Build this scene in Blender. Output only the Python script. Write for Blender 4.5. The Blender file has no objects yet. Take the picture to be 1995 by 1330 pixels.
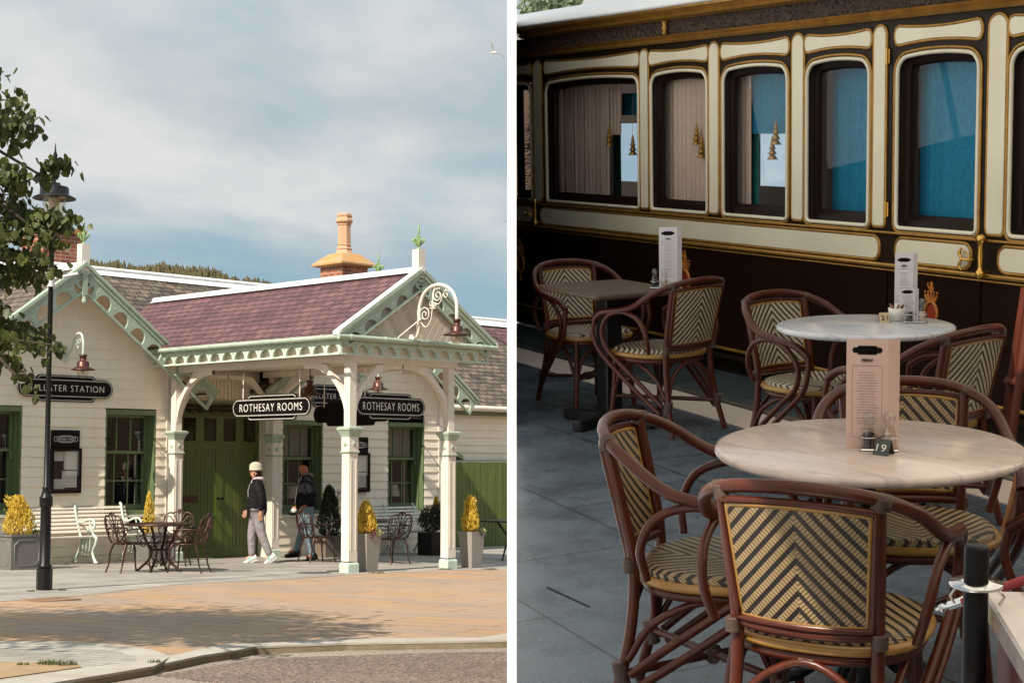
import bpy, bmesh, math, random
from mathutils import Vector, Matrix
random.seed(7)
S = bpy.context.scene
COL = S.collection
R = math.radians
# ------------------------------------------------------------------ camera
F, CX, CY, HC, HOR = 3100.0, 997.5, 665.0, 1.70, 900.0
TH = math.atan((HOR - CY) / F)
CAM = Vector((0, 0, HC))
cd = bpy.data.cameras.new('camera'); cam = bpy.data.objects.new('camera', cd); COL.objects.link(cam)
cam.location = CAM; cam.rotation_euler = (R(90) + TH, 0, 0)
cd.sensor_width = 36; cd.lens = 36 * F / 1995; cd.clip_end = 3000; cd.clip_start = 0.1
S.camera = cam
# ------------------------------------------------------------------ light
SUN_AZ, SUN_EL = (math.cos(R(59)), math.sin(R(59))), R(43)          # horizontal direction in which shadows fall
w = bpy.data.worlds.new('World'); S.world = w; w.use_nodes = True
def sky():
    nt = w.node_tree; N = nt.nodes; L = nt.links; N.clear()
    out = N.new('ShaderNodeOutputWorld'); bg = N.new('ShaderNodeBackground')
    st = N.new('ShaderNodeTexSky'); st.sky_type = 'NISHITA'; st.sun_disc = False
    st.sun_elevation = SUN_EL; st.sun_rotation = math.atan2(-SUN_AZ[0], -SUN_AZ[1])
    st.air_density = 1.0; st.dust_density = 2.0
    tc = N.new('ShaderNodeTexCoord'); sep = N.new('ShaderNodeSeparateXYZ'); L.new(tc.outputs['Generated'], sep.inputs[0])
    zz = N.new('ShaderNodeMath'); zz.operation = 'ADD'; zz.inputs[1].default_value = 0.12; L.new(sep.outputs[2], zz.inputs[0])
    zm = N.new('ShaderNodeMath'); zm.operation = 'MAXIMUM'; zm.inputs[1].default_value = 0.05; L.new(zz.outputs[0], zm.inputs[0])
    dv = N.new('ShaderNodeVectorMath'); dv.operation = 'DIVIDE'; cb = N.new('ShaderNodeCombineXYZ')
    for i in range(3): L.new(zm.outputs[0], cb.inputs[i])
    L.new(tc.outputs['Generated'], dv.inputs[0]); L.new(cb.outputs[0], dv.inputs[1])
    mp = N.new('ShaderNodeMapping'); mp.inputs['Scale'].default_value = (0.75, 0.5, 1); mp.inputs['Location'].default_value = (3.1, 1.7, 0)
    mp.inputs['Rotation'].default_value = (0, 0, R(8))
    L.new(dv.outputs[0], mp.inputs[0])
    n1 = N.new('ShaderNodeTexNoise'); n1.inputs['Scale'].default_value = 1.1; n1.inputs['Detail'].default_value = 9; n1.inputs['Roughness'].default_value = 0.56
    n1.inputs['Distortion'].default_value = 0.25
    L.new(mp.outputs[0], n1.inputs['Vector'])
    r1 = N.new('ShaderNodeValToRGB'); r1.color_ramp.elements[0].position = 0.40; r1.color_ramp.elements[1].position = 0.60
    L.new(n1.outputs[0], r1.inputs[0])
    n2 = N.new('ShaderNodeTexNoise'); n2.inputs['Scale'].default_value = 2.3; n2.inputs['Detail'].default_value = 5
    L.new(mp.outputs[0], n2.inputs['Vector'])
    cc = N.new('ShaderNodeValToRGB'); cc.color_ramp.elements[0].color = (4.0, 4.75, 5.2, 1); cc.color_ramp.elements[1].color = (6.7, 6.75, 6.65, 1)
    cc.color_ramp.elements[0].position = 0.36; cc.color_ramp.elements[1].position = 0.60
    L.new(n2.outputs[0], cc.inputs[0])
    # the blue between the clouds: Nishita, thinned by high haze
    hz = N.new('ShaderNodeMix'); hz.data_type = 'RGBA'; hz.inputs[0].default_value = 0.8
    L.new(st.outputs[0], hz.inputs[6]); hz.inputs[7].default_value = (2.6, 4.1, 5.0, 1)
    mx = N.new('ShaderNodeMix'); mx.data_type = 'RGBA'
    L.new(r1.outputs[0], mx.inputs[0]); L.new(hz.outputs[2], mx.inputs[6]); L.new(cc.outputs[0], mx.inputs[7])
    mr = N.new('ShaderNodeMapRange'); mr.inputs[1].default_value = .22; mr.inputs[2].default_value = .75; mr.inputs[3].default_value = 1.0; mr.inputs[4].default_value = 1.4
    L.new(sep.outputs[2], mr.inputs[0])                              # gain added above the view so the upper sky gives more fill
    ov = N.new('ShaderNodeVectorMath'); ov.operation = 'SCALE'; L.new(mx.outputs[2], ov.inputs[0]); L.new(mr.outputs[0], ov.inputs['Scale'])
    L.new(ov.outputs[0], bg.inputs[0]); bg.inputs[1].default_value = 0.088; L.new(bg.outputs[0], out.inputs[0])
sky()
sd = bpy.data.lights.new('sun', 'SUN'); sun = bpy.data.objects.new('sun', sd); COL.objects.link(sun)
sd.energy = 5.4; sd.angle = R(0.5); sd.color = (1.0, 0.90, 0.76)
c_ = math.cos(SUN_EL); sun.rotation_euler = Vector((SUN_AZ[0] * c_, SUN_AZ[1] * c_, -math.sin(SUN_EL))).to_track_quat('-Z', 'Y').to_euler()
vs = S.view_settings; vs.view_transform = 'Standard'; vs.look = 'None'; vs.exposure = 0.35; vs.gamma = 1
S.cycles.max_bounces = 8; S.cycles.transparent_max_bounces = 16; S.cycles.caustics_reflective = False; S.cycles.caustics_refractive = False
S.cycles.use_denoising = True
# ------------------------------------------------------------------ frames
RV, UV_, FV = Vector((1, 0, 0)), Vector((0, -math.sin(TH), math.cos(TH))), Vector((0, math.cos(TH), math.sin(TH)))
def ray(u, v): return FV * F + RV * (u - CX) + UV_ * (CY - v)
def hit(u, v, n, d):
    r = ray(u, v); return CAM + r * ((d - n.dot(CAM)) / n.dot(r))
YAW = R(47.32); EX = Vector((math.cos(YAW), math.sin(YAW), 0)); EY = Vector((-EX.y, EX.x, 0)); EZ = Vector((0, 0, 1))
O = hit(679, 1116, EZ, 0); SL = 0.02
FB = Matrix.Translation(O) @ Matrix.Rotation(YAW, 4, 'Z')       # station frame: x along the facade, y into the building
FBI = FB.inverted()
GN = EZ + EX * SL
def gz(a, b=0): return -SL * a
def G(u, v, dz=0):                                               # point of the paving under a pixel, station frame
    return FBI @ hit(u, v, GN, GN.dot(O) + dz)
def PB(u, v, b): return FBI @ hit(u, v, EY, EY.dot(O) + b)
def PA(u, v, a): return FBI @ hit(u, v, EX, EX.dot(O) + a)
# platform frame: x along the carriage towards the viewer, y towards the carriage, z up
HR, YCAR = 1.61, 5.565
V1 = Vector((-484 - CX, CY - 272, F)).normalized()
Yv = (F * F - 1481.5 * 452.5) / 393.0
V3 = Vector((452.5, -Yv, F)).normalized()
def c2w(v): return RV * v.x + UV_ * v.y + FV * v.z
RX, RZ = c2w(-V1), c2w(-V3)
RY = RZ.cross(RX)
FR = Matrix((RX.to_tuple(), RY.to_tuple(), RZ.to_tuple())).transposed().to_4x4()
FR.translation = CAM - RZ * HR
FRI = FR.inverted()
def GF(u, v, z=0): return FRI @ hit(u, v, RZ, RZ.dot(CAM) + z - HR)
def PC(u, v, y=YCAR): return FRI @ hit(u, v, RY, RY.dot(CAM) + y)
FWD = Matrix.Identity(4)
# ------------------------------------------------------------------ mesh helper
def spline(pts, n=6, closed=False):
    P = [Vector(p) for p in pts]; out = []; m = len(P)
    for i in range(m if closed else m - 1):
        p0 = P[(i - 1) % m] if closed or i > 0 else P[0] * 2 - P[1]
        p1 = P[i]; p2 = P[(i + 1) % m]
        p3 = P[(i + 2) % m] if closed or i + 2 < m else P[-1] * 2 - P[-2]
        for k in range(n):
            t = k / n
            out.append(0.5 * ((2 * p1) + (p2 - p0) * t + (2 * p0 - 5 * p1 + 4 * p2 - p3) * t * t + (3 * p1 - p0 - 3 * p2 + p3) * t ** 3))
    if not closed: out.append(P[-1])
    return out
class MB:
    def __init__(s): s.v = []; s.f = []; s.sm = []; s.M = None
    def add(s, vs, fs, smooth=False):
        b = len(s.v)
        s.v += [Vector(v) for v in vs] if s.M is None else [s.M @ Vector(v) for v in vs]
        s.f += [tuple(i + b for i in f) for f in fs]; s.sm += [smooth] * len(fs)
        return s
    def box(s, x0, y0, z0, x1, y1, z1):
        return s.add([(x0, y0, z0), (x1, y0, z0), (x1, y1, z0), (x0, y1, z0), (x0, y0, z1), (x1, y0, z1), (x1, y1, z1), (x0, y1, z1)],
                     [(3, 2, 1, 0), (4, 5, 6, 7), (0, 1, 5, 4), (1, 2, 6, 5), (2, 3, 7, 6), (3, 0, 4, 7)])
    def bbox(s, x0, y0, z0, x1, y1, z1, c=0.01):                  # box with chamfered vertical edges and top
        def ring(i, z): return [(x0 + i + c, y0 + i, z), (x1 - i - c, y0 + i, z), (x1 - i, y0 + i + c, z), (x1 - i, y1 - i - c, z), (x1 - i - c, y1 - i, z), (x0 + i + c, y1 - i, z), (x0 + i, y1 - i - c, z), (x0 + i, y0 + i + c, z)]
        return s.loft([ring(c * .7, z0), ring(0, z0 + c * .7), ring(0, z1 - c * .7), ring(c * .7, z1)], smooth=False)
    def loft(s, rings, caps=True, smooth=True, closed=True):
        n = len(rings[0]); vs = [p for r in rings for p in r]; fs = []
        for i in range(len(rings) - 1):
            for k in range(n if closed else n - 1):
                a = i * n + k; b = i * n + (k + 1) % n; fs.append((a, b, b + n, a + n))
        s.add(vs, fs, smooth)
        if caps:
            s.add(rings[0], [tuple(reversed(range(n)))]); s.add(rings[-1], [tuple(range(n))])
        return s
    def prism(s, poly, axis, d0, d1):                             # poly = 2D points; axis = the extrusion axis
        def m(p, d): return {'x': (d, p[0], p[1]), 'y': (p[0], d, p[1]), 'z': (p[0], p[1], d)}[axis]
        return s.loft([[m(p, d0) for p in poly], [m(p, d1) for p in poly]], smooth=False)
    def tube(s, pts, r, n=8, closed=False, caps=True, up=None):
        P = [Vector(p) for p in pts]; m = len(P); rr = r if isinstance(r, (list, tuple)) else [r] * m
        rings = []; nrm = None
        for i in range(m):
            t = (P[(i + 1) % m] - P[i - 1]) if closed else (P[min(i + 1, m - 1)] - P[max(i - 1, 0)])
            if t.length < 1e-9: t = Vector((0, 0, 1))
            t.normalize()
            if nrm is None:
                ref = Vector(up) if up else (Vector((0, 0, 1)) if abs(t.z) < .9 else Vector((1, 0, 0)))
                nrm = (ref - t * ref.dot(t)).normalized()
            else:
                nrm = (nrm - t * nrm.dot(t))
                nrm = nrm.normalized() if nrm.length > 1e-6 else t.orthogonal().normalized()
            bn = t.cross(nrm)
            rings.append([P[i] + (nrm * math.cos(2 * math.pi * k / n) + bn * math.sin(2 * math.pi * k / n)) * rr[i] for k in range(n)])
        if closed: rings.append(rings[0])
        return s.loft(rings, caps=caps and not closed)
    def curve(s, pts, r, n=8, k=6, closed=False):
        sp = spline(pts, k, closed)
        if isinstance(r, (list, tuple)):
            q = []; m = len(pts)
            for i in range(len(sp)):
                t = i / (len(sp) - 1) * (m - 1); j = min(int(t), m - 2); q.append(r[j] + (r[j + 1] - r[j]) * (t - j))
            r = q
        return s.tube(sp, r, n, closed)
    def lathe(s, prof, c=(0, 0, 0), n=20, a0=0, smooth=True):     # prof: (radius, z)
        rings = [[(c[0] + r * math.cos(a0 + 2 * math.pi * k / n), c[1] + r * math.sin(a0 + 2 * math.pi * k / n), c[2] + z) for k in range(n)] for r, z in prof]
        return s.loft(rings, caps=True, smooth=smooth)
    def ball(s, c, r, n=10, m=6):
        rx, ry, rz = r if isinstance(r, (list, tuple)) else (r, r, r)
        rings = []
        for i in range(m + 1):
            t = -math.pi / 2 + math.pi * i / m; q = max(math.cos(t), .02)
            rings.append([(c[0] + rx * q * math.cos(2 * math.pi * k / n), c[1] + ry * q * math.sin(2 * math.pi * k / n), c[2] + rz * math.sin(t)) for k in range(n)])
        return s.loft(rings)
    def build(s, name, mat, parent=None, off=None, frame=None, rz=0, uv=None):
        """one mesh object; off = the point (in the frame) its coordinates are measured from"""
        if parent is not None and off is None: off = OFF.get(parent.name, (0, 0, 0))
        off = Vector(off or (0, 0, 0))
        me = bpy.data.meshes.new(name)
        me.from_pydata([v - off for v in s.v], [], s.f)
        me.polygons.foreach_set('use_smooth', s.sm)
        ul = me.uv_layers.new(name='uv')
        for p in me.polygons:
            n = p.normal
            t = Vector((-n.y, n.x, 0)) if abs(n.z) < .98 else Vector((1, 0, 0))
            t.normalize(); b = n.cross(t)
            if abs(n.z) >= .98: b = Vector((0, 1, 0))
            for li in p.loop_indices:
                co = me.vertices[me.loops[li].vertex_index].co + off
                ul.data[li].uv = uv(co) if uv else (co.dot(t), co.dot(b))
        me.materials.append(mat)
        o = bpy.data.objects.new(name, me); COL.objects.link(o)
        if parent is not None: o.parent = parent
        else: o.matrix_world = (frame or FWD) @ Matrix.Translation(off) @ Matrix.Rotation(rz, 4, 'Z')
        OFF[o.name] = off
        return o
OFF = {}
def tag(o, label=None, cat=None, group=None, kind=None):
    if label: o['label'] = label
    if cat: o['category'] = cat
    if group: o['group'] = group
    if kind: o['kind'] = kind
    return o
def thing(name, label, cat, frame, loc=(0, 0, 0), rz=0, group=None, local=False):
    o = bpy.data.objects.new(name, None); COL.objects.link(o); o.empty_display_size = .2
    o.matrix_world = frame @ Matrix.Translation(Vector(loc)) @ Matrix.Rotation(rz, 4, 'Z')
    OFF[o.name] = Vector((0, 0, 0)) if local else Vector(loc)
    return tag(o, label, cat, group)
def place(o, frame, loc, rz=0): o.matrix_world = frame @ Matrix.Translation(Vector(loc)) @ Matrix.Rotation(rz, 4, 'Z')
def dup(root, frame, loc, rz=0, label=None, group=None, cat=None):
    def cp(o, par):
        c = o.copy(); COL.objects.link(c); OFF[c.name] = OFF.get(o.name, Vector())
        if par is not None: c.parent = par
        for ch in list(o.children): cp(ch, c)
        return c
    r = cp(root, None); place(r, frame, loc, rz)
    return tag(r, label, cat, group)
def struct(o): o['kind'] = 'structure'; return o
# ------------------------------------------------------------------ materials
def newmat(name):
    m = bpy.data.materials.new(name); m.use_nodes = True; nt = m.node_tree
    return m, nt.nodes, nt.links, nt.nodes['Principled BSDF']
def coords(N, L, kind='Object', scale=(1, 1, 1), rot=0):
    tc = N.new('ShaderNodeTexCoord'); mp = N.new('ShaderNodeMapping'); mp.inputs['Scale'].default_value = scale; mp.inputs['Rotation'].default_value = (0, 0, rot)
    L.new(tc.outputs[kind], mp.inputs[0]); return mp.outputs[0]
def mixc(N, L, a, b, f, mode='MIX'):
    m = N.new('ShaderNodeMix'); m.data_type = 'RGBA'; m.blend_type = mode
    for s, x in ((0, f), (6, a), (7, b)):
        if hasattr(x, 'links'): L.new(x, m.inputs[s])
        elif s == 0: m.inputs[0].default_value = x
        else: m.inputs[s].default_value = tuple(x) + ((1,) if len(x) == 3 else ())
    return m.outputs[2]
def math_(N, L, op, a, b=None):
    m = N.new('ShaderNodeMath'); m.operation = op
    for i, x in enumerate((a, b)):
        if x is None: continue
        if hasattr(x, 'links'): L.new(x, m.inputs[i])
        else: m.inputs[i].default_value = x
    return m.outputs[0]
def noise(N, L, vec, sc, det=4, rough=.55):
    n = N.new('ShaderNodeTexNoise'); n.inputs['Scale'].default_value = sc; n.inputs['Detail'].default_value = det; n.inputs['Roughness'].default_value = rough
    if vec is not None: L.new(vec, n.inputs['Vector'])
    return n.outputs[0]
def ramp(N, L, x, stops):
    r = N.new('ShaderNodeValToRGB'); L.new(x, r.inputs[0]); e = r.color_ramp.elements
    while len(e) < len(stops): e.new(.5)
    for i, (p, c) in enumerate(stops):
        e[i].position = p; e[i].color = (c, c, c, 1) if not hasattr(c, '__len__') else tuple(c) + (1,)
    return r.outputs[0]
def bump(N, L, h, bs, st=.3, dist=.01):
    b = N.new('ShaderNodeBump'); b.inputs['Strength'].default_value = st; b.inputs['Distance'].default_value = dist
    L.new(h, b.inputs['Height']); L.new(b.outputs[0], bs.inputs['Normal'])
def paint(name, c, rough=.5, metal=0, var=.12, sc=3, bs=40, bst=.15, stain=None, coat=0, spec=None, streak=0, bd=.004):
    m, N, L, P = newmat(name)
    v = coords(N, L)
    n = noise(N, L, v, sc, 5)
    c2 = stain or tuple(x * (1 - var * 2.2) for x in c)
    k = ramp(N, L, n, ((.35, 0), (.75, 1)))
    col = mixc(N, L, c, c2, math_(N, L, 'MULTIPLY', k, .5 if stain is None else .7))
    if streak:
        v2 = coords(N, L, 'Object', (3.1, 3.1, .35)); k2 = ramp(N, L, noise(N, L, v2, 2.2, 6, .65), ((.40, 1 - streak), (.62, 1)))
        v3 = coords(N, L, 'Object', (1, 1, 1)); k3 = ramp(N, L, noise(N, L, v3, 24, 4, .7), ((.30, 1 - streak * 1.5), (.42, 1)))
        col = mixc(N, L, col, k2, 1, 'MULTIPLY'); col = mixc(N, L, col, k3, 1, 'MULTIPLY')
    L.new(col, P.inputs['Base Color'])
    P.inputs['Roughness'].default_value = rough; P.inputs['Metallic'].default_value = metal
    if coat: P.inputs['Coat Weight'].default_value = coat; P.inputs['Coat Roughness'].default_value = .12
    if spec is not None: P.inputs['Specular IOR Level'].default_value = spec
    bump(N, L, noise(N, L, v, bs, 3), P, bst, bd)
    return m
def brick(name, c1, c2, cm, w, h, mort=.008, off=.5, rot=0, kind='UV', var=.3, vsc=1.5, rough=.85, bst=.6, saw=False, c3=None, scale=(1, 1, 1), bd=.01):
    m, N, L, P = newmat(name)
    v = coords(N, L, kind, scale, rot)
    b = N.new('ShaderNodeTexBrick'); b.offset = off; b.inputs['Scale'].default_value = 1
    b.inputs['Brick Width'].default_value = w; b.inputs['Row Height'].default_value = h; b.inputs['Mortar Size'].default_value = mort
    b.inputs['Mortar Smooth'].default_value = .3; b.inputs['Bias'].default_value = 0
    b.inputs['Color1'].default_value = tuple(c1) + (1,); b.inputs['Color2'].default_value = tuple(c2) + (1,); b.inputs['Mortar'].default_value = tuple(cm) + (1,)
    L.new(v, b.inputs['Vector'])
    col = b.outputs[0]
    if c3:
        k = ramp(N, L, noise(N, L, v, vsc * 2.2, 3), ((.52, 0), (.68, 1)))
        inv = math_(N, L, 'SUBTRACT', 1, b.outputs[1])
        col = mixc(N, L, col, c3, math_(N, L, 'MULTIPLY', math_(N, L, 'MULTIPLY', k, .7), inv))
    n1 = noise(N, L, v, vsc, 4); dk = ramp(N, L, n1, ((.3, 1 - var), (.7, 1 + var * .4)))
    col = mixc(N, L, col, dk, 1.0, 'MULTIPLY')
    n2 = noise(N, L, v, 60, 3); col = mixc(N, L, col, ramp(N, L, n2, ((.3, .86), (.7, 1.1))), 1.0, 'MULTIPLY')
    L.new(col, P.inputs['Base Color']); P.inputs['Roughness'].default_value = rough
    ht = math_(N, L, 'MULTIPLY', b.outputs[1], -1.0)
    if saw:
        sp = N.new('ShaderNodeSeparateXYZ'); L.new(v, sp.inputs[0])
        fr = math_(N, L, 'FRACT', math_(N, L, 'DIVIDE', sp.outputs[1], h))
        ht = math_(N, L, 'ADD', ht, math_(N, L, 'MULTIPLY', math_(N, L, 'SUBTRACT', 1, fr), .9))
    ht = math_(N, L, 'ADD', ht, math_(N, L, 'MULTIPLY', n2, .25))
    bump(N, L, ht, P, bst, bd)
    return m
def weave(name, light, dark, freq=22, v0=0.0):
    """chevron cane work: diagonal stripes mirrored about the middle, with a fine strand relief"""
    m, N, L, P = newmat(name)
    v = coords(N, L, 'UV'); sp = N.new('ShaderNodeSeparateXYZ'); L.new(v, sp.inputs[0])
    ax = math_(N, L, 'ABSOLUTE', sp.outputs[0])
    s = math_(N, L, 'ADD', math_(N, L, 'MULTIPLY', ax, 1.15), sp.outputs[1])
    fr = math_(N, L, 'FRACT', math_(N, L, 'MULTIPLY', s, freq))
    st = ramp(N, L, fr, ((.0, 0), (.06, 1), (.58, 1), (.66, 0)))
    d = math_(N, L, 'SUBTRACT', math_(N, L, 'MULTIPLY', ax, 1.0), sp.outputs[1])
    strand = math_(N, L, 'SINE', math_(N, L, 'MULTIPLY', d, 520))
    k = ramp(N, L, strand, ((.0, .35), (.7, 1)))
    col = mixc(N, L, mixc(N, L, dark, light, st), k, .75, 'MULTIPLY')
    col = mixc(N, L, col, ramp(N, L, noise(N, L, v, 9, 3), ((.3, .75), (.7, 1.1))), .8, 'MULTIPLY')
    L.new(col, P.inputs['Base Color']); P.inputs['Roughness'].default_value = .42
    bump(N, L, math_(N, L, 'ADD', st, math_(N, L, 'MULTIPLY', strand, .3)), P, .6, .003)
    return m
def glass(name, tint=(1, 1, 1), dark=0.0, rough=.02, f=.05):
    m, N, L, P = newmat(name); N.remove(P)
    out = [n for n in N if n.type == 'OUTPUT_MATERIAL'][0]
    tr = N.new('ShaderNodeBsdfTransparent'); tr.inputs[0].default_value = tuple(tint) + (1,)
    gl = N.new('ShaderNodeBsdfGlossy'); gl.inputs['Roughness'].default_value = rough
    ge = N.new('ShaderNodeNewGeometry'); dt = N.new('ShaderNodeVectorMath'); dt.operation = 'DOT_PRODUCT'; L.new(ge.outputs['Normal'], dt.inputs[0]); L.new(ge.outputs['Incoming'], dt.inputs[1])
    fr_ = math_(N, L, 'MULTIPLY', math_(N, L, 'POWER', math_(N, L, 'SUBTRACT', 1.0, math_(N, L, 'ABSOLUTE', dt.outputs['Value'])), 5.0), .96)
    mx = N.new('ShaderNodeMixShader'); L.new(math_(N, L, 'ADD', fr_, f), mx.inputs[0])
    L.new(tr.outputs[0], mx.inputs[1]); L.new(gl.outputs[0], mx.inputs[2]); L.new(mx.outputs[0], out.inputs[0])
    return m
def marble(name, c, vein):
    m, N, L, P = newmat(name)
    v = coords(N, L, 'Object', (1, 3.2, 1), R(35))
    n = noise(N, L, v, 5, 9, .68); nn = N.nodes if False else None
    w1 = N.new('ShaderNodeTexWave'); w1.inputs['Scale'].default_value = 1.6; w1.inputs['Distortion'].default_value = 9; w1.inputs['Detail'].default_value = 6; w1.inputs['Detail Scale'].default_value = 2.2
    L.new(v, w1.inputs['Vector'])
    k = math_(N, L, 'MULTIPLY', ramp(N, L, w1.outputs[1], ((.0, 1), (.28, 0))), ramp(N, L, n, ((.42, 0), (.62, 1))))
    col = mixc(N, L, c, vein, k); col = mixc(N, L, col, ramp(N, L, n, ((.3, .82), (.7, 1.03))), 1.0, 'MULTIPLY')
    L.new(col, P.inputs['Base Color']); P.inputs['Roughness'].default_value = .16; P.inputs['Specular IOR Level'].default_value = .5
    return m
def leafmat(name, c1, c2, tr=.35, rough=.5):
    m, N, L, P = newmat(name); out = [n for n in N if n.type == 'OUTPUT_MATERIAL'][0]
    g = N.new('ShaderNodeNewGeometry')
    col = mixc(N, L, c1, c2, g.outputs['Random Per Island'])
    L.new(col, P.inputs['Base Color']); P.inputs['Roughness'].default_value = rough
    t = N.new('ShaderNodeBsdfTranslucent'); L.new(col, t.inputs[0])
    mx = N.new('ShaderNodeMixShader'); mx.inputs[0].default_value = tr
    L.new(P.outputs[0], mx.inputs[1]); L.new(t.outputs[0], mx.inputs[2]); L.new(mx.outputs[0], out.inputs[0])
    return m
M = {}
M['cream'] = paint('cream_paint', (.91, .81, .67), .55, var=.05, sc=1.2, stain=(.80, .68, .52), bs=25, streak=.045)
M['creamw'] = paint('white_cream_paint', (.80, .745, .66), .5, var=.05, stain=(.70, .61, .49), sc=2, streak=.10)
M['mint'] = paint('mint_paint', (.43, .52, .42), .5, var=.08, stain=(.33, .40, .30), sc=2, streak=.16)
M['mintl'] = paint('pale_mint_paint', (.60, .70, .59), .5, var=.05, stain=(.42, .56, .46), sc=6, streak=.12)
M['green'] = paint('sage_green_paint', (.135, .185, .085), .5, var=.1, sc=3, streak=.15)
M['door'] = paint('door_green_paint', (.095, .125, .022), .42, var=.1, sc=2, streak=.15)
M['fence'] = paint('fence_green_paint', (.14, .185, .045), .6, var=.2, sc=4, streak=.25)
M['wridge'] = paint('ridge_white_paint', (.74, .74, .73), .5, var=.15, stain=(.5, .5, .5), sc=5)
M['slate'] = brick('brown_grey_slate', (.070, .052, .042), (.185, .138, .105), (.012, .010, .008), .26, .165, .013, var=.35, vsc=2.5, bst=.9, saw=True, c3=(.30, .22, .15), bd=.02)  # near-black joints also paint the shadow under each slate lap
M['slatep'] = brick('purple_slate', (.095, .040, .042), (.185, .085, .084), (.018, .008, .009), .24, .17, .013, var=.2, vsc=1.2, bst=.9, saw=True, bd=.02, rough=.7)  # joints darkened the same way, lap shadow put into the colour
M['brick'] = brick('red_brick', (.40, .115, .055), (.27, .075, .04), (.42, .33, .26), .22, .075, .011, var=.35, vsc=4, bst=.5, c3=(.5, .24, .13))
M['clay'] = paint('buff_clay', (.56, .33, .20), .7, stain=(.5, .3, .17), sc=4)
M['lichen'] = paint('lichen_stone', (.48, .24, .07), .9, stain=(.40, .31, .22), sc=6, bs=30, bst=.5)
M['fgreen'] = paint('finial_green', (.28, .42, .17), .5)
M['copper'] = paint('copper', (.085, .034, .028), .4, metal=.55, stain=(.12, .05, .04), sc=9)
M['bulb'] = glass('lamp_glass', (.93, .88, .8), f=.12)
M['opal'] = paint('opal_glass', (.75, .66, .52), .25, bst=0)
M['black'] = paint('black_paint', (.008, .007, .007), .4, var=.2, spec=.3)
M['signb'] = paint('sign_black', (.006, .004, .004), .5, var=.1, spec=.15)
M['signw'] = paint('sign_white', (.80, .76, .70), .5, var=.04)
M['paper'] = paint('paper', (.72, .70, .66), .8, var=.1)
M['lead'] = paint('lead_grey', (.165, .150, .138), .6, metal=.2, stain=(.19, .18, .17), sc=5)
M['pot'] = paint('grey_fibre_pot', (.30, .275, .25), .8, stain=(.24, .215, .19), sc=3, bs=60, bst=.4)
M['iron'] = paint('bronze_iron', (.032, .015, .011), .36, metal=.5, stain=(.14, .06, .04), sc=18)
M['mahog'] = paint('mahogany', (.10, .020, .010), .22, var=.25, sc=8, coat=.5, bst=.03)
M['rattan'] = paint('varnished_rattan', (.080, .0165, .007), .30, var=.3, sc=22, stain=(.035, .008, .004), bst=.1, spec=.32)
M['bind'] = paint('binding_cane', (.075, .045, .032), .5, bs=250, bst=.6, sc=30)
M['gcane'] = paint('golden_cane', (.33, .17, .035), .38, sc=20, coat=.2)
M['weave'] = weave('cane_chevron', (.64, .53, .37), (.040, .022, .013), 29)
M['weave_shaded'] = weave('golden_chevron_shaded', (.42, .29, .145), (.018, .010, .007), 25)  # golden cane darkened to paint the shade on the backlit near chairs
M['marble'] = marble('pink_white_marble', (.60, .49, .44), (.42, .34, .32))
M['marbleg'] = marble('grey_white_marble', (.58, .58, .60), (.36, .36, .40))
M['wenge'] = paint('dark_tabletop', (.085, .052, .034), .45, sc=20, spec=.2)
M['iron_blk'] = paint('black_iron', (.006, .006, .007), .45, spec=.2)
M['ccream'] = paint('carriage_cream', (.86, .79, .62), .3, var=.05, sc=1.5, stain=(.66, .58, .43), coat=.15, bst=.05, bs=8)
M['claret'] = paint('carriage_claret', (.017, .0075, .005), .3, var=.2, sc=2, bst=.02, spec=.12)
M['cdark'] = paint('carriage_dark_trim', (.026, .016, .009), .4, var=.3, sc=6, spec=.12)
M['gold'] = paint('gold_leaf', (.50, .27, .06), .33, metal=.55, sc=14, stain=(.22, .10, .025))
M['brass'] = paint('brass', (.70, .42, .10), .2, metal=.9)
M['mahw'] = paint('window_mahogany', (.014, .006, .004), .4, spec=.12)
M['croof'] = paint('carriage_roof_white', (.80, .81, .82), .5, var=.03)
M['glassc'] = glass('carriage_glass', (.97, .97, .98), f=.04)
M['glassw'] = glass('window_glass', (.85, .85, .83), f=.10)
M['clear'] = glass('clear_glass', (.93, .93, .92), f=.10)
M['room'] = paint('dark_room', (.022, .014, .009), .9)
M['shade'] = paint('pleated_shade', (.70, .62, .47), .8)
def pleat(name, c1, c2, fq=45, tr=.0):
    m, N, L, P = newmat(name); v = coords(N, L, 'UV'); sp = N.new('ShaderNodeSeparateXYZ'); L.new(v, sp.inputs[0])
    n = noise(N, L, v, 3, 2)
    s = math_(N, L, 'SINE', math_(N, L, 'ADD', math_(N, L, 'MULTIPLY', sp.outputs[0], fq), math_(N, L, 'MULTIPLY', n, 4)))
    L.new(mixc(N, L, c1, c2, ramp(N, L, noise(N, L, v, 30, 2), ((.3, 0), (.7, 1)))), P.inputs['Base Color']); P.inputs['Roughness'].default_value = .8
    bump(N, L, s, P, .4, .006); return m
M['bluec'] = pleat('blue_curtain', (.004, .17, .31), (.008, .24, .40), 90)
M['beigec'] = pleat('beige_curtain', (.70, .53, .43), (.62, .46, .37), 150)
M['leaf'] = leafmat('lime_leaf', (.040, .054, .013), (.115, .135, .034), .3, .5)
M['bark'] = paint('bark', (.07, .05, .035), .9, bs=30, bst=.8)
M['goldl'] = leafmat('golden_conifer', (.55, .36, .04), (.85, .66, .12), .25, .6)
M['darkl'] = leafmat('dark_conifer', (.018, .03, .010), (.05, .06, .02), .15, .6)
M['heath'] = leafmat('dark_heather', (.02, .02, .012), (.05, .04, .02), .15, .7)
M['flw'] = leafmat('cream_flower', (.65, .62, .40), (.30, .36, .10), .2)
M['flr'] = leafmat('red_flower', (.30, .02, .03), (.12, .02, .06), .2)
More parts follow.
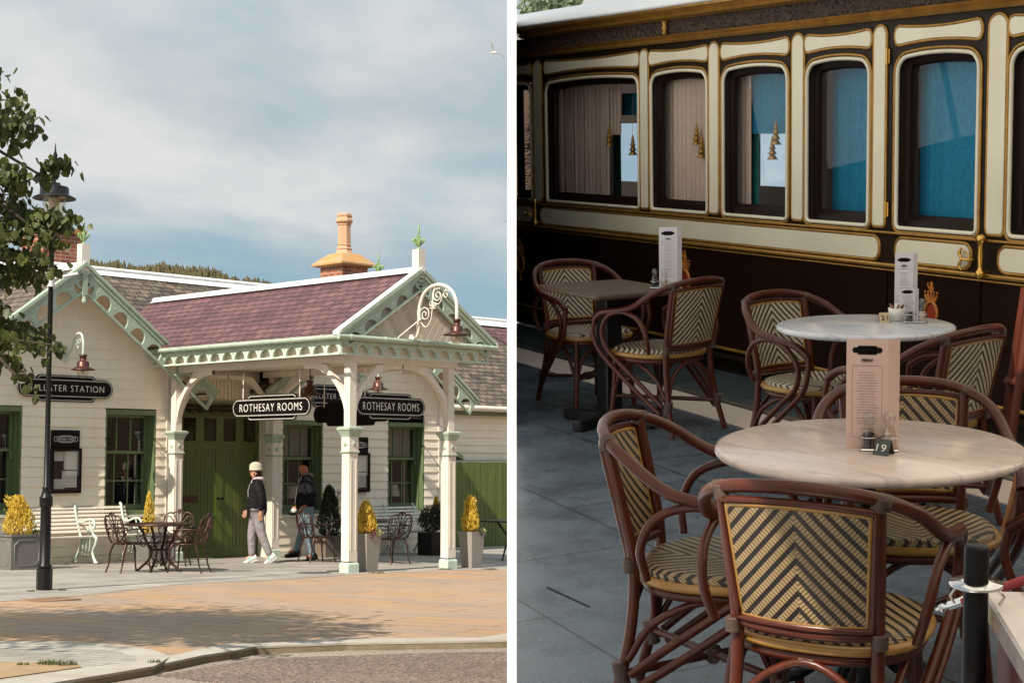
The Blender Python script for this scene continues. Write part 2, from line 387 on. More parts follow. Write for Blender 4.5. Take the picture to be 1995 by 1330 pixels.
M['pine'] = leafmat('pine_wood', (.075, .062, .026), (.11, .088, .036), .0, .9)
M['hillc'] = paint('hill_moor', (.13, .10, .045), .95, sc=.02)
M['gleaf'] = leafmat('garden_leaf', (.16, .25, .15), (.34, .42, .28), .4)
# ================================================================== GROUND
def slabmat():
    m, N, L, P = newmat('sandstone_paving'); v = coords(N, L, 'Object', (1, 1, 1), R(71.3))
    b = N.new('ShaderNodeTexBrick'); b.offset = .37; b.offset_frequency = 3; b.inputs['Scale'].default_value = 1; b.inputs['Brick Width'].default_value = 1.15; b.inputs['Row Height'].default_value = .36
    b.inputs['Mortar Size'].default_value = .009; b.inputs['Mortar Smooth'].default_value = .1; b.inputs['Bias'].default_value = -.1
    b.inputs['Color1'].default_value = (0, 0, 0, 1); b.inputs['Color2'].default_value = (1, 1, 1, 1); b.inputs['Mortar'].default_value = (.5, .5, .5, 1)
    L.new(v, b.inputs['Vector'])
    col = ramp(N, L, b.outputs[0], ((.0, (.40, .25, .14)), (.3, (.365, .25, .165)), (.6, (.31, .235, .18)), (1, (.41, .262, .15))))
    n = noise(N, L, v, .9, 5); col = mixc(N, L, col, ramp(N, L, n, ((.3, .92), (.7, 1.06))), 1, 'MULTIPLY')
    n2 = noise(N, L, v, 45, 4, .7); col = mixc(N, L, col, ramp(N, L, n2, ((.3, .84), (.7, 1.13))), 1, 'MULTIPLY')
    k = ramp(N, L, noise(N, L, v, 2.2, 2), ((.42, .15), (.58, 1)))
    col = mixc(N, L, col, (.06, .045, .03), math_(N, L, 'MULTIPLY', b.outputs[1], k))
    L.new(col, P.inputs['Base Color']); P.inputs['Roughness'].default_value = .85
    bump(N, L, math_(N, L, 'SUBTRACT', math_(N, L, 'MULTIPLY', n2, .4), b.outputs[1]), P, .5, .004); return m
M['slab'] = slabmat()
M['flag'] = brick('grey_flagstones', (.36, .325, .285), (.28, .255, .225), (.12, .10, .08), 1.1, .42, .008, kind='Object', rot=R(0), var=.25, vsc=1.1, bst=.4, c3=(.42, .38, .33), bd=.005)
M['sett'] = brick('pale_setts', (.40, .37, .33), (.33, .30, .26), (.16, .14, .11), .5, .16, .008, kind='Object', rot=R(60), var=.25, vsc=1.5, bst=.5, bd=.006)
M['kerb'] = paint('granite_kerb', (.43, .405, .36), .85, stain=(.30, .25, .18), sc=3, bs=90, bst=.5)
def gravelmat(name, c1, c2, c3, sc=130):
    m, N, L, P = newmat(name); v = coords(N, L, 'Object')
    vo = N.new('ShaderNodeTexVoronoi'); vo.inputs['Scale'].default_value = sc * .45; L.new(v, vo.inputs['Vector'])
    sp = N.new('ShaderNodeSeparateColor'); L.new(vo.outputs['Color'], sp.inputs[0])
    col = ramp(N, L, sp.outputs[0], ((0, c1), (.55, c2), (1, c3)))
    col = mixc(N, L, col, ramp(N, L, noise(N, L, v, 1.3, 5), ((.3, .85), (.7, 1.15))), 1, 'MULTIPLY')
    L.new(col, P.inputs['Base Color']); P.inputs['Roughness'].default_value = .9
    bump(N, L, vo.outputs['Distance'], P, .6, .006); return m
M['road'] = gravelmat('chip_asphalt', (.075, .05, .04), (.17, .12, .095), (.30, .23, .19))
M['conc'] = gravelmat('pale_chip_asphalt', (.18, .145, .115), (.28, .235, .19), (.38, .33, .28))
M['dirt'] = paint('sandy_dirt', (.36, .25, .14), .95, stain=(.24, .16, .09), sc=6, bs=60, bst=.8)
def sheet(name, pts, mat, z0, z1):
    """flat slab with outline pts (station frame x,y) following the fall of the paving, top at +z1"""
    mb = MB(); n = len(pts)
    top = [(p[0], p[1], gz(p[0]) + z1) for p in pts]; bot = [(p[0], p[1], gz(p[0]) + z0) for p in pts]
    mb.loft([bot, top], smooth=False)
    return struct(mb.build(name, mat, frame=FB))
def gp(l, dz=0): return [tuple(G(u, v, dz))[:2] for u, v in l]
far = 320
rd = MB(); rd.add([(-far, -60, gz(-far) * 0 - .1), (far, -60, -.1), (far, far, -.1), (-far, far, -.1)], [(0, 1, 2, 3)])
mb = MB(); g = 12
P0 = [(-far, -60), (far, -60), (far, far), (-far, far)]
mb.add([(x, y, gz(x) - .064) for x, y in P0], [(0, 1, 2, 3)])
struct(mb.build('ground', M['conc'], frame=FB))
kin = gp([(333, 1277), (438, 1254), (500, 1253), (675, 1243), (938, 1241.7), (989, 1233), (1003, 1229)])
kout = gp([(321, 1292), (398, 1275.6), (451, 1268), (500, 1259), (675, 1252), (800, 1250), (905, 1248.5), (989, 1246.5), (1003, 1246)])
k2out = gp([(-180, 1392), (100, 1330), (213, 1312), (301, 1297), (333, 1278)]); k2in = gp([(-180, 1358), (0, 1324), (160, 1300.6), (260, 1289), (322, 1276.5)])
ring = gp([(-300, 1246), (0, 1248), (125, 1249), (250, 1257), (300, 1265.6), (331, 1277)])
ringin = gp([(-300, 1254), (0, 1257), (120, 1259), (225, 1266), (262, 1277), (270, 1287)])
P_ab = lambda x, y: tuple((FBI @ Vector((x, y, 0))))[:2]
edge = [ring[0]] + ring[1:] + kin[1:]
sheet('plaza_paving', edge + [P_ab(14, 14), P_ab(60, 60), P_ab(-60, 90), P_ab(-60, 16)], M['slab'], -.06, 0)
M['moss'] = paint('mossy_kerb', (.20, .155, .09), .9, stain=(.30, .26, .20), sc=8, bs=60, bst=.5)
sheet('kerb', kin + list(reversed(kout)), M['kerb'], -.014, .004)
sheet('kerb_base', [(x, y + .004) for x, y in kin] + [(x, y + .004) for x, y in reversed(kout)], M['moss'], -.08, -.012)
sheet('kerb', k2out + [ring[-1]] + list(reversed(k2in)), M['kerb'], -.018, .003)
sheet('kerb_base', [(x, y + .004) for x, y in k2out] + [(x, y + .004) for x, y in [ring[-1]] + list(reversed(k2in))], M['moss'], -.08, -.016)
sheet('edging_course', ring + list(reversed(ringin)), M['kerb'], -.061, .002)
sheet('sett_paving', ringin + [k2in[3], k2in[2], k2in[1], k2in[0]], M['sett'], -.0611, 0)
sheet('dirt_patch', gp([(-200, 1300), (0, 1290), (80, 1291), (150, 1296), (159, 1300), (0, 1322), (-160, 1350)]), M['dirt'], -.05, .008)
sheet('grey_paving', gp([(-300, 1179), (0, 1171.5), (160, 1160), (350, 1138), (500, 1132), (733, 1116), (860, 1110.5), (1002, 1108.5)]) + [P_ab(1, 40), P_ab(-30, 45)], M['flag'], -.02, .004)
rr_ = gp([(301, 1299), (350, 1304), (427, 1313), (500, 1321), (600, 1331), (900, 1370), (1010, 1385), (1200, 1330), (1200, 1246), (1003, 1256), (905, 1256), (800, 1258), (500, 1268), (451, 1276), (398, 1284), (325, 1296)], 0)
sheet('road', rr_, M['road'], -.09, -.058)
# grass tufts at the kerb and column feet
def blades(mb, x, y, z, r, n, h, rng):
    for _ in range(n):
        a = rng.random() * 6.28; q = r * math.sqrt(rng.random()); px, py = x + q * math.cos(a), y + q * math.sin(a)
        t = rng.random() * 6.28; dx, dy = math.cos(t) * .004, math.sin(t) * .004; hh = h * (.5 + rng.random()); l = h * .5
        mb.add([(px - dx, py - dy, z), (px + dx, py + dy, z), (px + l * (rng.random() - .5), py + l * (rng.random() - .5), z + hh)], [(0, 1, 2)])
rng = random.Random(3); mb = MB()
for (u, v, r, n, h) in [(95, 1294, .10, 160, .03), (130, 1296, .08, 100, .03), (45, 1296, .05, 60, .02), (60, 1152, .05, 60, .02), (121, 1150, .05, 60, .02), (300, 1290, .05, 40, .02), (655, 1113, .16, 200, .02), (735, 1116, .14, 120, .02), (868, 1109, .12, 160, .02), (955, 1109, .15, 160, .02), (100, 1167, .2, 90, .015)]:
    p = G(u, v); blades(mb, p.x, p.y, gz(p.x) + .004, r, n, h, rng)
tag(mb.build('grass', M['leaf'], frame=FB), 'short weeds growing along the kerb and round the column feet', 'grass', kind='stuff')
mb = MB(); p = G(98, 1168); mb.bbox(p.x - .28, p.y - .22, gz(p.x), p.x + .28, p.y + .22, gz(p.x) + .012)
tag(mb.build('manhole_cover', paint('rusty_cover', (.20, .10, .05), .9, stain=(.30, .2, .12)), frame=FB, off=(p.x, p.y, gz(p.x))), 'rusty brown drain cover set in the paving below the lamp post', 'drain cover')
# hill with pine wood
def hill():
    mb = MB(); nx, ny = 60, 10; vs = []
    def hz(x, k):
        return 21.3 * math.exp(-((x + 50) / 72) ** 2) - (max(0, x + 27) ** 1.6) * .14 + .25 * math.sin(x * .5) + .2 * math.sin(x * 1.3)
    for j in range(ny):
        t = j / (ny - 1)
        for i in range(nx):
            x = -110 + 150 * i / (nx - 1); vs.append((x, 130 + 60 * t, -4 + (hz(x, 0) + 5.5) * math.sin(min(t * 1.4, 1) * math.pi / 2)))
    mb.add(vs, [(j * nx + i, j * nx + i + 1, (j + 1) * nx + i + 1, (j + 1) * nx + i) for j in range(ny - 1) for i in range(nx - 1)], True)
    struct(mb.build('hill', M['hillc']))
    rng = random.Random(5); mb = MB()
    for _ in range(9000):
        x = -66 + 62 * rng.random(); t = .25 + .75 * rng.random() ** .7; y = 130 + 60 * t
        z = -4 + (hz(x, 0) + 5.5) * math.sin(min(t * 1.4, 1) * math.pi / 2); h = .5 + .6 * rng.random() ** 2; r = h * .34
        a0 = rng.random() * 3
        for q in range(2):
            zb = z + h * .38 * q; rq = r * (1 - .35 * q); vs = [(x + rq * math.cos(a0 + k * 1.2566), y + rq * math.sin(a0 + k * 1.2566), zb) for k in range(5)] + [(x, y, zb + h * (.62))]
            mb.add(vs, [(k, (k + 1) % 5, 5) for k in range(5)])
    tag(mb.build('pine_wood', M['pine']), 'distant brown green pine wood covering the hill behind the slate roofs', 'wood', kind='stuff')
hill()

# ================================================================== STATION BUILDING
BW = 4.9
st_ = thing('station_building', 'cream weatherboarded station building with two gables, slate roofs and green sash windows', 'building', FB, (0, BW, 0))
def gable_h(apex, zap, slope): return lambda a: zap - slope * abs(a - apex)
def siding(mb, a0, a1, b, zb, ztop, holes=(), pitch=.165, thick=.023, lim=None, back=.02):
    """lapped boards; lim(z) gives the a-interval a gable leaves free; holes = (a0,a1,z0,z1)"""
    z = zb
    while z < ztop:
        z2 = min(z + pitch, ztop)
        ivs = [(a0, a1, a0, a1)]
        if lim:
            l0 = lim(z); l1 = lim(z2)
            ivs = [(max(a0, l0[0]), min(a1, l0[1]), max(a0, l1[0]), min(a1, l1[1]))]
            if ivs[0][1] - ivs[0][0] < .02: break
        for h in holes:
            if h[2] < z2 - .001 and h[3] > z + .001:
                nv = []
                for (p, q, p2, q2) in ivs:
                    if h[0] >= q or h[1] <= p: nv.append((p, q, p2, q2)); continue
                    if h[0] > p: nv.append((p, h[0], p2, h[0]))
                    if h[1] < q: nv.append((h[1], q, h[1], q2))
                ivs = nv
        for (p, q, p2, q2) in ivs:
            if q - p < .005: continue
            if q2 < p2: p2 = q2 = (p + q) / 2
            mb.add([(p, b - thick, z), (q, b - thick, z), (q2, b - .003, z2), (p2, b - .003, z2), (p, b + back, z), (q, b + back, z), (q2, b + back, z2), (p2, b + back, z2)],
                   [(0, 1, 2, 3), (4, 5, 1, 0), (5, 4, 7, 6), (4, 0, 3, 7), (1, 5, 6, 2)])
        z += pitch
SLG = .746
LA, LZ = -1.92, 4.98            # left gable apex
RA, RZ_ = 4.72, 5.05            # right gable apex
hL = (-1.19, -.17, .80, 2.60); hL0 = (-3.80, -2.765, .86, 2.61)
hR1 = (2.66, 3.64, .72, 2.49); hR2 = (5.345, 6.36, .70, 2.50)
def limf(ap, zap, off=.10): return lambda z: (ap - (zap - off - z) / SLG, ap + (zap - off - z) / SLG)
mb = MB()
siding(mb, -5.2, .06, BW, -.02, 4.95, (hL, hL0), lim=limf(LA, LZ))
wl = mb.build('wall', M['cream'], st_); mb = MB()
siding(mb, 2.35, 6.78, BW, -.16, 5.0, (hR1, hR2), lim=limf(RA, RZ_), pitch=.166)
wl = mb.build('wall', M['cream'], st_)
for bx in ((.04, BW - .035, -.05, .14, BW + .17, 3.30), (6.76, BW - .035, -.2, 6.90, BW + 2.2, 3.15), (2.24, BW - .035, -.08, 2.36, BW + .17, 3.2)):
    mb = MB(); mb.box(*bx); mb.build('corner_board', M['creamw'], st_)
# plinth board
mb = MB(); mb.box(-5.2, BW - .036, -.03, .04, BW - .002, .13); mb.build('plinth', M['cream'], st_); mb = MB(); mb.box(2.36, BW - .03, -.2, 6.76, BW - .002, .05); mb.build('plinth', M['cream'], st_)
def window(h, b, rows, shade=None, tone='green'):
    a0, a1, z0, z1 = h; off = OFF[st_.name]
    f = MB(); t = .03; d = .34
    f.box(a0, b - .012, z0, a0 + t, b + d, z1); f.box(a1 - t, b - .012, z0, a1, b + d, z1); f.box(a0 + t, b - .012, z1 - .085, a1 - t, b + d, z1)
    f.box(a0 + t, b - .012, z0, a1 - t, b + d, z0 + .075); f.box(a1 - t - .03, b + .10, z0 + .075, a1 - t, b + d, z1 - .085)
    wf = f.build('window', M['green'], st_); OFF[wf.name] = Vector(off)
    s = MB(); s.box(a0 - .04, b - .09, z0 - .045, a1 + .04, b + .0, z0 + .0); o = s.build('sill', M['creamw'], wf)
    i0, i1, j0, j1 = a0 + t, a1 - t - .03, z0 + .075, z1 - .085; zm = z0 + (z1 - z0) * .605
    for nm, (za, zc, bb, hb) in (('lower_sash', (j0, zm, b + .25, True)), ('upper_sash', (zm - .04, j1, b + .19, False))):
        g = MB(); q = .045
        lo = .10 if hb else .05
        g.box(i0, bb, za, i0 + q, bb + .04, zc); g.box(i1 - q, bb, za, i1, bb + .04, zc); g.box(i0 + q, bb, za, i1 - q, bb + .04, za + lo); g.box(i0 + q, bb, zc - .045, i1 - q, bb + .04, zc)
        wdt = (i1 - i0 - 2 * q) / 3
        for k in (1, 2): g.box(i0 + q + wdt * k - .013, bb + .005, za + lo, i0 + q + wdt * k + .013, bb + .03, zc - .045)
        if hb: g.box(i0 + q, bb + .006, (za + zc) / 2 - .012, i1 - q, bb + .029, (za + zc) / 2 + .012)
        else:
            g.box(i0, bb - .02, za - .02, i0 + .03, bb, za + .09); g.box(i1 - .05, bb - .03, za - .12, i1 - .005, bb, za + .02)
        g.build(nm, M['green'], wf)
        p = MB(); p.add([(i0 + q, bb + .018, za + lo), (i1 - q, bb + .018, za + lo), (i1 - q, bb + .018, zc - .045), (i0 + q, bb + .018, zc - .045)], [(0, 1, 2, 3)])
        p.build('pane', M['glassw'], wf)
    # dark room behind
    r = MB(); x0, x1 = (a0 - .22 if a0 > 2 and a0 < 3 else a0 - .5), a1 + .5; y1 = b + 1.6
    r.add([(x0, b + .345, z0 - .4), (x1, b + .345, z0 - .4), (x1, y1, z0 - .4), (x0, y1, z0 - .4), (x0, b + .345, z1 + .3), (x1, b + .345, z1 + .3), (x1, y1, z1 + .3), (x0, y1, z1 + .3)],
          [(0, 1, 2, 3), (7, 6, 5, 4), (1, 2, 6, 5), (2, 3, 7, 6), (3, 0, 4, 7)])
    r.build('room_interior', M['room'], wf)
    return wf
window(hL, BW, 2); window(hL0, BW, 2); w3 = window(hR1, BW, 2); w4 = window(hR2, BW, 2)
for (wf, h) in ((w3, hR1), (w4, hR2)):                            # pale blind in the upper sash
    s = MB(); s.box(h[0] + .08, BW + .30, h[2] + (h[3] - h[2]) * .62, h[1] - .10, BW + .305, h[3] - .08); s.build('blind', pleat('blind_linen', (.30, .28, .22), (.26, .24, .19), 8), wf)
s = MB()
for x in (hR2[1] - .24,): 
    s.add([(x - .02 + .02 * math.sin(k * 1.7) + .025 * k / 4, BW + .33, hR2[2] + .12) for k in range(5)] + [(x - .02 + .02 * math.sin(k * 1.7) + .025 * k / 4, BW + .33, hR2[3] - .1) for k in range(5)], [(k, k + 1, k + 6, k + 5) for k in range(4)])
s.build('curtain', M['beigec'], w4)
for (u, v, b, lab) in ((765, 985, BW + .55, 'cream pleated lampshade standing inside the right hand window'), (567, 990, BW + .55, 'cream pleated lampshade inside the window behind the walking man')):
    p = PB(u, v, b); t = thing('table_lamp', lab, 'lamp', FB, (p.x, p.y, p.z - .28), group='lamps inside the windows')
    mb = MB(); mb.lathe([(.16, .48), (.10, .72)], (p.x, p.y, p.z - .28), 20); mb.build('lamp_shade', M['shade'], t)
    mb = MB(); mb.lathe([(.07, 0), (.07, .02), (.02, .05), (.04, .18), (.05, .28), (.02, .4), (.012, .5)], (p.x, p.y, p.z - .28), 12); mb.build('base', M['copper'], t)
# ---- recessed green doors
BD = 5.08
mb = MB()
for k in range(25):
    x = .14 + k * .085; mb.bbox(x + .004, BD - .02, 2.80, min(x + .081, 2.24), BD - .001, 3.85, .006)
mb.build('boarding', M['cream'], st_)
dw = MB(); dw.box(.34, BD - .06, -.03, .46, BD + .06, 2.58); dw.box(2.25, BD - .14, -.06, 2.36, BD + .06, 2.58); dw.box(.34, BD - .06, 2.58, 2.36, BD + .06, 2.78); dw.box(.30, BD - .11, 2.75, 2.38, BD + .06, 2.80)
for k in range(40): dw.box(.36 + k * .048, BD - .075, 2.65, .382 + k * .048, BD - .06, 2.675)
dr = dw.build('door_frame', M['green'], st_)
mb = MB(); mb.box(.10, BD - .02, -.1, .34, BD + .04, 2.8); mb.build('panelling', M['creamw'], st_)
def door(a0, a1, handle):
    mb = MB(); b = BD; mb.box(a0, b, -.06, a1, b + .04, .16); n = 9; w_ = (a1 - a0 - .16) / n
    for k in range(n): mb.bbox(a0 + .08 + k * w_ + .003, b + .012, .16, a0 + .08 + (k + 1) * w_ - .003, b + .03, 1.92, .005)
    mb.box(a0, b, .16, a0 + .08, b + .04, 2.6); mb.box(a1 - .08, b, .16, a1, b + .04, 2.6); mb.box(a0 + .08, b, 1.92, a1 - .08, b + .04, 2.08); mb.box(a0 + .08, b, 2.50, a1 - .08, b + .04, 2.6)
    m_ = (a0 + a1) / 2; mb.box(m_ - .09, b, 2.08, m_ + .09, b + .04, 2.50)
    d = mb.build('door', M['door'], st_)
    g = MB(); g.add([(a0 + .08, b + .03, 2.08), (m_ - .09, b + .03, 2.08), (m_ - .09, b + .03, 2.5), (a0 + .08, b + .03, 2.5), (m_ + .09, b + .03, 2.08), (a1 - .08, b + .03, 2.08), (a1 - .08, b + .03, 2.5), (m_ + .09, b + .03, 2.5)], [(0, 1, 2, 3), (4, 5, 6, 7)])
    g.build('pane', paint(d.name + '_glass', (.03, .022, .012), .08, bst=0), d)
    if handle:
        h = MB(); h.ball((a1 - .04, b - .03, 1.04), .028); h.ball((a1 + .05, b - .03, 1.04), .028); h.build('handle', M['black'], d)
        h = MB(); h.bbox(a0 + .10, b - .008, .98, a0 + .42, b + .012, 1.10, .004); h.bbox(a0 + .16, b - .014, 1.02, a0 + .36, b - .008, 1.06, .002); h.build('letter_plate', M['copper'], d)
door(.46, 1.35, True); door(1.35, 2.25, False)
# ---- fretted bargeboards
def fret(mb, p0, p1, h, n, th, up=(0, 0, 1), out=(0, -1, 0), rail=.035, top=.07, rad=.36):
    """arched fretwork strip from p0 to p1 hanging down from its upper edge"""
    p0, p1 = Vector(p0), Vector(p1); s = (p1 - p0); Ls = s.length; s /= Ls; out = Vector(out).normalized()
    dn = s.cross(out).normalized()
    if dn.z > 0: dn = -dn
    wb = Ls / n
    def q(x, t, o): return p0 + s * x + dn * t + out * o
    def slab(poly):
        k = len(poly); mb.add([q(x, t, th / 2) for x, t in poly] + [q(x, t, -th / 2) for x, t in poly], [tuple(range(k)), tuple(reversed(range(k, 2 * k)))] + [(i, i + k, (i + 1) % k + k, (i + 1) % k) for i in range(k)])
    def fix(poly): return poly
    slab([(0, 0), (Ls, 0), (Ls, top), (0, top)]); slab([(0, h - rail), (Ls, h - rail), (Ls, h), (0, h)])
    mb.add([q(0, h - rail * .9, th / 2 + .012), q(Ls, h - rail * .9, th / 2 + .012), q(Ls, h + .006, th / 2 + .012), q(0, h + .006, th / 2 + .012), q(0, h - rail * .9, -th / 2), q(Ls, h - rail * .9, -th / 2), q(Ls, h + .006, -th / 2), q(0, h + .006, -th / 2)],
           [(0, 1, 2, 3), (1, 0, 4, 5), (2, 1, 5, 6), (3, 2, 6, 7), (0, 3, 7, 4)])
    hb = h - rail - top; r = wb * rad; arch_h = min(hb, r * 1.55)
    for i in range(n):
        cx = wb * (i + .5); m = 8
        pts = [(cx - r * math.cos(math.pi * k / m), h - rail - (arch_h - r) * 1.0 - r * math.sin(math.pi * k / m)) for k in range(m + 1)]
        for k in range(m):
            (x1, t1), (x2, t2) = pts[k], pts[k + 1]; slab([(x1, top), (x2, top), (x2, t2), (x1, t1)])
        slab([(wb * i, top), (cx - r, top), (cx - r, h - rail), (wb * i, h - rail)]); slab([(cx + r, top), (wb * (i + 1), top), (wb * (i + 1), h - rail), (cx + r, h - rail)])
def studs(mb, p0, p1, h, n, th, out=(0, -1, 0), r=.018, t=None):
    p0, p1 = Vector(p0), Vector(p1); s = (p1 - p0); Ls = s.length; s /= Ls; out = Vector(out); dn = s.cross(out).normalized(); dn = -dn if dn.z > 0 else dn
    for i in range(n + 1):
        c = p0 + s * (Ls * min(max(i / n, .012), .988)) + dn * (t or h * .42) + out * (th / 2 + .003)
        a = s; b = dn; mb.add([c + (a * math.cos(k * .785) + b * math.sin(k * .785)) * r - out * .004 * 0 for k in range(8)], [tuple(range(8))])
def barge(parent, ap, zap, halfL, halfR, b, n, thick=.045, h=.30, slope=SLG):
    f = MB(); sd_ = MB()
    for sgn, half in ((-1, halfL), (1, halfR)):
        p0 = (ap, b, zap - .085); p1 = (ap + sgn * half, b, zap - .085 - slope * half)
        k = max(3, round(half / .345)); fret(f, p0, p1, h, k, thick); studs(sd_, p0, p1, h, k, thick, r=.022)
        # moulded verge above
        m = MB() if False else f
        for (o, t0, t1) in ((.05, -.10, -.045), (.028, -.045, .012)):
            L_ = math.hypot(half, half * slope); s = Vector((sgn * half, 0, -slope * half)) / L_; dn = Vector((sgn * -slope, 0, -1)).normalized() if False else Vector((-s.z * sgn, 0, s.x * sgn)) * -1
            if dn.z > 0: dn = -dn
            A = Vector(p0); B = Vector(p1)
            q = [A + dn * t0, B + dn * t0, B + dn * t1, A + dn * t1]
            f.add([x + Vector((0, -thick / 2 - o, 0)) for x in q] + [x + Vector((0, .03, 0)) for x in q], [(0, 1, 2, 3), (7, 6, 5, 4), (0, 4, 5, 1), (1, 5, 6, 2), (2, 6, 7, 3), (3, 7, 4, 0)])
    o = f.build('bargeboard', M['mint'], parent); sd_.build('stud', M['mintl'], o)
    return o
BG = 4.50
barge(st_, LA, LZ, 3.0, 2.72, BG, 8); barge(st_, RA, RZ_, 2.72, 2.74, BG, 8)
# soffits and roofs
def gable_roof(parent, ap, zap, half0, half1, b0, b1, mat, slope=SLG, t=.05, ridge=True, name='roof'):
    mb = MB()
    for sgn, half in ((-1, half0), (1, half1)):
        A = [(ap, b0, zap), (ap + sgn * half, b0, zap - slope * half), (ap + sgn * half, b1, zap - slope * half), (ap, b1, zap)]
        if sgn > 0: A = A[::-1]
        A = [Vector(a) for a in A]
        B = [a - Vector((0, 0, t)) for a in A]; mb.add(A + B, [(0, 1, 2, 3)[::-1], (4, 5, 6, 7), (0, 1, 5, 4), (1, 2, 6, 5), (2, 3, 7, 6), (3, 0, 4, 7)])
    o = mb.build(name, mat, parent)
    mb = MB()
    mb.tube([(ap, b0 - .03, zap + .0), (ap, b1, zap + .0)], .055, 8)
    for sgn in (-1, 1):
        mb.add([(ap, b0 - .02, zap + .02), (ap + sgn * .14, b0 - .02, zap + .02 - .14 * slope), (ap + sgn * .14, b1, zap + .02 - .14 * slope), (ap, b1, zap + .02)], [(0, 1, 2, 3) if sgn > 0 else (3, 2, 1, 0)])
    if ridge: mb.build('ridge_cap', M['wridge'], o)
    return o
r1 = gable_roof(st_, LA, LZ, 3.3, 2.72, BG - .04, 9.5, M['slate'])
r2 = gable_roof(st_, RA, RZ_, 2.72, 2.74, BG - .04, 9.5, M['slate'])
mb = MB()                                                            # white verge flashing and boarded soffits
for ap, zap, hl, hr in ((LA, LZ, 3.0, 2.72), (RA, RZ_, 2.72, 2.74)):
    mb = MB()
    for sgn, half in ((-1, hl), (1, hr)):
        A = [Vector((ap, BG - .09, zap + .035)), Vector((ap + sgn * half, BG - .09, zap + .035 - SLG * half)), Vector((ap + sgn * half, BG + .03, zap + .035 - SLG * half)), Vector((ap, BG + .03, zap + .035))]
        B = [a - Vector((0, 0, .06)) for a in A]; mb.add(A + B, [(0, 1, 2, 3), (7, 6, 5, 4), (0, 4, 5, 1), (1, 5, 6, 2), (2, 6, 7, 3), (3, 7, 4, 0)])
    mb.build('verge_flashing', M['mint'], st_)
mb = MB()
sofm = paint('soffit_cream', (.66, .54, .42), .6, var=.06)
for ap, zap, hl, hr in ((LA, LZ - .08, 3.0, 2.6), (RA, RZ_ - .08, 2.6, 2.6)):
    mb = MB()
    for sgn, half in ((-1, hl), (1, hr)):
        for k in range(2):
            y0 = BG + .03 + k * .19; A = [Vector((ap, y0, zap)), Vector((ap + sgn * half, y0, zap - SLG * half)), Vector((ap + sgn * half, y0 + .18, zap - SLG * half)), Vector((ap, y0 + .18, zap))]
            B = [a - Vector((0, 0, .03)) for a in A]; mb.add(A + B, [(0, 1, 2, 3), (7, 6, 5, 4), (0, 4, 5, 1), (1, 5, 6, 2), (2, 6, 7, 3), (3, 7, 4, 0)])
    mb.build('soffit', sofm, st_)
def finial_post(parent, a, b, z, zt=.34, drop=True):
    mb = MB(); s = .075
    mb.box(a - s, b - s, z - .16, a + s, b + s, z + zt)
    if drop:
        m2 = MB(); m2.box(a - .045, b - .08, z - .52, a + .045, b - .03, z - .12); m2.lathe([(.03, -.12), (.05, -.08), (.03, -.04), (.04, 0)], (a, b - .055, z - .53), 10)
    o = mb.build('finial_post', M['creamw'], parent)
    if drop: m2.build('drop', M['mint'], o)
    m = MB(); zt = z + zt; m.M = Matrix.Translation((a, b, zt)) @ Matrix.Scale(.62, 4) @ Matrix.Translation((-a, -b, -zt))
    m.lathe([(.05, 0), (.03, .03), (.022, .12), (.035, .16), (.02, .2), (.018, .45), (.035, .47), (.02, .5), (.03, .54), (.018, .58), (.008, .75)], (a, b, zt), 8)
    for k in range(6):
        t = k * math.pi / 3; c, s_ = math.cos(t), math.sin(t)
        m.curve([(a + c * .02, b + s_ * .02, zt + .10), (a + c * .08, b + s_ * .08, zt + .16), (a + c * .13, b + s_ * .13, zt + .27), (a + c * .17, b + s_ * .17, zt + .25), (a + c * .155, b + s_ * .155, zt + .19)], [.03, .026, .02, .02, .012], 6, 4)
        m.curve([(a + c * .02, b + s_ * .02, zt + .20), (a + c * .05, b + s_ * .05, zt + .33), (a + c * .09, b + s_ * .09, zt + .37)], [.02, .018, .006], 5, 3)
    m.build('finial', M['fgreen'], o)
finial_post(st_, LA, BG + .02, LZ); finial_post(st_, RA, BG + .02, RZ_)
# main roof: ridge parallel with the facade
RB, RZM, RS = 9.0, 5.53, .70
mb = MB()
for (a0, a1, zr, yb) in ((-9, 7.1, RZM, 9.0),):
    A = [(a0, 4.9, zr - RS * 4.1), (a1, 4.9, zr - RS * 4.1), (a1, yb, zr), (a0, yb, zr), (a1, 13.1, zr - RS * 4.1), (a0, 13.1, zr - RS * 4.1)]
    mb.add(A + [Vector(p) - Vector((0, 0, .08)) for p in A], [(0, 1, 2, 3), (3, 2, 4, 5), (1, 7, 8, 2), (2, 8, 10, 4), (0, 3, 9, 6), (3, 5, 11, 9), (6, 9, 8, 7), (9, 11, 10, 8)])
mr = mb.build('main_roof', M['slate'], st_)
mb = MB(); mb.tube([(-9, 9, RZM + .02), (7.1, 9, RZM + .02)], .06, 8)
for s_ in (-1, 1): mb.add([(-9, 9, RZM + .03), (7.1, 9, RZM + .03), (7.1, 9 + s_ * .21, RZM + .03 - .21 * RS), (-9, 9 + s_ * .21, RZM + .03 - .21 * RS)], [(0, 1, 2, 3) if s_ > 0 else (3, 2, 1, 0)])
mb.build('ridge_cap', M['wridge'], mr)
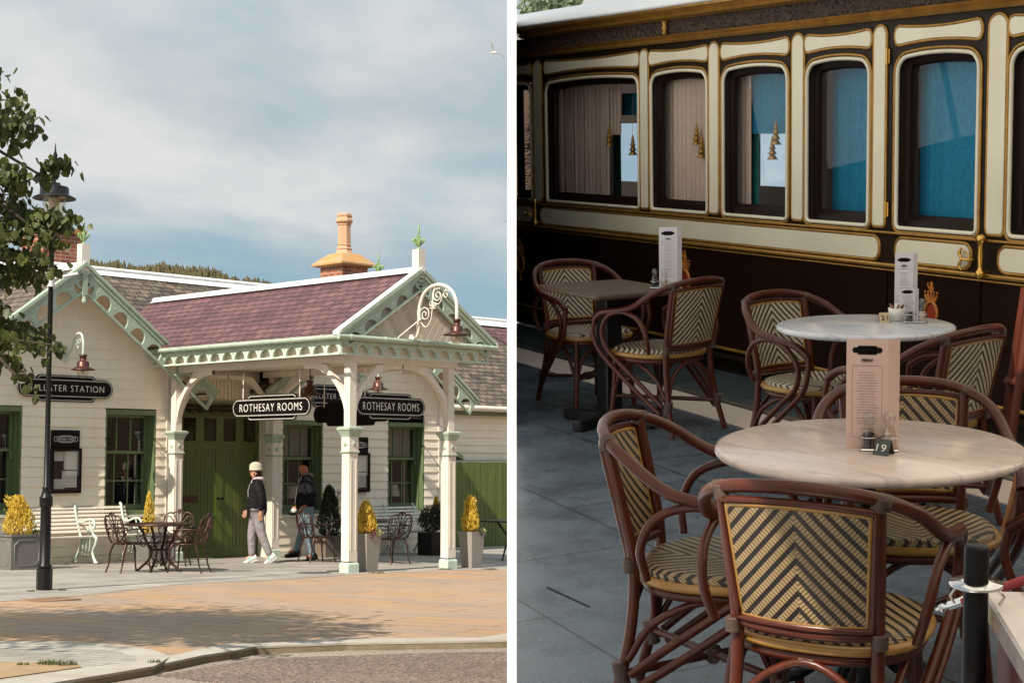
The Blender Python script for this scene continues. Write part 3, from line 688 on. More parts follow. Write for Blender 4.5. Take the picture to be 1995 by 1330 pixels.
def chimney(a0, a1, b0, b1, z0, z1, pot=None):
    mb = MB(); mb.box(a0, b0, z0, a1, b1, z1); c = mb.build('chimney', M['brick'], st_)
    if pot is None:
        mb = MB(); mb.box(a0 - .05, b0 - .05, z1, a1 + .05, b1 + .05, z1 + .10); mb.build('chimney_cap', M['lichen'], c)
        mb = MB(); mb.box(a0 - .06, b0 - .06, z0, a1 + .06, b1 + .06, z0 + .75 - .33); mb.build('flashing', paint('lead_flashing', (.16, .14, .13), .7), c); return
    mb = MB(); x, y = (a0 + a1) / 2, (b0 + b1) / 2; w0 = (a1 - a0) / 2 + .14; w1 = .24
    def sq(r, z): return [(x - r, y - r, z), (x + r, y - r, z), (x + r, y + r, z), (x - r, y + r, z)]
    mb.loft([sq(w0 - .1, z1), sq(w0, z1 + .03), sq(w0, z1 + .07), sq(w1 + .03, z1 + .30), sq(w1 - .02, z1 + .32)], smooth=False); mb.build('chimney_cap', M['lichen'], c)
    mb = MB(); Z = z1 + .30; mb.M = Matrix.Translation((x, y, Z)) @ Matrix.Diagonal((.80, .80, .66, 1)) @ Matrix.Translation((-x, -y, -Z))
    mb.lathe([(.27, 0), (.26, .04), (.215, .17), (.235, .20), (.23, .23), (.20, .26), (.195, .33), (.215, .345), (.195, .37), (.185, 1.02), (.21, 1.06), (.19, 1.09), (.25, 1.15), (.255, 1.20), (.235, 1.26), (.22, 1.29), (.22, 1.33), (.235, 1.345), (.235, 1.37), (.215, 1.38), (.22, 1.42), (.19, 1.45), (.15, 1.44)], (x, y, Z), 8, R(22.5), smooth=False)
    mb.build('chimney_pot', M['clay'], c)
chimney(7.30, 8.08, 8.55, 9.30, 5.0, 6.15, pot=1)
chimney(.05, .95, 9.1, 9.9, 4.9, 6.22)
# right wing
mb = MB(); siding(mb, 7.4, 15.5, 6.8, .9, 2.90, pitch=.17); siding(mb, 6.9, 7.4, 6.8, -.2, 2.9, pitch=.17); mb.build('wing_wall', M['cream'], st_)
mb = MB(); A = [(6.5, 6.62, 2.96), (15.5, 6.62, 2.96), (15.5, 9.8, 5.34), (6.5, 9.8, 5.34)]
mb.add(A + [Vector(p) - Vector((0, 0, .08)) for p in A], [(0, 1, 2, 3), (7, 6, 5, 4), (0, 4, 5, 1), (1, 5, 6, 2), (3, 2, 6, 7), (0, 3, 7, 4)])
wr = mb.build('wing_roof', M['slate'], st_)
mb = MB(); mb.tube([(6.5, 9.8, 5.38), (15.5, 9.8, 5.38)], .06, 8); mb.add([(6.5, 9.55, 5.20), (15.5, 9.55, 5.20), (15.5, 9.8, 5.40), (6.5, 9.8, 5.40)], [(0, 1, 2, 3)]); mb.build('ridge_cap', M['wridge'], wr)
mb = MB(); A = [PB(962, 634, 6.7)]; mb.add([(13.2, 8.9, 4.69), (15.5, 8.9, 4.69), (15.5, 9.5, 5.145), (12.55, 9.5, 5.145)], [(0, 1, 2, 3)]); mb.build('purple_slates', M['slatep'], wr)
mb = MB(); mb.tube([(6.5, 6.56, 2.93), (15.5, 6.56, 2.90)], .065, 10); mb.build('gutter', M['creamw'], wr)
mb = MB(); mb.box(6.6, 6.66, 2.76, 15.5, 6.72, 2.88); mb.build('fascia', M['green'], wr)

# shed with green verge between the wing and the fence
sh = thing('garden_shed', 'small cream boarded lean-to gable with green verge above the green fence', 'shed', FB, (7.9, 6.7, -.16))
mb = MB(); apx, apz = 7.75, 2.46
siding(mb, 7.0, 8.72, 6.62, -.16, 2.4, pitch=.15, lim=lambda z: (apx - (apz - z) / .5, apx + (apz - z) / .5)); mb.build('wall', M['cream'], sh)
mb = MB()
for s_ in (-1, 1):
    A = [Vector((apx, 6.45, apz)), Vector((apx + s_ * 1.35, 6.45, apz - .62)), Vector((apx + s_ * 1.35, 6.79, apz - .62)), Vector((apx, 6.79, apz))]
    mb.add(A + [a - Vector((0, 0, .09)) for a in A], [(0, 1, 2, 3), (7, 6, 5, 4), (0, 4, 5, 1), (1, 5, 6, 2), (2, 6, 7, 3), (3, 7, 4, 0)])
mb.build('roof', M['green'], sh)
# fence of upright boards
fe = thing('board_fence', 'tall green fence of upright boards right of the station building', 'fence', FB, (9, 6.4, -.17))
mb = MB(); x = 6.95; rng = random.Random(2)
while x < 13.2:
    mb.bbox(x + .004, 6.40 + rng.uniform(-.003, .003), gz(x) - .05, x + .117, 6.425, 1.74 - .004 * x + rng.uniform(-.006, .006), .004); x += .121
mb.build('boards', M['fence'], fe)
mb = MB(); mb.box(6.95, 6.43, .3, 13.2, 6.48, .4); mb.box(6.95, 6.43, 1.3, 13.2, 6.48, 1.4); mb.build('rail', M['fence'], fe)
mb = MB(); mb.bbox(10.9, 6.30, gz(11) - .05, 11.02, 6.39, 1.74, .01); mb.build('post', M['fence'], fe)

# ================================================================== PORCH
po = thing('entrance_porch', 'open timber porch with purple slate roof, mint fretwork and four cream columns', 'porch', FB, (0, 0, 0))
CA, CB = 2.25, 4.85
def column(a, b):
    zg = gz(a); mb = MB(); s = .088
    def sq(r, z, x=a, y=b): return [(x - r, y - r, z), (x + r, y - r, z), (x + r, y + r, z), (x - r, y + r, z)]
    z = zg
    mb.loft([sq(s, z + .18), sq(s, z + 2.12)], smooth=False)
    mb.loft([sq(.068, z + 2.25), sq(.068, 3.262)], smooth=False)
    # raised fillets on each face of the shaft
    for dx, dy in ((0, -1), (-1, 0), (0, 1), (1, 0)):
        for k in (-1, 1):
            px, py = a + dx * s, b + dy * s
            if dx == 0: mb.box(px + k * .052 - .008, min(py, py + dy * .007), z + .35, px + k * .052 + .008, max(py, py + dy * .007), z + 1.75)
            else: mb.box(min(px, px + dx * .007), py + k * .052 - .008, z + .35, max(px, px + dx * .007), py + k * .052 + .008, z + 1.75)
    mb.loft([sq(s + .006, z + 1.86), sq(s + .006, z + 2.12)], smooth=False)
    c = mb.build('column', M['creamw'], po)
    m = MB(); m.loft([sq(s + .012, z + 2.10), sq(s + .02, z + 2.13), sq(s + .045, z + 2.185), sq(s + .062, z + 2.205), sq(s + .062, z + 2.232), sq(s + .03, z + 2.25)], smooth=False)
    m.build('capital', M['mint'], c); m = MB(); m.loft([sq(s + .016, z + 1.845), sq(s + .022, z + 1.86), sq(s + .016, z + 1.875)], smooth=False); m.build('collar', M['mint'], c)
    m = MB(); m.loft([sq(s + .020, z - .02), sq(s + .020, z + .13), sq(s + .004, z + .16)], smooth=False); m.build('plinth', M['mintl'], c)
    m = MB()
    for dx, dy in ((0, -1), (-1, 0), (0, 1), (1, 0)):
        cx, cy = a + dx * (s + .010), b + dy * (s + .010); m.ball((cx, cy, z + 1.985), (.036 if dy else .014, .036 if dx else .014, .040), 12, 6)
    m.build('roundel', M['mint'], c)
for (a, b) in ((.085, .085), (CA, .085), (.085, CB - .2), (CA, CB - .2)): column(a, b)
# beams
mb = MB(); bz0, bz1 = 3.26, 3.37
mb.box(-.01, -.02, bz0, CA + .11, .20, bz1); mb.box(-.01, .20, bz0, .20, CB, bz1 - .002); mb.box(CA - .11, .20, bz0, CA + .11, CB, bz1 - .002)
mb.build('beam', M['creamw'], po)
# curved braces
def brace(a, b, da, db, span=.98, h=1.0):
    mb = MB(); n = 14; th_ = .045; e0 = .0
    inner = [(span * (1 - math.cos(k / n * math.pi / 2)), bz0 - h + (h - .0) * math.sin(k / n * math.pi / 2) - (.07 if k == n else .07 * (k / n) ** 2)) for k in range(n + 1)]
    outer = []
    x0, z0, x1, z1 = 0.0, bz0 - h * .50, span * .50, bz0 + .0
    for k in range(n + 1):
        t = k / n
        if t < .35: outer.append((0.0, bz0 - h + (h * .50) * t / .35))
        elif t < .8: q = (t - .35) / .45; outer.append((x1 * q, z0 + (z1 - z0) * q))
        else: q = (t - .8) / .2; outer.append((x1 + (span + .03 - x1) * q, bz0))
    inner.append((span + .03, inner[-1][1])); outer.append((span + .03, bz0))
    for k in range(len(inner) - 1):
        (x0, z0), (y0, w0), (x1, z1), (y1, w1) = inner[k], outer[k], inner[k + 1], outer[k + 1]
        def q(x, z, o): return (a + da * (x + .062) + (db and o), b + db * (x + .062) + (da and o), z)
        vs = [q(x0, z0, -th_), q(x1, z1, -th_), q(y1, w1, -th_), q(y0, w0, -th_), q(x0, z0, th_), q(x1, z1, th_), q(y1, w1, th_), q(y0, w0, th_)]
        mb.add(vs, [(0, 1, 2, 3), (7, 6, 5, 4), (0, 4, 5, 1), (2, 6, 7, 3)])
    mb.build('brace', M['creamw'], po)
for (a, b, dirs) in ((.085, .085, ((1, 0), (0, 1))), (CA, .085, ((-1, 0), (0, 1))), (.085, CB - .2, ((0, -1), (1, 0))), (CA, CB - .2, ((0, -1), (-1, 0)))):
    for d in dirs: brace(a, b, *d)
# ceiling of the porch
mb = MB()
for k in range(26):
    y = .25 + k * .18; mb.box(.2, y, 3.375, CA, y + .172, 3.395)
mb.build('ceiling_boards', M['cream'], po)
# fretted valance, fascia, gutter
FA0, FA1, FB0, FZ = -.30, 2.62, -.11, 3.555
FA1 = PB(950, 700, FB0).x
pm = (FA0 + FA1) / 2
f = MB(); stt = MB()
fret(f, (FA0, FB0, FZ), (FA1, FB0, FZ), .20, 11, .03, top=.035, rad=.40, rail=.022); studs(stt, (FA0, FB0, FZ), (FA1, FB0, FZ), .3, 11, .03, t=.075)
fret(f, (FA0, CB, FZ), (FA0, FB0, FZ), .20, 15, .03, out=(-1, 0, 0), top=.035, rad=.40, rail=.022); studs(stt, (FA0, CB, FZ), (FA0, FB0, FZ), .3, 15, .03, out=(-1, 0, 0), t=.075)
fret(f, (FA1, CB, FZ), (FA1, FB0, FZ), .20, 15, .03, out=(1, 0, 0), top=.035, rad=.40, rail=.022)
o = f.build('valance', M['mintl'], po); stt.build('stud', M['mint'], o)
mb = MB(); mb.box(FA0 + .02, FB0 + .02, FZ - .06, FA1 - .02, CB, FZ + .02); mb.box(FA0 - .05, FB0 - .06, FZ, FA1 + .05, FB0 + .1, FZ + .05); mb.box(FA0 - .05, FB0 + .1, FZ, FA0 + .1, CB, FZ + .05); mb.box(FA1 - .1, FB0 + .1, FZ, FA1 + .05, CB, FZ + .05); mb.build('cornice', M['mint'], po)
mb = MB()
def gutter(mb, p, q): mb.tube([p, q], .042, 10)
gutter(mb, (FA0 - .08, CB + .05, FZ + .062), (FA0 - .08, FB0 - .1, FZ + .062)); gutter(mb, (FA0 - .13, FB0 - .10, FZ + .061), (FA1 + .12, FB0 - .10, FZ + .061)); gutter(mb, (FA1 + .08, CB, FZ + .062), (FA1 + .08, FB0 - .1, FZ + .062))
for k in range(7): y = FB0 + .3 + k * .72; mb.tube([(FA0 - .08, y, FZ + .062), (FA0 - .08, y + .05, FZ + .062)], .050, 10)
for k in range(5): x = FA0 + .1 + k * .72; mb.tube([(x, FB0 - .10, FZ + .061), (x + .05, FB0 - .10, FZ + .061)], .051, 10)
mb.build('gutter', M['mint'], po)
mb = MB(); mb.box(FA0 + .09, FB0 + .07, 3.375, FA1 - .09, FB0 + .10, FZ); mb.box(FA0 + .09, FB0 + .10, 3.375, FA0 + .12, CB, FZ); mb.box(FA1 - .12, FB0 + .10, 3.375, FA1 - .09, CB, FZ); mb.build('frieze', M['cream'], po)
# porch roof and pediment
PZ, PBK = 4.775, 7.2
half = pm - FA0 + .09; PS = (PZ - 3.665) / half
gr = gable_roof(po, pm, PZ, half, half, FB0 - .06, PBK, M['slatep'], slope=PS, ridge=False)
mb = MB(); mb.tube([(pm, FB0 - .1, PZ + .03), (pm, PBK, PZ + .03)], .05, 8)
for sgn in (-1, 1):
    mb.add([(pm, FB0 - .08, PZ + .04), (pm + sgn * .10, FB0 - .08, PZ + .04 - .10 * PS), (pm + sgn * .10, PBK, PZ + .04 - .10 * PS), (pm, PBK, PZ + .04)], [(0, 1, 2, 3) if sgn > 0 else (3, 2, 1, 0)])
    A = [Vector((pm, FB0 - .12, PZ + .06)), Vector((pm + sgn * (half + .04), FB0 - .12, PZ + .06 - PS * (half + .04))), Vector((pm + sgn * (half + .04), FB0 + .03, PZ + .06 - PS * (half + .04))), Vector((pm, FB0 + .03, PZ + .06))]
    mb.add(A + [a - Vector((0, 0, .055)) for a in A], [(0, 1, 2, 3), (7, 6, 5, 4), (0, 4, 5, 1), (1, 5, 6, 2), (2, 6, 7, 3), (3, 7, 4, 0)])
mb.build('ridge_cap', M['wridge'], gr)
barge(po, pm, PZ + .02, half - .06, half - .06, FB0 - .05, 5, h=.22, slope=PS)
mb = MB(); n = 30; nb = 15                                       # boarded pediment, boards square to the rakes
zb = FZ + .05
mb.add([(FA0, FB0 + .01, zb), (FA1, FB0 + .01, zb), (pm, FB0 + .01, PZ - .04)], [(0, 1, 2)])
for sgn in (-1, 1):
    s = Vector((-sgn, 0, PS)).normalized()                        # along the rake, upwards to the ridge
    dn = Vector((s.z * -1 * -sgn, 0, 0)); d = Vector((-s.z * -sgn * 1.0, 0, -abs(s.x))).normalized()
    st0 = Vector((pm + sgn * half, 0, FZ + .05))
    Lr = half * math.sqrt(1 + PS * PS); m_ = 17
    for k in range(m_):
        p = st0 + s * (Lr * (k + .5) / m_); dd = Vector((-sgn * abs(s.z), 0, -abs(s.x)))
        # length until the cornice or the centre line
        t1 = (p.z - zb) / abs(s.x); t2 = abs(p.x - pm) / abs(s.z) if abs(s.z) > .01 else 9
        t = min(t1, t2); w_ = s * (Lr / m_ * .46); e = p + dd * t
        if t < .12: continue
        vs = [p - w_, p + w_, e + w_ * (1 if t1 > t2 else 1), e - w_]
        mb.add([(v.x, FB0 - .006, max(v.z, zb)) for v in vs] + [(v.x, FB0 + .009, max(v.z, zb)) for v in vs], [(0, 1, 2, 3), (3, 2, 1, 0), (0, 4, 5, 1), (1, 5, 6, 2), (2, 6, 7, 3), (3, 7, 4, 0)])
mb.build('pediment', paint('pediment_cream', (.86, .74, .63), .6, var=.05), po)
finial_post(po, pm, FB0 - .02, PZ + .05, zt=.30, drop=False)

# ================================================================== SIGNS, LAMPS AND FURNITURE OUTSIDE
def stadium(x0, z0, x1, z1, r=None, n=8):
    r = min(r or 9, (z1 - z0) / 2, (x1 - x0) / 2); out = []
    for cx, cz, a0 in ((x1 - r, z0 + r, -90), (x1 - r, z1 - r, 0), (x0 + r, z1 - r, 90), (x0 + r, z0 + r, 180)):
        for k in range(n + 1): t = R(a0 + 90 * k / n); out.append((cx + r * math.cos(t), cz + r * math.sin(t)))
    return out
def text_obj(txt, width, height, mat, parent, M4, name='lettering', font_sp=1.18):
    cu = bpy.data.curves.new('lettering', 'FONT'); cu.body = txt; cu.align_x = 'CENTER'; cu.align_y = 'CENTER'; cu.size = 1; cu.space_character = font_sp; cu.extrude = .012; cu.offset = -.013; cu.resolution_u = 4
    o = bpy.data.objects.new('tmp', cu); COL.objects.link(o)
    dg = bpy.context.evaluated_depsgraph_get(); me = bpy.data.meshes.new_from_object(o.evaluated_get(dg)); bpy.data.objects.remove(o); bpy.data.curves.remove(cu)
    xs = [v.co.x for v in me.vertices]; ys = [v.co.y for v in me.vertices]
    sx = width / (max(xs) - min(xs)); sy = height / (max(ys) - min(ys)); mx = (max(xs) + min(xs)) / 2; my = (max(ys) + min(ys)) / 2
    for v in me.vertices: v.co = Vector(((v.co.x - mx) * sx, (v.co.y - my) * sy, v.co.z * .3))
    me.materials.clear(); me.materials.append(mat)
    o = bpy.data.objects.new(name, me); COL.objects.link(o); o.parent = parent; o.matrix_local = M4
    return o
TXT = Matrix(((1, 0, 0, 0), (0, 0, -1, 0), (0, 1, 0, 0), (0, 0, 0, 1)))   # text plane upright, facing -y
def totem(mb, wd, ht, y0, y1, grow=0.0):
    """sign outline: long stadium plate with a shorter plate behind showing above and below (local x, z; centre 0)"""
    g = grow; mb.prism(stadium(-wd / 2 + g, -ht / 2 + g, wd / 2 - g, ht / 2 - g), 'y', y0, y1)
def totem2(mb, wd, ht, y0, y1, grow=0.0):
    g = grow; w_, h_ = wd * .63, ht * 1.42; mb.prism(stadium(-w_ / 2 + g, -h_ / 2 + g, w_ / 2 - g, h_ / 2 - g, ht * .24), 'y', y0, y1)
def station_sign(name, label, txt, wd, ht, loc, rz, tw, th_, rods=None, back=False, group=None, tx=0.0):
    t = thing(name, label, 'sign', FB, loc, rz, group, local=True)
    mb = MB(); totem2(mb, wd, ht, .012, .03); totem(mb, wd, ht, -.012, .0115); pl = mb.build('plate', M['signb'], t)
    mb = MB()                                                       # white lines
    def outline(f, y, wd_, ht_, g, wl):
        A, B = MB(), MB(); f(A, wd_, ht_, 0, 1, g); f(B, wd_, ht_, 0, 1, g + wl); n = len(A.v) // 2
        mb.loft([[(v.x, y, v.z) for v in A.v[:n]], [(v.x, y, v.z) for v in B.v[:n]]], caps=False, smooth=False)
    outline(totem, -.0135, wd, ht, .014, .016); outline(totem2, .0105, wd, ht, .014, .014)
    mb.build('border', M['signw'], t)
    if txt: text_obj(txt, tw, th_, M['signw'], t, Matrix.Translation((tx, -.0135, 0)) @ TXT)
    if rods:
        mb = MB()
        for x in rods[0]: mb.tube([(x, .01, ht * .4), (x, .01, rods[1])], .010, 6)
        mb.build('hanging_rod', M['creamw'], t)
    return t
station_sign('station_sign', 'black station sign with white letters on the left gable wall, partly behind the lamp post', 'BALLATER STATION', 1.77, .31, (-1.98, BW - .05, 2.925), 0, 1.42, .105)
station_sign('station_sign', 'black station sign on the wall behind the porch, mostly hidden by other signs', 'BALLATER STATION', 1.77, .31, (3.93, BW - .05, 2.97), 0, 1.42, .105)
# hanging in the left opening (faces the square), in the front opening, and the back of one in the right opening
s2 = station_sign('hanging_sign', 'black hanging sign in the left porch opening between the braces', 'ROTHESAY ROOMS', 2.02, .30, (.11, 2.07, 2.60), R(-90), 1.62, .125, ((-.75, .72), .58))
s3 = station_sign('hanging_sign', 'black hanging sign in the front porch opening between the two front columns', 'ROTHESAY ROOMS', 1.50, .30, (.97, .11, 2.585), 0, 1.22, .125, ((-.55, .52), .60))
s4 = station_sign('hanging_sign', 'black back of the hanging sign in the right porch opening, seen behind the front column', None, 2.02, .30, (CA, 2.5, 2.55), R(90), 1.62, .125, ((-.75, .72), .62))
# menu cases
def menu_case(u0, u1, v0, v1, label):
    p, q = PB(u0, v0, BW - .08), PB(u1, v1, BW - .08); x0, x1, z0, z1 = p.x, q.x, q.z, p.z; zm = z1 - (z1 - z0) * .285
    t = thing('menu_case', label, 'menu case', FB, (x0, BW - .05, z0), group='menu cases on the gable walls')
    mb = MB(); mb.bbox(x0 + .01, BW - .06, zm, x1 - .02, BW - .03, z1, .004); mb.build('header_board', M['signb'], t)
    mb = MB(); y0, y1 = BW - .10, BW - .02; f = .045
    mb.box(x0, y1 - .02, z0, x1, y1, zm); mb.box(x0, y0, z0, x0 + f, y1 - .02, zm); mb.box(x1 - f, y0, z0, x1, y1 - .02, zm); mb.box(x0 + f, y0, z0, x1 - f, y1 - .02, z0 + f); mb.box(x0 + f, y0, zm - f, x1 - f, y1 - .02, zm)
    c = mb.build('case', M['signb'], t)
    a, b, cc, d = x0 + f + .02, x1 - f - .015, z0 + f + .03, zm - f - .015; m_ = a + (b - a) * .44
    for (e0, e1, g0, g1, tl) in ((a, m_ - .01, cc + (d - cc) * .75, d, 0), (m_, b, cc + (d - cc) * .52, d, 0), (m_ - .03, b, cc + .02, cc + (d - cc) * .48, .0), (a, m_ + .02, cc, cc + (d - cc) * .26, .02)):
        s = MB(); s.box(e0, y1 - .028 - tl * .1, g0, e1, y1 - .022 - tl * .1, g1); pp = s.build('notice', M['paper'], t)
        s = MB(); z = g1 - .03
        while z > g0 + .02: s.box(e0 + .02, y1 - .0295 - tl * .1, z - .003, e1 - .02 - .03 * random.random(), y1 - .0285 - tl * .1, z); z -= .018
        s.build('printed_lines', M['shade'], pp)
    mb = MB(); mb.add([(x0 + f, y0 + .012, z0 + f), (x1 - f, y0 + .012, z0 + f), (x1 - f, y0 + .012, zm - f), (x0 + f, y0 + .012, zm - f)], [(0, 1, 2, 3)]); mb.build('pane', M['glassw'], t)
    cx, cz = (x0 + x1) / 2, (z1 + zm) / 2 - .0; wd = (x1 - x0) * .80; mb = MB()
    for f_, w_, h_ in ((0, wd, .085), (1, wd * .62, .118)):
        n = 6; A = stadium(cx - w_ / 2, cz - h_ / 2, cx + w_ / 2, cz + h_ / 2); B = stadium(cx - w_ / 2 + .006, cz - h_ / 2 + .006, cx + w_ / 2 - .006, cz + h_ / 2 - .006)
        mb.loft([[(x, BW - .0615 - .0005 * f_, z) for x, z in A], [(x, BW - .0615 - .0005 * f_, z) for x, z in B]], caps=False, smooth=False)
    mb.build('emblem_line', M['signw'], t)
    o = text_obj('ROTHESAY ROOMS', wd * .78, .035, M['signw'], t, Matrix.Translation((cx - x0, -.012, cz - z0)) @ TXT)
menu_case(101, 157, 837, 960, 'black framed menu case with papers on the left gable wall beside the lamp post')
menu_case(683, 720, 851, 958, 'black framed menu case on the right gable wall, half behind the front column')
# ---- lamps
def copper_lamp(t, x, y, z, s=1.0, rim=.20):
    """railway style copper lamp, top at z"""
    mb = MB(); mb.lathe([(.02, 0), (.05, -.003), (.066, -.012), (.066, -.035), (.052, -.042), (.052, -.105), (.085, -.118), (.098, -.130), (.098, -.195), (.105, -.205), (rim * .75, -.232), (rim, -.252), (rim * .98, -.260), (.10, -.225), (.02, -.22)], (x, y, z), 24)
    sh = mb.build('lamp_shade', M['copper'], t)
    m = MB(); m.lathe([(.062, -.225), (.085, -.25), (.095, -.29), (.088, -.34), (.06, -.38), (.02, -.395)], (x, y, z), 18); m.build('globe', M['bulb'], t)
    m = MB(); m.ball((x, y, z - .30), (.03, .03, .04)); m.build('bulb', M['opal'], t)
def neck_wall(label, x, z, arm_dx):
    t = thing('wall_lamp', label, 'lamp', FB, (x, BW, z), group='copper lamps on swan necks and rods')
    mb = MB(); zz = z; x0 = x - arm_dx
    mb.box(x0 - .03, BW - .06, zz - .10, x0 + .03, BW - .012, zz + .17)
    mb.curve([(x0, BW - .05, zz + .02), (x0 + .10 * 0, BW - .14, zz + .03), (x0, BW - .24, zz + .16), (x0, BW - .36, zz + .34), (x0, BW - .50, zz + .33), (x0, BW - .56, zz + .18), (x0, BW - .56, zz + .0)], .020, 8, 6)
    for k, (yy, z2, r) in enumerate(((.36, .20, .05), (.44, .22, .05), (.40, .12, .03))):
        mb.tube([(x0, BW - yy + r * math.cos(q) * (1 - q / 12), zz + z2 + r * math.sin(q) * (1 - q / 12)) for q in [i * .45 for i in range(18)]], .006, 5)
    mb.build('swan_neck', M['mintl'], t); copper_lamp(t, x0, BW - .56, zz + .0)
    return t
p = PA(162, 690, -9) ; p = PB(162, 690, BW - .56); neck_wall('copper lamp on a curled mint bracket above the left gable sign', p.x, p.z, 0)
p = PB(737, 733, BW - .56); neck_wall('copper lamp glimpsed between the porch brace and its rod, on the right gable wall', p.x, p.z, 0)
p = PB(604, 740, 2.4); t = thing('pendant_lamp', 'copper pendant lamp hanging under the porch ceiling beside the hanging sign', 'lamp', FB, (p.x, 2.4, p.z), group='copper lamps on swan necks and rods')
mb = MB(); mb.tube([(p.x, 2.4, p.z), (p.x, 2.4, 3.37)], .009, 6); mb.lathe([(.05, 0), (.05, -.02), (.02, -.04)], (p.x, 2.4, 3.37), 10); mb.build('rod', M['black'], t); copper_lamp(t, p.x, 2.4, p.z, rim=.24)
# large swan neck on the pediment
a_ = PB(800, 654, -.16).x + .02; zb0 = 3.68; b0 = FB0 - .05
t = thing('swan_neck_lamp', 'large scrolled swan neck lamp arching out from the porch pediment', 'lamp', FB, (a_, b0, zb0), group='copper lamps on swan necks and rods')
mb = MB(); mb.ball((a_, b0 - .0, zb0), (.05, .04, .06)); q = lambda y, z: (a_, b0 - y, zb0 + z)
mb.curve([q(0, 0), q(.08, -.01), q(.14, .06), q(.17, .25), q(.17, .42)], .028, 8, 5)
arch = [q(.17, .38), q(.19, .52), q(.29, .70), q(.47, .80), q(.70, .80), q(.90, .70), q(1.0, .54), q(1.02, .38), q(1.02, .24)]
mb.curve(arch, .028, 8, 7)
mb.tube([q(.22, .30), (a_ - .33, b0 - .06, zb0 + .0), (a_ - .36, b0, zb0 - .10)], .010, 6); mb.tube([q(.22, .30), (a_ + .16, b0 - .06, zb0 - .02), (a_ + .2, b0, zb0 - .14)], .010, 6)
nk = mb.build('swan_neck', M['creamw'], t)
def spiral(mb, cy, cz, r0, turns, a0, r, dirn=1, sh=.16):
    pts = []
    n = int(turns * 14)
    for i in range(n + 1):
        f_ = i / n; rad = r0 * (1 - f_ * (1 - sh)); an = a0 + dirn * f_ * turns * 2 * math.pi; pts.append(q(cy + rad * math.cos(an), cz + rad * math.sin(an)))
    mb.tube(pts, r, 6)
mb = MB(); mb.M = Matrix.Translation((a_, b0 - .17, zb0 + .36)) @ Matrix.Scale(.84, 4) @ Matrix.Translation((-a_, -(b0 - .24), -(zb0 + .40))); spiral(mb, .40, .40, .155, 1.7, R(200), .011, -1); spiral(mb, .74, .74, .14, 1.6, R(60), .011, 1); spiral(mb, .57, .58, .075, 1.5, R(240), .010, 1); spiral(mb, .66, .56, .065, 1.5, R(-60), .010, -1); spiral(mb, .97, .74, .09, 1.2, R(30), .011, 1)
mb.curve([q(.30, .25), q(.42, .16), q(.55, .26), q(.60, .50), q(.62, .80), q(.74, .98)], .011, 6, 6); mb.curve([q(.60, .62), q(.78, .58), q(.88, .74), q(.98, .86)], .011, 6, 6)
mb.build('scrollwork', M['creamw'], t)
copper_lamp(t, a_, b0 - 1.02, zb0 + .25, rim=.22)
# ---- street lamp
LP = G(86, 1149); lx, ly, lz = LP.x, LP.y, gz(LP.x)
t = thing('street_lamp', 'tall black cast iron lamp post with a pan shaped lantern among the tree leaves', 'street lamp', FB, (lx, ly, lz))
mb = MB(); mb.lathe([(.098, 0), (.098, .26), (.07, .28)], (lx, ly, lz), 8, R(10), smooth=False)
mb.lathe([(.072, .27), (.092, .29), (.085, .31), (.068, .33), (.066, .9), (.064, 1.03), (.08, 1.04), (.082, 1.07), (.078, 1.085), (.084, 1.10), (.078, 1.125), (.086, 1.13), (.080, 1.15), (.062, 1.18), (.045, 1.25), (.05, 1.26), (.05, 1.275), (.036, 1.29), (.032, 2.2), (.032, 4.78), (.042, 4.79), (.042, 4.83), (.028, 4.84)], (lx, ly, lz), 16)
pst = mb.build('post', M['black'], t)
ltop = PB(107, 310, ly).z
# crook: goes up left side and over to hang the lantern
zl = PB(107, 380, ly).z
xr = -.10
ux = Vector((math.cos(-YAW), math.sin(-YAW), 0))                    # picture-right as a station-frame direction
def lp(r, z): return (lx + ux.x * r, ly + ux.y * r, z)
mb = MB(); c0 = .10
mb.curve([lp(.02, lz + 4.7), lp(.03, lz + 4.85), lp(.03, lz + 5.05), lp(-.02, lz + 5.16), lp(-.12, lz + 5.16), lp(-.14, lz + 5.3), lp(-.14, zl), lp(-.12, zl + .25), lp(.0, zl + .42), lp(.02, zl + .48)], .020, 8, 6)
mb.lathe([(.02, .30), (.03, .34), (.045, .38), (.03, .42), (.022, .46), (.03, .50), (.012, .56), (.004, .66)], lp(.02, zl), 10)
mb.tube([lp(.02, zl + .1), lp(.02, zl + .45)], .018, 8)
mb.build('crook', M['black'], t)
mb = MB(); mb.lathe([(.02, .16), (.07, .15), (.08, .12), (.165, .10), (.18, .08), (.18, .0), (.265, -.04), (.27, -.055), (.18, -.03), (.05, -.02)], lp(.02, zl), 26); mb.build('lantern_pan', M['black'], t)
mb = MB(); mb.lathe([(.15, -.03), (.145, -.12), (.12, -.24), (.06, -.34), (.01, -.36)], lp(.02, zl), 22); mb.build('lantern_glass', M['bulb'], t)
mb = MB(); mb.lathe([(.05, -.02), (.07, -.06), (.06, -.2), (.03, -.24)], lp(.02, zl), 14); mb.build('bulb', M['opal'], t)
zb_ = PB(98, 540, ly).z; mb = MB(); mb.tube([lp(0, zb_ - .12), lp(0, zb_ + .02)], .048, 12); mb.box(*(min(lp(.0, 0)[0], lp(.33, 0)[0]),) * 0 or (0, 0, 0, 0, 0, 0)) if False else None
A, B = Vector(lp(.02, zb_ - .02)), Vector(lp(.34, zb_ + .05)); mb.tube([A, B], .018, 6); mb.build('banner_arm', M['wridge'], t)
zb_ = PB(92, 932, ly).z; mb = MB(); mb.tube([lp(0, zb_ - .04), lp(0, zb_ + .04)], .0345, 16); mb.build('sticker', paint('pale_blue_sticker', (.42, .58, .66), .5), t)
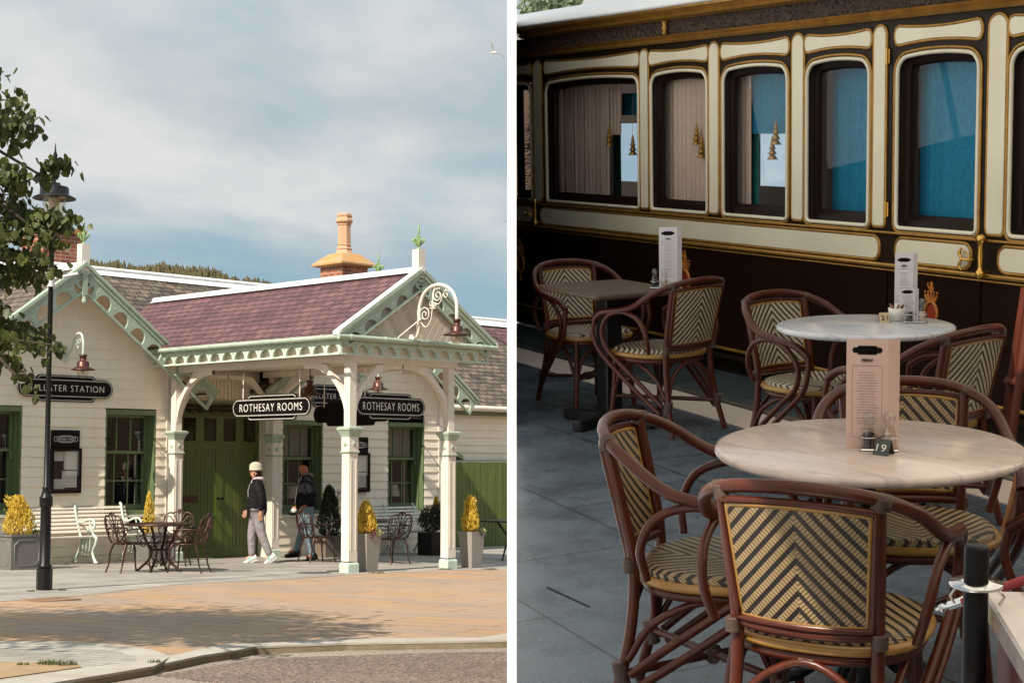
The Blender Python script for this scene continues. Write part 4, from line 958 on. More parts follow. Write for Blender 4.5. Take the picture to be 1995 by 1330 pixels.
# ---- planters and plants
def leafball(mb, c, r, n, size, rng, up=.6, asp=.35, shell=.5):
    for _ in range(n):
        while True:
            d = Vector((rng.uniform(-1, 1), rng.uniform(-1, 1), rng.uniform(-1, 1)))
            if .05 < d.length <= 1: break
        d = d.normalized() * (shell + (1 - shell) * d.length) if rng.random() < .8 else d
        p = Vector((c[0] + d.x * r[0], c[1] + d.y * r[1], c[2] + d.z * r[2]))
        g = (d.normalized() * (1 - up) + Vector((rng.gauss(0, .3), rng.gauss(0, .3), up + rng.gauss(0, .2)))).normalized()
        s = g.orthogonal().normalized(); s = (Matrix.Rotation(rng.random() * 6.28, 3, g) @ s) * size * asp; L = size * (.6 + .8 * rng.random())
        mb.add([p - g * L * .2, p + s + g * L * .35, p + g * L, p - s + g * L * .35], [(0, 1, 2, 3)])
def conifer(mb, x, y, z, h, w, n, rng, size=.045):
    """cone built of upright sprays, ragged at the edge"""
    lob = [(rng.uniform(-.4, .4) * w, rng.uniform(-.4, .4) * w, rng.uniform(.55, 1.02)) for _ in range(9)]
    for _ in range(n):
        t = rng.random() ** .8; a = rng.random() * 6.28
        prof = math.sin(min(1, (t + .12) / .45) * math.pi / 2) * (1 - t) ** .62 * 1.25
        rad = w * .5 * prof * (.55 + .45 * math.sqrt(rng.random())) * (1 + .16 * math.sin(a * 5 + t * 9))
        p = Vector((x + rad * math.cos(a), y + rad * math.sin(a), z + h * t))
        if rng.random() < .25:
            l = rng.choice(lob); p = Vector((x + l[0] * (1 - t) + rng.gauss(0, .012), y + l[1] * (1 - t) + rng.gauss(0, .012), z + h * l[2] * rng.uniform(.75, 1.02)))
        g = Vector((math.cos(a) * .45 + rng.gauss(0, .25), math.sin(a) * .45 + rng.gauss(0, .25), 1)).normalized()
        s = (Matrix.Rotation(rng.random() * 6.28, 3, g) @ g.orthogonal().normalized()) * size * .3; L = size * (.6 + .9 * rng.random())
        mb.add([p - g * L * .3, p + s, p + g * L, p - s], [(0, 1, 2, 3)])
rng = random.Random(11)
def plant(name, label, cat, x, y, z, h, w, mat, n, size=.045, flowers=None, group=None):
    t = thing(name, label, cat, FB, (x, y, z), group=group)
    mb = MB(); mb.tube([(x, y, z - .1), (x, y, z + h * .6)], [.02, .006], 6); mb.build('stem', M['bark'], t)
    mb = MB(); conifer(mb, x, y, z, h, w, n, rng, size); mb.build('foliage', mat, t)
    if flowers:
        for nm, m_, cx, cy, r_, nn in flowers:
            mb = MB(); leafball(mb, (x + cx, y + cy, z + .03), (r_, r_, .06), nn, .025, rng, .3, .5); mb.build(nm, m_, t)
    return t
def lead_planter(label, x, y, s, h, rz=0):
    z = gz(x); t = thing('lead_planter', label, 'planter', FB, (x, y, z), rz, 'square lead planters with moulded panels', local=True)
    mb = MB(); hs = s / 2
    def sq(r, z): return [(-r, -r, z), (r, -r, z), (r, r, z), (-r, r, z)]
    mb.loft([sq(hs - .01, 0), sq(hs - .012, .04), sq(hs - .02, h - .05), sq(hs, h - .03), sq(hs, h), sq(hs - .04, h), sq(hs - .04, h - .08)], smooth=False)
    mb.build('box', M['lead'], t)
    mb = MB()
    for k in range(4):
        Mx = Matrix.Rotation(k * math.pi / 2, 4, 'Z'); pw, ph, c = hs * .74, h * .36, h * .14
        pts = [(-pw + c, -ph), (pw - c, -ph), (pw, -ph + c), (pw, ph - c), (pw - c, ph), (-pw + c, ph), (-pw, ph - c), (-pw, -ph + c)]
        mb.tube([Mx @ Vector((a, -hs + .015, h * .48 + b)) for a, b in pts], .010, 5, closed=True)
    mb.build('panel_moulding', paint('pale_lead_moulding_' + str(len(bpy.data.materials)), (.20, .19, .18), .5, metal=.2), t)  # moulding a lighter lead grey than the box
    mb = MB(); mb.box(-hs + .05, -hs + .05, h - .1, hs - .05, hs - .05, h - .05); mb.build('soil', M['bark'], t)
    return t
def corner(u, v, s):
    p = G(u, v); return p.x + s / 2, p.y + s / 2
x, y = corner(20, 1111, .56)
lead_planter('square lead planter with a golden conifer at the left edge, beside the long bench', x, y, .56, .54)
plant('golden_conifer', 'rounded golden conifer growing in the left lead planter', 'shrub', x - .02, y - .05, gz(x) + .5, .60, .46, M['goldl'], 2600, .04, [('flowers', M['goldl'], .3, -.05, .1, 220), ('low_leaves', M['leaf'], .28, -.1, .1, 120)])
x, y = corner(327, 1098, .5)
lead_planter('square lead planter standing behind the round iron table by the porch', x - .25, y + .1, .5, .50)
plant('golden_conifer', 'slim golden conifer peeking up behind the round iron table', 'shrub', x - .40, y + .1, gz(x) + .45, .72, .2, M['goldl'], 900, .035)
def pot(label, x, y, h, w0, w1):
    z = gz(x); t = thing('tapered_planter', label, 'planter', FB, (x, y, z), 0, 'tall tapered grey planters', local=True); mb = MB()
    def sq(r, z): c = .008; return [(-r, -r + c, z), (-r + c, -r, z), (r - c, -r, z), (r, -r + c, z), (r, r - c, z), (r - c, r, z), (-r + c, r, z), (-r, r - c, z)]
    mb.loft([sq(w0 / 2, 0), sq(w1 / 2, h), sq(w1 / 2 - .03, h), sq(w1 / 2 - .035, h - .05)], smooth=False); mb.build('pot', M['pot'], t)
    mb = MB(); mb.box(-w1 / 2 + .04, -w1 / 2 + .04, h - .06, w1 / 2 - .04, w1 / 2 - .04, h - .02); mb.build('soil', M['bark'], t); return t
px, py = G(712, 1114).x + .12, G(712, 1114).y + .10
pot('tall tapered grey planter with golden conifer and pansies beside the front column', px, py, .60, .24, .33)
plant('golden_conifer', 'broad golden conifer in the planter beside the front column', 'shrub', px - .03, py, gz(px) + .57, .50, .34, M['goldl'], 2200, .05, [('pansies', M['flr'], -.02, -.12, .09, 120), ('cream_flowers', M['flw'], .12, -.10, .10, 260)])
px, py = G(917, 1106).x + .12, G(917, 1106).y + .10
pot('tall tapered grey planter with pointed golden conifer beside the right front column', px, py, .60, .24, .33)
plant('golden_conifer', 'tall pointed golden conifer in the planter beside the right column', 'shrub', px - .03, py, gz(px) + .57, .60, .28, M['goldl'], 2400, .045, [('cream_flowers', M['flw'], .14, -.08, .10, 220), ('low_leaves', M['darkl'], .10, -.12, .08, 100)])
# dark conifer in a pot behind the walking man, dark box planter with heather at the right bench
p = G(640, 1085); x, y = p.x, p.y
t = thing('wooden_planter', 'weathered planter with a dark conifer against the wall behind the walking man', 'planter', FB, (x, y, gz(x)), local=True)
mb = MB(); mb.bbox(-.22, -.16, 0, .22, .16, .40, .01); mb.build('box', paint('weathered_wood', (.16, .12, .09), .8, sc=8), t)
plant('dark_conifer', 'dark green pyramid conifer in the weathered planter by the wall', 'shrub', x, y, gz(x) + .36, .95, .42, M['darkl'], 2600, .05, [('side_leaves', M['darkl'], .2, -.05, .16, 300)])
p = G(848, 1081); x, y = p.x, p.y
t = thing('dark_planter', 'black box planter in shade beside the right bench', 'planter', FB, (x, y, gz(x)), local=True)
mb = MB(); mb.bbox(-.30, -.2, 0, .30, .2, .45, .01); mb.build('box', M['black'], t)
t = thing('heather_plant', 'spiky dark heather spilling from the black box planter', 'plant', FB, (x, y, gz(x) + .42))
mb = MB(); leafball(mb, (x - .12, y - .02, gz(x) + .68), (.30, .2, .26), 1400, .07, rng, .8, .12, .2); leafball(mb, (x + .12, y, gz(x) + .72), (.2, .2, .28), 700, .07, rng, .8, .12, .2); mb.build('foliage', M['heath'], t)
plant('golden_conifer', 'small golden conifer behind the black box planter', 'shrub', x + .18, y + .16, gz(x) + .60, .52, .2, M['goldl'], 900, .04)
# ---- benches
def bench(label, x, y, rz, L, ends):
    z = gz(x); t = thing('garden_bench', label, 'bench', FB, (x, y, z), rz, 'slatted benches with cast iron ends', local=True)
    for k in range(7):                                            # back slats
        f_ = k / 6; zz = .50 + f_ * .38; yy = .24 + f_ * .16
        mb = MB(); mb.M = Matrix.Translation((0, yy, zz)) @ Matrix.Rotation(R(-22), 4, 'X'); mb.bbox(0, -.012, -.022, L, .012, .022, .006); mb.build('back_slat', M['creamw'], t)
    for k in range(4):
        mb = MB(); mb.bbox(0, -.20 + k * .10, .425 - .012 * k, L, -.20 + k * .10 + .075, .447 - .012 * k, .008); mb.build('seat_slat', M['creamw'], t)
    for e in ends:
        mb = MB(); x0 = e
        mb.curve([(x0, .44, .95), (x0, .40, .93), (x0, .34, .74), (x0, .25, .50), (x0, .18, .38), (x0, .22, .22), (x0, .33, .06), (x0, .36, .0)], [.020, .024, .022, .022, .024, .022, .022, .03], 8, 5)
        mb.curve([(x0, -.22, .45), (x0, -.27, .40), (x0, -.24, .30), (x0, -.17, .20), (x0, -.19, .10), (x0, -.27, .0)], [.02, .024, .022, .02, .022, .03], 8, 5)
        mb.curve([(x0, .30, .66), (x0, .16, .66), (x0, .0, .70), (x0, -.14, .70), (x0, -.21, .64), (x0, -.19, .56), (x0, -.12, .55), (x0, -.11, .61)], .020, 8, 5)
        mb.curve([(x0, -.20, .44), (x0, -.14, .52), (x0, -.17, .60)], .015, 6, 4); mb.curve([(x0, -.05, .68), (x0, -.08, .58), (x0, -.02, .53), (x0, .03, .58)], .012, 6, 4)
        mb.tube([(x0, -.24, .42), (x0, .2, .40)], .018, 8)
        for k in range(6): yy = -.15 + k * .058; mb.tube([(x0, yy, .41), (x0, yy * .8 + .01, .14 + .03 * abs(k - 2.5))], .011, 6)
        mb.curve([(x0, -.19, .16), (x0, .0, .12), (x0, .24, .18)], .012, 6, 4)
        mb.ball((x0, -.27, .01), (.03, .05, .02)); mb.ball((x0, .36, .01), (.03, .05, .02))
        mb.build('bench_end', M['mintl'], t)
    return t
b1 = G(187, 1099); bench('long slatted cream bench with mint iron ends under the left gable', b1.x - 1.02, b1.y + .27, 0, 2.0, (.12, 1.02, 1.92))
b2 = G(828, 1078); bench('slatted cream bench in porch shade against the right gable wall', b2.x - 1.66, 4.38, 0, 1.8, (.10, .9, 1.70))
# ---- cast iron table sets
def iron_chair(name, label):
    t = thing(name, label, 'chair', FB, local=True)               # faces +y
    mb = MB(); mb.curve([(-.20, -.19, .44), (-.235, -.25, .62), (-.23, -.29, .78), (-.16, -.315, .85), (-.09, -.32, .85), (0, -.33, .90), (.09, -.32, .85), (.16, -.315, .85), (.23, -.29, .78), (.235, -.25, .62), (.20, -.19, .44)], .014, 7, 5)
    def bp(x, z): return (x, -.19 - (z - .44) * .32, z)
    for s in (-1, 1):
        mb.curve([bp(0, .46), bp(s * .03, .60), bp(s * .10, .74), bp(s * .17, .80), bp(s * .20, .72), bp(s * .15, .66), bp(s * .11, .70)], .009, 6, 5)
        mb.curve([bp(0, .46), bp(s * .10, .50), bp(s * .19, .58), bp(s * .17, .66), bp(s * .09, .64), bp(s * .08, .57), bp(s * .13, .56)], .009, 6, 5)
        mb.curve([bp(0, .62), bp(s * .05, .76), bp(s * .09, .84)], .008, 6, 4); mb.curve([bp(s * .03, .50), bp(s * .07, .44), bp(s * .14, .46), bp(s * .2, .50)], .008, 6, 4)
    mb.curve([bp(0, .46), bp(0, .66), bp(0, .88)], .009, 6, 4); mb.ball(bp(0, .86), (.025, .012, .03)); mb.ball(bp(0, .68), (.02, .01, .03))
    mb.build('backrest', M['iron'], t)
    mb = MB(); rim = []
    for k in range(24): a = k / 24 * 6.2832; rim.append((.235 * math.cos(a), .01 + .215 * math.sin(a), .435))
    mb.tube(rim, .014, 7, closed=True)
    for r_ in (.07, .13, .19): mb.tube([(r_ * math.cos(k / 18 * 6.2832), .01 + r_ * .92 * math.sin(k / 18 * 6.2832), .438) for k in range(18)], .008, 5, closed=True)
    for k in range(14): a = k / 14 * 6.2832; mb.tube([(.02 * math.cos(a), .01 + .02 * math.sin(a), .436), (.23 * math.cos(a + .25), .01 + .21 * math.sin(a + .25), .436)], .007, 5)
    mb.build('seat', M['iron'], t)
    for sx in (-1, 1):
        mb = MB(); mb.curve([(sx * .17, .17, .44), (sx * .20, .22, .34), (sx * .185, .22, .16), (sx * .20, .25, .0)], [.020, .019, .012, .014], 7, 5); mb.build('leg', M['iron'], t)
        mb = MB(); mb.curve([(sx * .16, -.17, .44), (sx * .185, -.22, .30), (sx * .18, -.24, .14), (sx * .20, -.29, .0)], [.018, .016, .012, .014], 7, 5); mb.build('leg', M['iron'], t)
        mb = MB(); mb.curve([(sx * .235, -.25, .64), (sx * .27, -.10, .66), (sx * .27, .06, .655), (sx * .265, .13, .63), (sx * .26, .10, .56), (sx * .245, .02, .50), (sx * .23, .08, .44)], .011, 7, 5); mb.curve([(sx * .265, .06, .65), (sx * .26, .0, .60), (sx * .26, -.05, .62), (sx * .26, -.03, .65)], .007, 5, 4)
        mb.build('armrest', M['iron'], t)
    return t
def iron_table(name, label):
    t = thing(name, label, 'table', FB, local=True); mb = MB(); mb.lathe([(.52, .70), (.54, .705), (.54, .722), (.52, .73), (.48, .728)], (0, 0, 0), 48)
    for r_ in (.12, .24, .36, .46): mb.tube([(r_ * math.cos(k / 32 * 6.2832), r_ * math.sin(k / 32 * 6.2832), .729) for k in range(32)], .006, 5, closed=True)
    mb.build('tabletop', M['iron'], t)
    for k in range(4):
        a = k * math.pi / 2 + .3; c, s = math.cos(a), math.sin(a); q_ = lambda r, z: (c * r, s * r, z)
        mb = MB(); mb.curve([q_(.34, .70), q_(.26, .60), q_(.20, .44), q_(.12, .33), q_(.16, .18), q_(.30, .05), q_(.36, .0)], [.020, .022, .022, .024, .022, .018, .018], 8, 5)
        mb.curve([q_(.24, .56), q_(.34, .50), q_(.32, .42), q_(.24, .38), q_(.20, .46)], .009, 6, 4); mb.curve([q_(.14, .24), q_(.05, .14), q_(.12, .08), q_(.2, .12)], .009, 6, 4)
        mb.build('leg', M['iron'], t)
    mb = MB(); mb.tube([(.13 * math.cos(k / 16 * 6.2832), .13 * math.sin(k / 16 * 6.2832), .33) for k in range(16)], .012, 6, closed=True); mb.tube([(.22 * math.cos(k / 16 * 6.2832), .22 * math.sin(k / 16 * 6.2832), .44) for k in range(16)], .008, 6, closed=True); mb.build('base_ring', M['iron'], t)
    return t
c1 = iron_chair('iron_chair', 'ornate bronze iron chair left of the sunlit table, before the long bench'); c1['group'] = 'bronze iron chairs round the garden tables'
tb = iron_table('iron_table', 'round bronze cast iron table in the sun left of the porch'); tb['group'] = 'round bronze iron tables'
def face(dx, dy): return math.atan2(-dx, dy)                     # rotation that turns +y to (dx,dy)
def gpl(u, v): p = G(u, v); return (p.x, p.y, gz(p.x))
T1 = gpl(309, 1113); place(tb, FB, T1, .3)
def setchair(o, u, v, tgt):
    p = gpl(u, v); place(o, FB, p, face(tgt[0] - p[0], tgt[1] - p[1])); return o
setchair(c1, 252, 1115, T1)
GC = 'bronze iron chairs round the garden tables'
setchair(dup(c1, FB, (0, 0, 0), 0, 'ornate bronze iron chair behind the sunlit round table', GC), 342, 1102, T1)
o = dup(c1, FB, (0, 0, 0), 0, 'bronze iron chair seen edge on, right of the sunlit table', GC); p = gpl(366, 1115); place(o, FB, p, face(-ux.x + .12, -ux.y + .12))
T2 = gpl(700, 1093); place(dup(tb, FB, (0, 0, 0), 0, 'round bronze iron table under the porch behind the front column', 'round bronze iron tables'), FB, T2, .8)
setchair(dup(c1, FB, (0, 0, 0), 0, 'bronze iron chair under the porch beside the right bench', GC), 762, 1098, T2)
setchair(dup(c1, FB, (0, 0, 0), 0, 'bronze iron chair under the porch just in front of the walking man', GC), 618, 1095, T2)
# black folding table cut by the edge of the view
p = G(985, 1092); x, y, z = p.x + .35, p.y + .35, gz(p.x)
t = thing('folding_table', 'black folding table leg and edge showing at the far right before the fence', 'table', FB, (x, y, z), local=True)
mb = MB(); mb.bbox(-.45, -.45, .70, .3, .3, .725, .01); mb.build('tabletop', M['black'], t)
mb = MB(); mb.tube([(-.5, -.4, 0), (.1, -.1, .70)], .018, 8); mb.tube([(.1, -.4, 0), (-.3, -.1, .70)], .018, 8); mb.build('leg', M['black'], t)
# seagull
d = ray(962, 103).normalized() * 60 + CAM
t = thing('seagull', 'tiny pale gull gliding high in the cloudy sky', 'bird', FWD, d, 0, local=True)
mb = MB(); mb.loft([[(r * math.cos(k * 1.047), y, r * math.sin(k * 1.047) * .8) for k in range(6)] for y, r in ((-.2, .005), (-.12, .035), (0, .055), (.1, .04), (.18, .03), (.24, .004))])
for s in (-1, 1): mb.add([(s * .03, -.06, .03), (s * .28, .0, .16), (s * .55, -.10, .08), (s * .28, -.10, .14), (s * .03, .07, .03)], [(0, 4, 1, 3), (3, 1, 2)], True)
mb.build('body', M['wridge'], t); t.rotation_euler = (R(10), R(35), R(40))
# stone terrace across the yard: mirrored in the station windows
t = thing('stone_terrace', 'low brown stone terrace with slate roof across the yard, seen only mirrored in the panes', 'building', FWD, (26, 24, 0))
mb = MB(); mb.box(26, 2, -1, 33, 46, 5.2); mb.build('wall', paint('brown_stone', (.16, .11, .08), .9, stain=(.08, .06, .045), sc=2), t)
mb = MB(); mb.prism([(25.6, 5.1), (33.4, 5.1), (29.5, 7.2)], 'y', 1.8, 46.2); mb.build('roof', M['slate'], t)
for k in range(8):
    f_ = MB(); y = 5 + k * 5; f_.box(25.93, y, 1.2, 25.99, y + 1.3, 3.0); f_.build('window', M['signw'] if k % 2 else M['green'], t)
# ================================================================== PEOPLE
def skin(name, pts, edges, mat, parent, sub=2):
    """continuous body grown from a skeleton: pts = {name: (x, y, z, rx, ry)}"""
    keys = list(pts); me = bpy.data.meshes.new(name)
    me.from_pydata([pts[k][:3] for k in keys], [(keys.index(a), keys.index(b)) for a, b in edges], [])
    o = bpy.data.objects.new('tmp', me); COL.objects.link(o)
    m = o.modifiers.new('skin', 'SKIN'); m.use_smooth_shade = True
    sv = me.skin_vertices
    if not sv:
        bpy.context.view_layer.objects.active = o; me.vertices.add(0)
    for i, k in enumerate(keys):
        d = me.skin_vertices[0].data[i]; d.radius = (pts[k][3], pts[k][4] if len(pts[k]) > 4 else pts[k][3]); d.use_root = (i == 0)
    m2 = o.modifiers.new('sub', 'SUBSURF'); m2.levels = sub; m2.render_levels = sub
    dg = bpy.context.evaluated_depsgraph_get(); r = bpy.data.meshes.new_from_object(o.evaluated_get(dg)); bpy.data.objects.remove(o)
    r.materials.clear(); r.materials.append(mat); r.name = name
    for p in r.polygons: p.use_smooth = True
    ob = bpy.data.objects.new(name, r); COL.objects.link(ob)
    if parent is not None: ob.parent = parent
    return ob
def person(label, u, v, mats, pose, male, rz):
    g = gpl(u, v); t = thing('person', label, 'person', FB, g, rz, local=True)
    P = pose; sk = {k: P[k] for k in P}
    # limbs: hip, chest, shoulders ... ; local frame: walks towards -x
    E = [('pel', 'wai'), ('wai', 'che'), ('che', 'nek'), ('nek', 'hd0'), ('hd0', 'hd1'), ('che', 'shL'), ('shL', 'elL'), ('elL', 'wrL'), ('wrL', 'haL'), ('che', 'shR'), ('shR', 'elR'), ('elR', 'wrR'), ('wrR', 'haR'),
         ('pel', 'hpL'), ('hpL', 'knL'), ('knL', 'anL'), ('anL', 'toL'), ('pel', 'hpR'), ('hpR', 'knR'), ('knR', 'anR'), ('anR', 'toR')]
    body = skin('body', {k: P[k] for k in P}, E, mats['skin'], t)
    hd = Vector(P['hd1'][:3]); fc = P['face']if 'face' in P else None
    return t, E
skinm = paint('skin', (.52, .27, .18), .5, var=.08, sc=20)
skinr = paint('ruddy_skin', (.40, .13, .075), .5, var=.12, sc=20)
def build_person(label, u, v, rz, J, R0, male, M_, off=(0, 0)):
    """J: joint positions (local, person walks towards -x, y across); R0: radii"""
    g = gpl(u, v); t = thing('person', label, 'person', FB, (g[0], g[1], g[2]), rz, local=True)
    def get(keys, grow=0, only=None): return {k: (J[k][0], J[k][1], J[k][2], R0[k][0] + grow, R0[k][1] + grow) for k in keys}
    allk = ['pel', 'wai', 'che', 'nek', 'hd0', 'hd1', 'hd2', 'shL', 'elL', 'wrL', 'haL', 'shR', 'elR', 'wrR', 'haR', 'hpL', 'knL', 'anL', 'toL', 'hpR', 'knR', 'anR', 'toR']
    E = [('pel', 'wai'), ('wai', 'che'), ('che', 'nek'), ('nek', 'hd0'), ('hd0', 'hd1'), ('hd1', 'hd2'), ('che', 'shL'), ('shL', 'elL'), ('elL', 'wrL'), ('wrL', 'haL'), ('che', 'shR'), ('shR', 'elR'), ('elR', 'wrR'), ('wrR', 'haR'),
         ('pel', 'hpL'), ('hpL', 'knL'), ('knL', 'anL'), ('anL', 'toL'), ('pel', 'hpR'), ('hpR', 'knR'), ('knR', 'anR'), ('anR', 'toR')]
    pts = get(allk)
    for k_ in ('pel', 'wai', 'che', 'shL', 'shR', 'elL', 'elR', 'hpL', 'hpR', 'knL', 'knR'): q_ = pts[k_]; pts[k_] = (q_[0], q_[1], q_[2] - (.02 if k_[:2] == 'sh' else 0), q_[3] * .72, q_[4] * .72)
    fd = Vector(J['fdir']).normalized(); sd_ = Vector((-fd.y, fd.x, 0)); h1 = Vector(J['hd1'])
    for s in ('L', 'R'):                                          # fingers and thumb rooted in the palm
        ha = Vector(J['ha' + s]); wr = Vector(J['wr' + s]); d = (ha - wr).normalized(); sx = d.cross(Vector((0, 1, 0))).normalized()
        for q in range(4):
            b = ha + sx * ((q - 1.5) * .019) + d * .01; l = (.060, .072, .068, .052)[q]
            pts['f%s%da' % (s, q)] = (*(b + d * .02), .010, .010); pts['f%s%db' % (s, q)] = (*(b + d * (.02 + l * .55) + fd * .004), .009, .009); pts['f%s%dc' % (s, q)] = (*(b + d * (.02 + l) + fd * -.012), .007, .007)
            E += [('ha' + s, 'f%s%da' % (s, q)), ('f%s%da' % (s, q), 'f%s%db' % (s, q)), ('f%s%db' % (s, q), 'f%s%dc' % (s, q))]
        b = ha - d * .02 - sx * .035; pts['t%sa' % s] = (*b, .012, .012); pts['t%sb' % s] = (*(b + d * .045 - sx * .012), .009, .009)
        E += [('ha' + s, 't%sa' % s), ('t%sa' % s, 't%sb' % s)]
    nz = h1 + fd * .088 + Vector((0, 0, -.012)); pts['nose'] = (*nz, .012, .016); E.append(('hd1', 'nose'))
    body = skin('body', pts, E, M_['skin'], t)
    mb = MB()
    for s in (-1, 1):
        c = h1 + sd_ * (s * .074) + Vector((0, 0, -.012)); mb.ball(c, (.012, .012, .028), 8, 5)
    mb.build('ear', M_['skin'], t)
    mb = MB()
    for s in (-1, 1): mb.ball(h1 + sd_ * (s * .030) + fd * .080 + Vector((0, 0, .012)), .009, 8, 5)
    mb.build('eye', M['black'], t)
    mb = MB(); mb.curve([h1 + sd_ * -.022 + fd * .078 + Vector((0, 0, -.052)), h1 + fd * .085 + Vector((0, 0, -.054)), h1 + sd_ * .022 + fd * .078 + Vector((0, 0, -.052))], .005, 6, 3); mb.build('mouth', paint('lips', (.25, .07, .05), .5), t)
    # trousers
    ku = ['pel', 'hpL', 'knL', 'anL', 'hpR', 'knR', 'anR']; tr = get(ku, .016); tr['pel'] = (J['pel'][0], J['pel'][1], J['pel'][2] - .02, .12, .12)
    for k in ('anL', 'anR'): a = tr[k]; tr[k] = (a[0], a[1], a[2] - .02, .062, .062)
    skin('trousers', tr, [('pel', 'hpL'), ('hpL', 'knL'), ('knL', 'anL'), ('pel', 'hpR'), ('hpR', 'knR'), ('knR', 'anR')], M_['trousers'], t)
    # jacket
    kj = ['che', 'wai', 'shL', 'elL', 'wrL', 'shR', 'elR', 'wrR', 'nek']; jk = get(kj, .030 if not male else .038); jk['wai'] = (*J['wai'], R0['wai'][0] + .045, R0['wai'][1] + .055)
    a = J['pel']; jk['hem'] = (a[0], a[1], a[2] - (.17 if not male else .10), R0['pel'][0] + .075, R0['pel'][1] + .095); jk['nek'] = (jk['nek'][0], jk['nek'][1], jk['nek'][2] - .045, .072, .075)
    for k in ('wrL', 'wrR'): q = Vector(J[k]) * 1.0; jk[k] = (*q, .048, .048)
    skin('jacket', jk, [('che', 'wai'), ('wai', 'hem'), ('che', 'nek'), ('che', 'shL'), ('shL', 'elL'), ('elL', 'wrL'), ('che', 'shR'), ('shR', 'elR'), ('elR', 'wrR')], M_['jacket'], t)
    # hood / collar
    n = Vector(J['nek']); mb = MB(); mb.curve([n + Vector((-.085, -.03, -.06)) if True else n, n + Vector((-.03, -.085, .0)), n + Vector((.06, -.07, .015)), n + Vector((.10, 0, .0)), n + Vector((.06, .07, .015)), n + Vector((-.03, .08, .0)), n + Vector((-.085, .03, -.06))], [.022, .03, .036, .042, .036, .03, .022], 8, 5); mb.build('hood', M_['hood'], t)
    mb = MB(); mb.tube([n + Vector((-.115, -.02, -.08)), Vector(J['che']) + Vector((-.15 if not male else -.17, -.03, -.02)), Vector(J['wai']) + Vector((-.135 if not male else -.19, -.04, -.10))], .006, 5); mb.build('zip', M_['hood'] if not male else M['lead'], t)
    for s in ('L', 'R'):                                          # shoes
        an, to = Vector(J['an' + s]), Vector(J['to' + s]); d = (to - an); d = d.normalized(); sv = d.cross(Vector((0, 0, 1))).normalized(); upv = sv.cross(d).normalized()
        def ell(f_, hw, up0, up1): c = an + d * f_; return [c + sv * (hw * math.cos(k * .6283)) + upv * ((up0 + up1) / 2 + (up1 - up0) / 2 * math.sin(k * .6283)) for k in range(10)]
        L_ = (to - an).length
        mb = MB(); mb.loft([ell(-.075, .025, -.07, -.01), ell(-.06, .036, -.085, .035), ell(-.01, .042, -.09, .05), ell(.05, .044, -.09, .015), ell(.11, .048, -.09, -.015), ell(.17, .044, -.088, -.03), ell(.205, .025, -.080, -.045)])
        sh = mb.build('shoe', M_['shoe'], t)
        mb = MB(); mb.loft([ell(-.08, .03, -.100, -.080), ell(.0, .046, -.104, -.082), ell(.11, .052, -.104, -.082), ell(.20, .03, -.098, -.078)]); mb.build('sole', M_['sole'], sh)
        if 'shoe2' in M_: mb = MB(); mb.loft([ell(.02, .0455, -.07, .028), ell(.07, .0465, -.075, .004)]); mb.build('trim', M_['shoe2'], sh)
    return t, h1, fd, sd_
# radii shared by both
def radii(k=1.0, belly=0):
    return {'pel': (.125 * k, .105 * k), 'wai': (.115 * k + belly * .3, .095 * k + belly), 'che': (.135 * k, .11 * k + belly * .4), 'nek': (.052, .052), 'hd0': (.062, .068), 'hd1': (.078, .092), 'hd2': (.066, .076),
            'shL': (.058 * k, .058 * k), 'elL': (.044 * k, .044 * k), 'wrL': (.028, .028), 'haL': (.027, .018), 'shR': (.058 * k, .058 * k), 'elR': (.044 * k, .044 * k), 'wrR': (.028, .028), 'haR': (.027, .018),
            'hpL': (.088 * k, .088 * k), 'knL': (.058 * k, .058 * k), 'anL': (.038, .038), 'toL': (.03, .026), 'hpR': (.088 * k, .088 * k), 'knR': (.058 * k, .058 * k), 'anR': (.038, .038), 'toR': (.03, .026)}
jk_w = paint('black_rain_jacket', (.008, .008, .009), .75, var=.1, bs=9, bst=1, spec=.2, bd=.03); lav = paint('lavender_lining', (.52, .44, .52), .7)
# woman: facing picture-left; front leg planted ahead, rear leg trailing
Jw = {'pel': (0, 0, .90), 'wai': (0, 0, 1.06), 'che': (0, 0, 1.25), 'nek': (-.005, 0, 1.42), 'hd0': (-.03, 0, 1.47), 'hd1': (-.035, 0, 1.545), 'hd2': (-.03, 0, 1.60), 'fdir': (-1, .25, 0),
      'shL': (.01, .155, 1.345), 'elL': (-.05, .215, 1.08), 'wrL': (-.17, .20, .90), 'haL': (-.20, .195, .845), 'shR': (.01, -.155, 1.345), 'elR': (.10, -.21, 1.09), 'wrR': (.09, -.20, .88), 'haR': (.085, -.195, .82),
      'hpL': (-.01, .085, .84), 'knL': (-.09, .09, .49), 'anL': (-.08, .09, .105), 'toL': (-.20, .09, .055), 'hpR': (.01, -.085, .84), 'knR': (.09, -.09, .50), 'anR': (.25, -.09, .125), 'toR': (.16, -.09, .06)}
tw, h1, fd, sd_ = build_person('person in cream beanie, black jacket and grey trousers striding past the green doors', 499, 1096, R(-47 + 4), Jw, radii(1.2), False,
    {'skin': skinm, 'trousers': paint('grey_trousers', (.27, .24, .25), .8, bs=11, bst=1, bd=.025), 'jacket': jk_w, 'hood': lav, 'shoe': paint('white_trainer', (.72, .72, .70), .6), 'sole': paint('trainer_sole', (.6, .6, .58), .6), 'shoe2': paint('turquoise', (.12, .48, .46), .5)})
mb = MB(); c = h1 + Vector((.01, 0, .02)); mb.loft([[(c.x + rx * math.cos(k * .3927), c.y + rx * .86 * math.sin(k * .3927), c.z + z - .03 * math.cos(k * .3927) * 0) for k in range(16)] for z, rx in ((.012, .106), (.04, .112), (.042, .108), (.08, .112), (.115, .100), (.14, .075), (.155, .040), (.16, .01))])
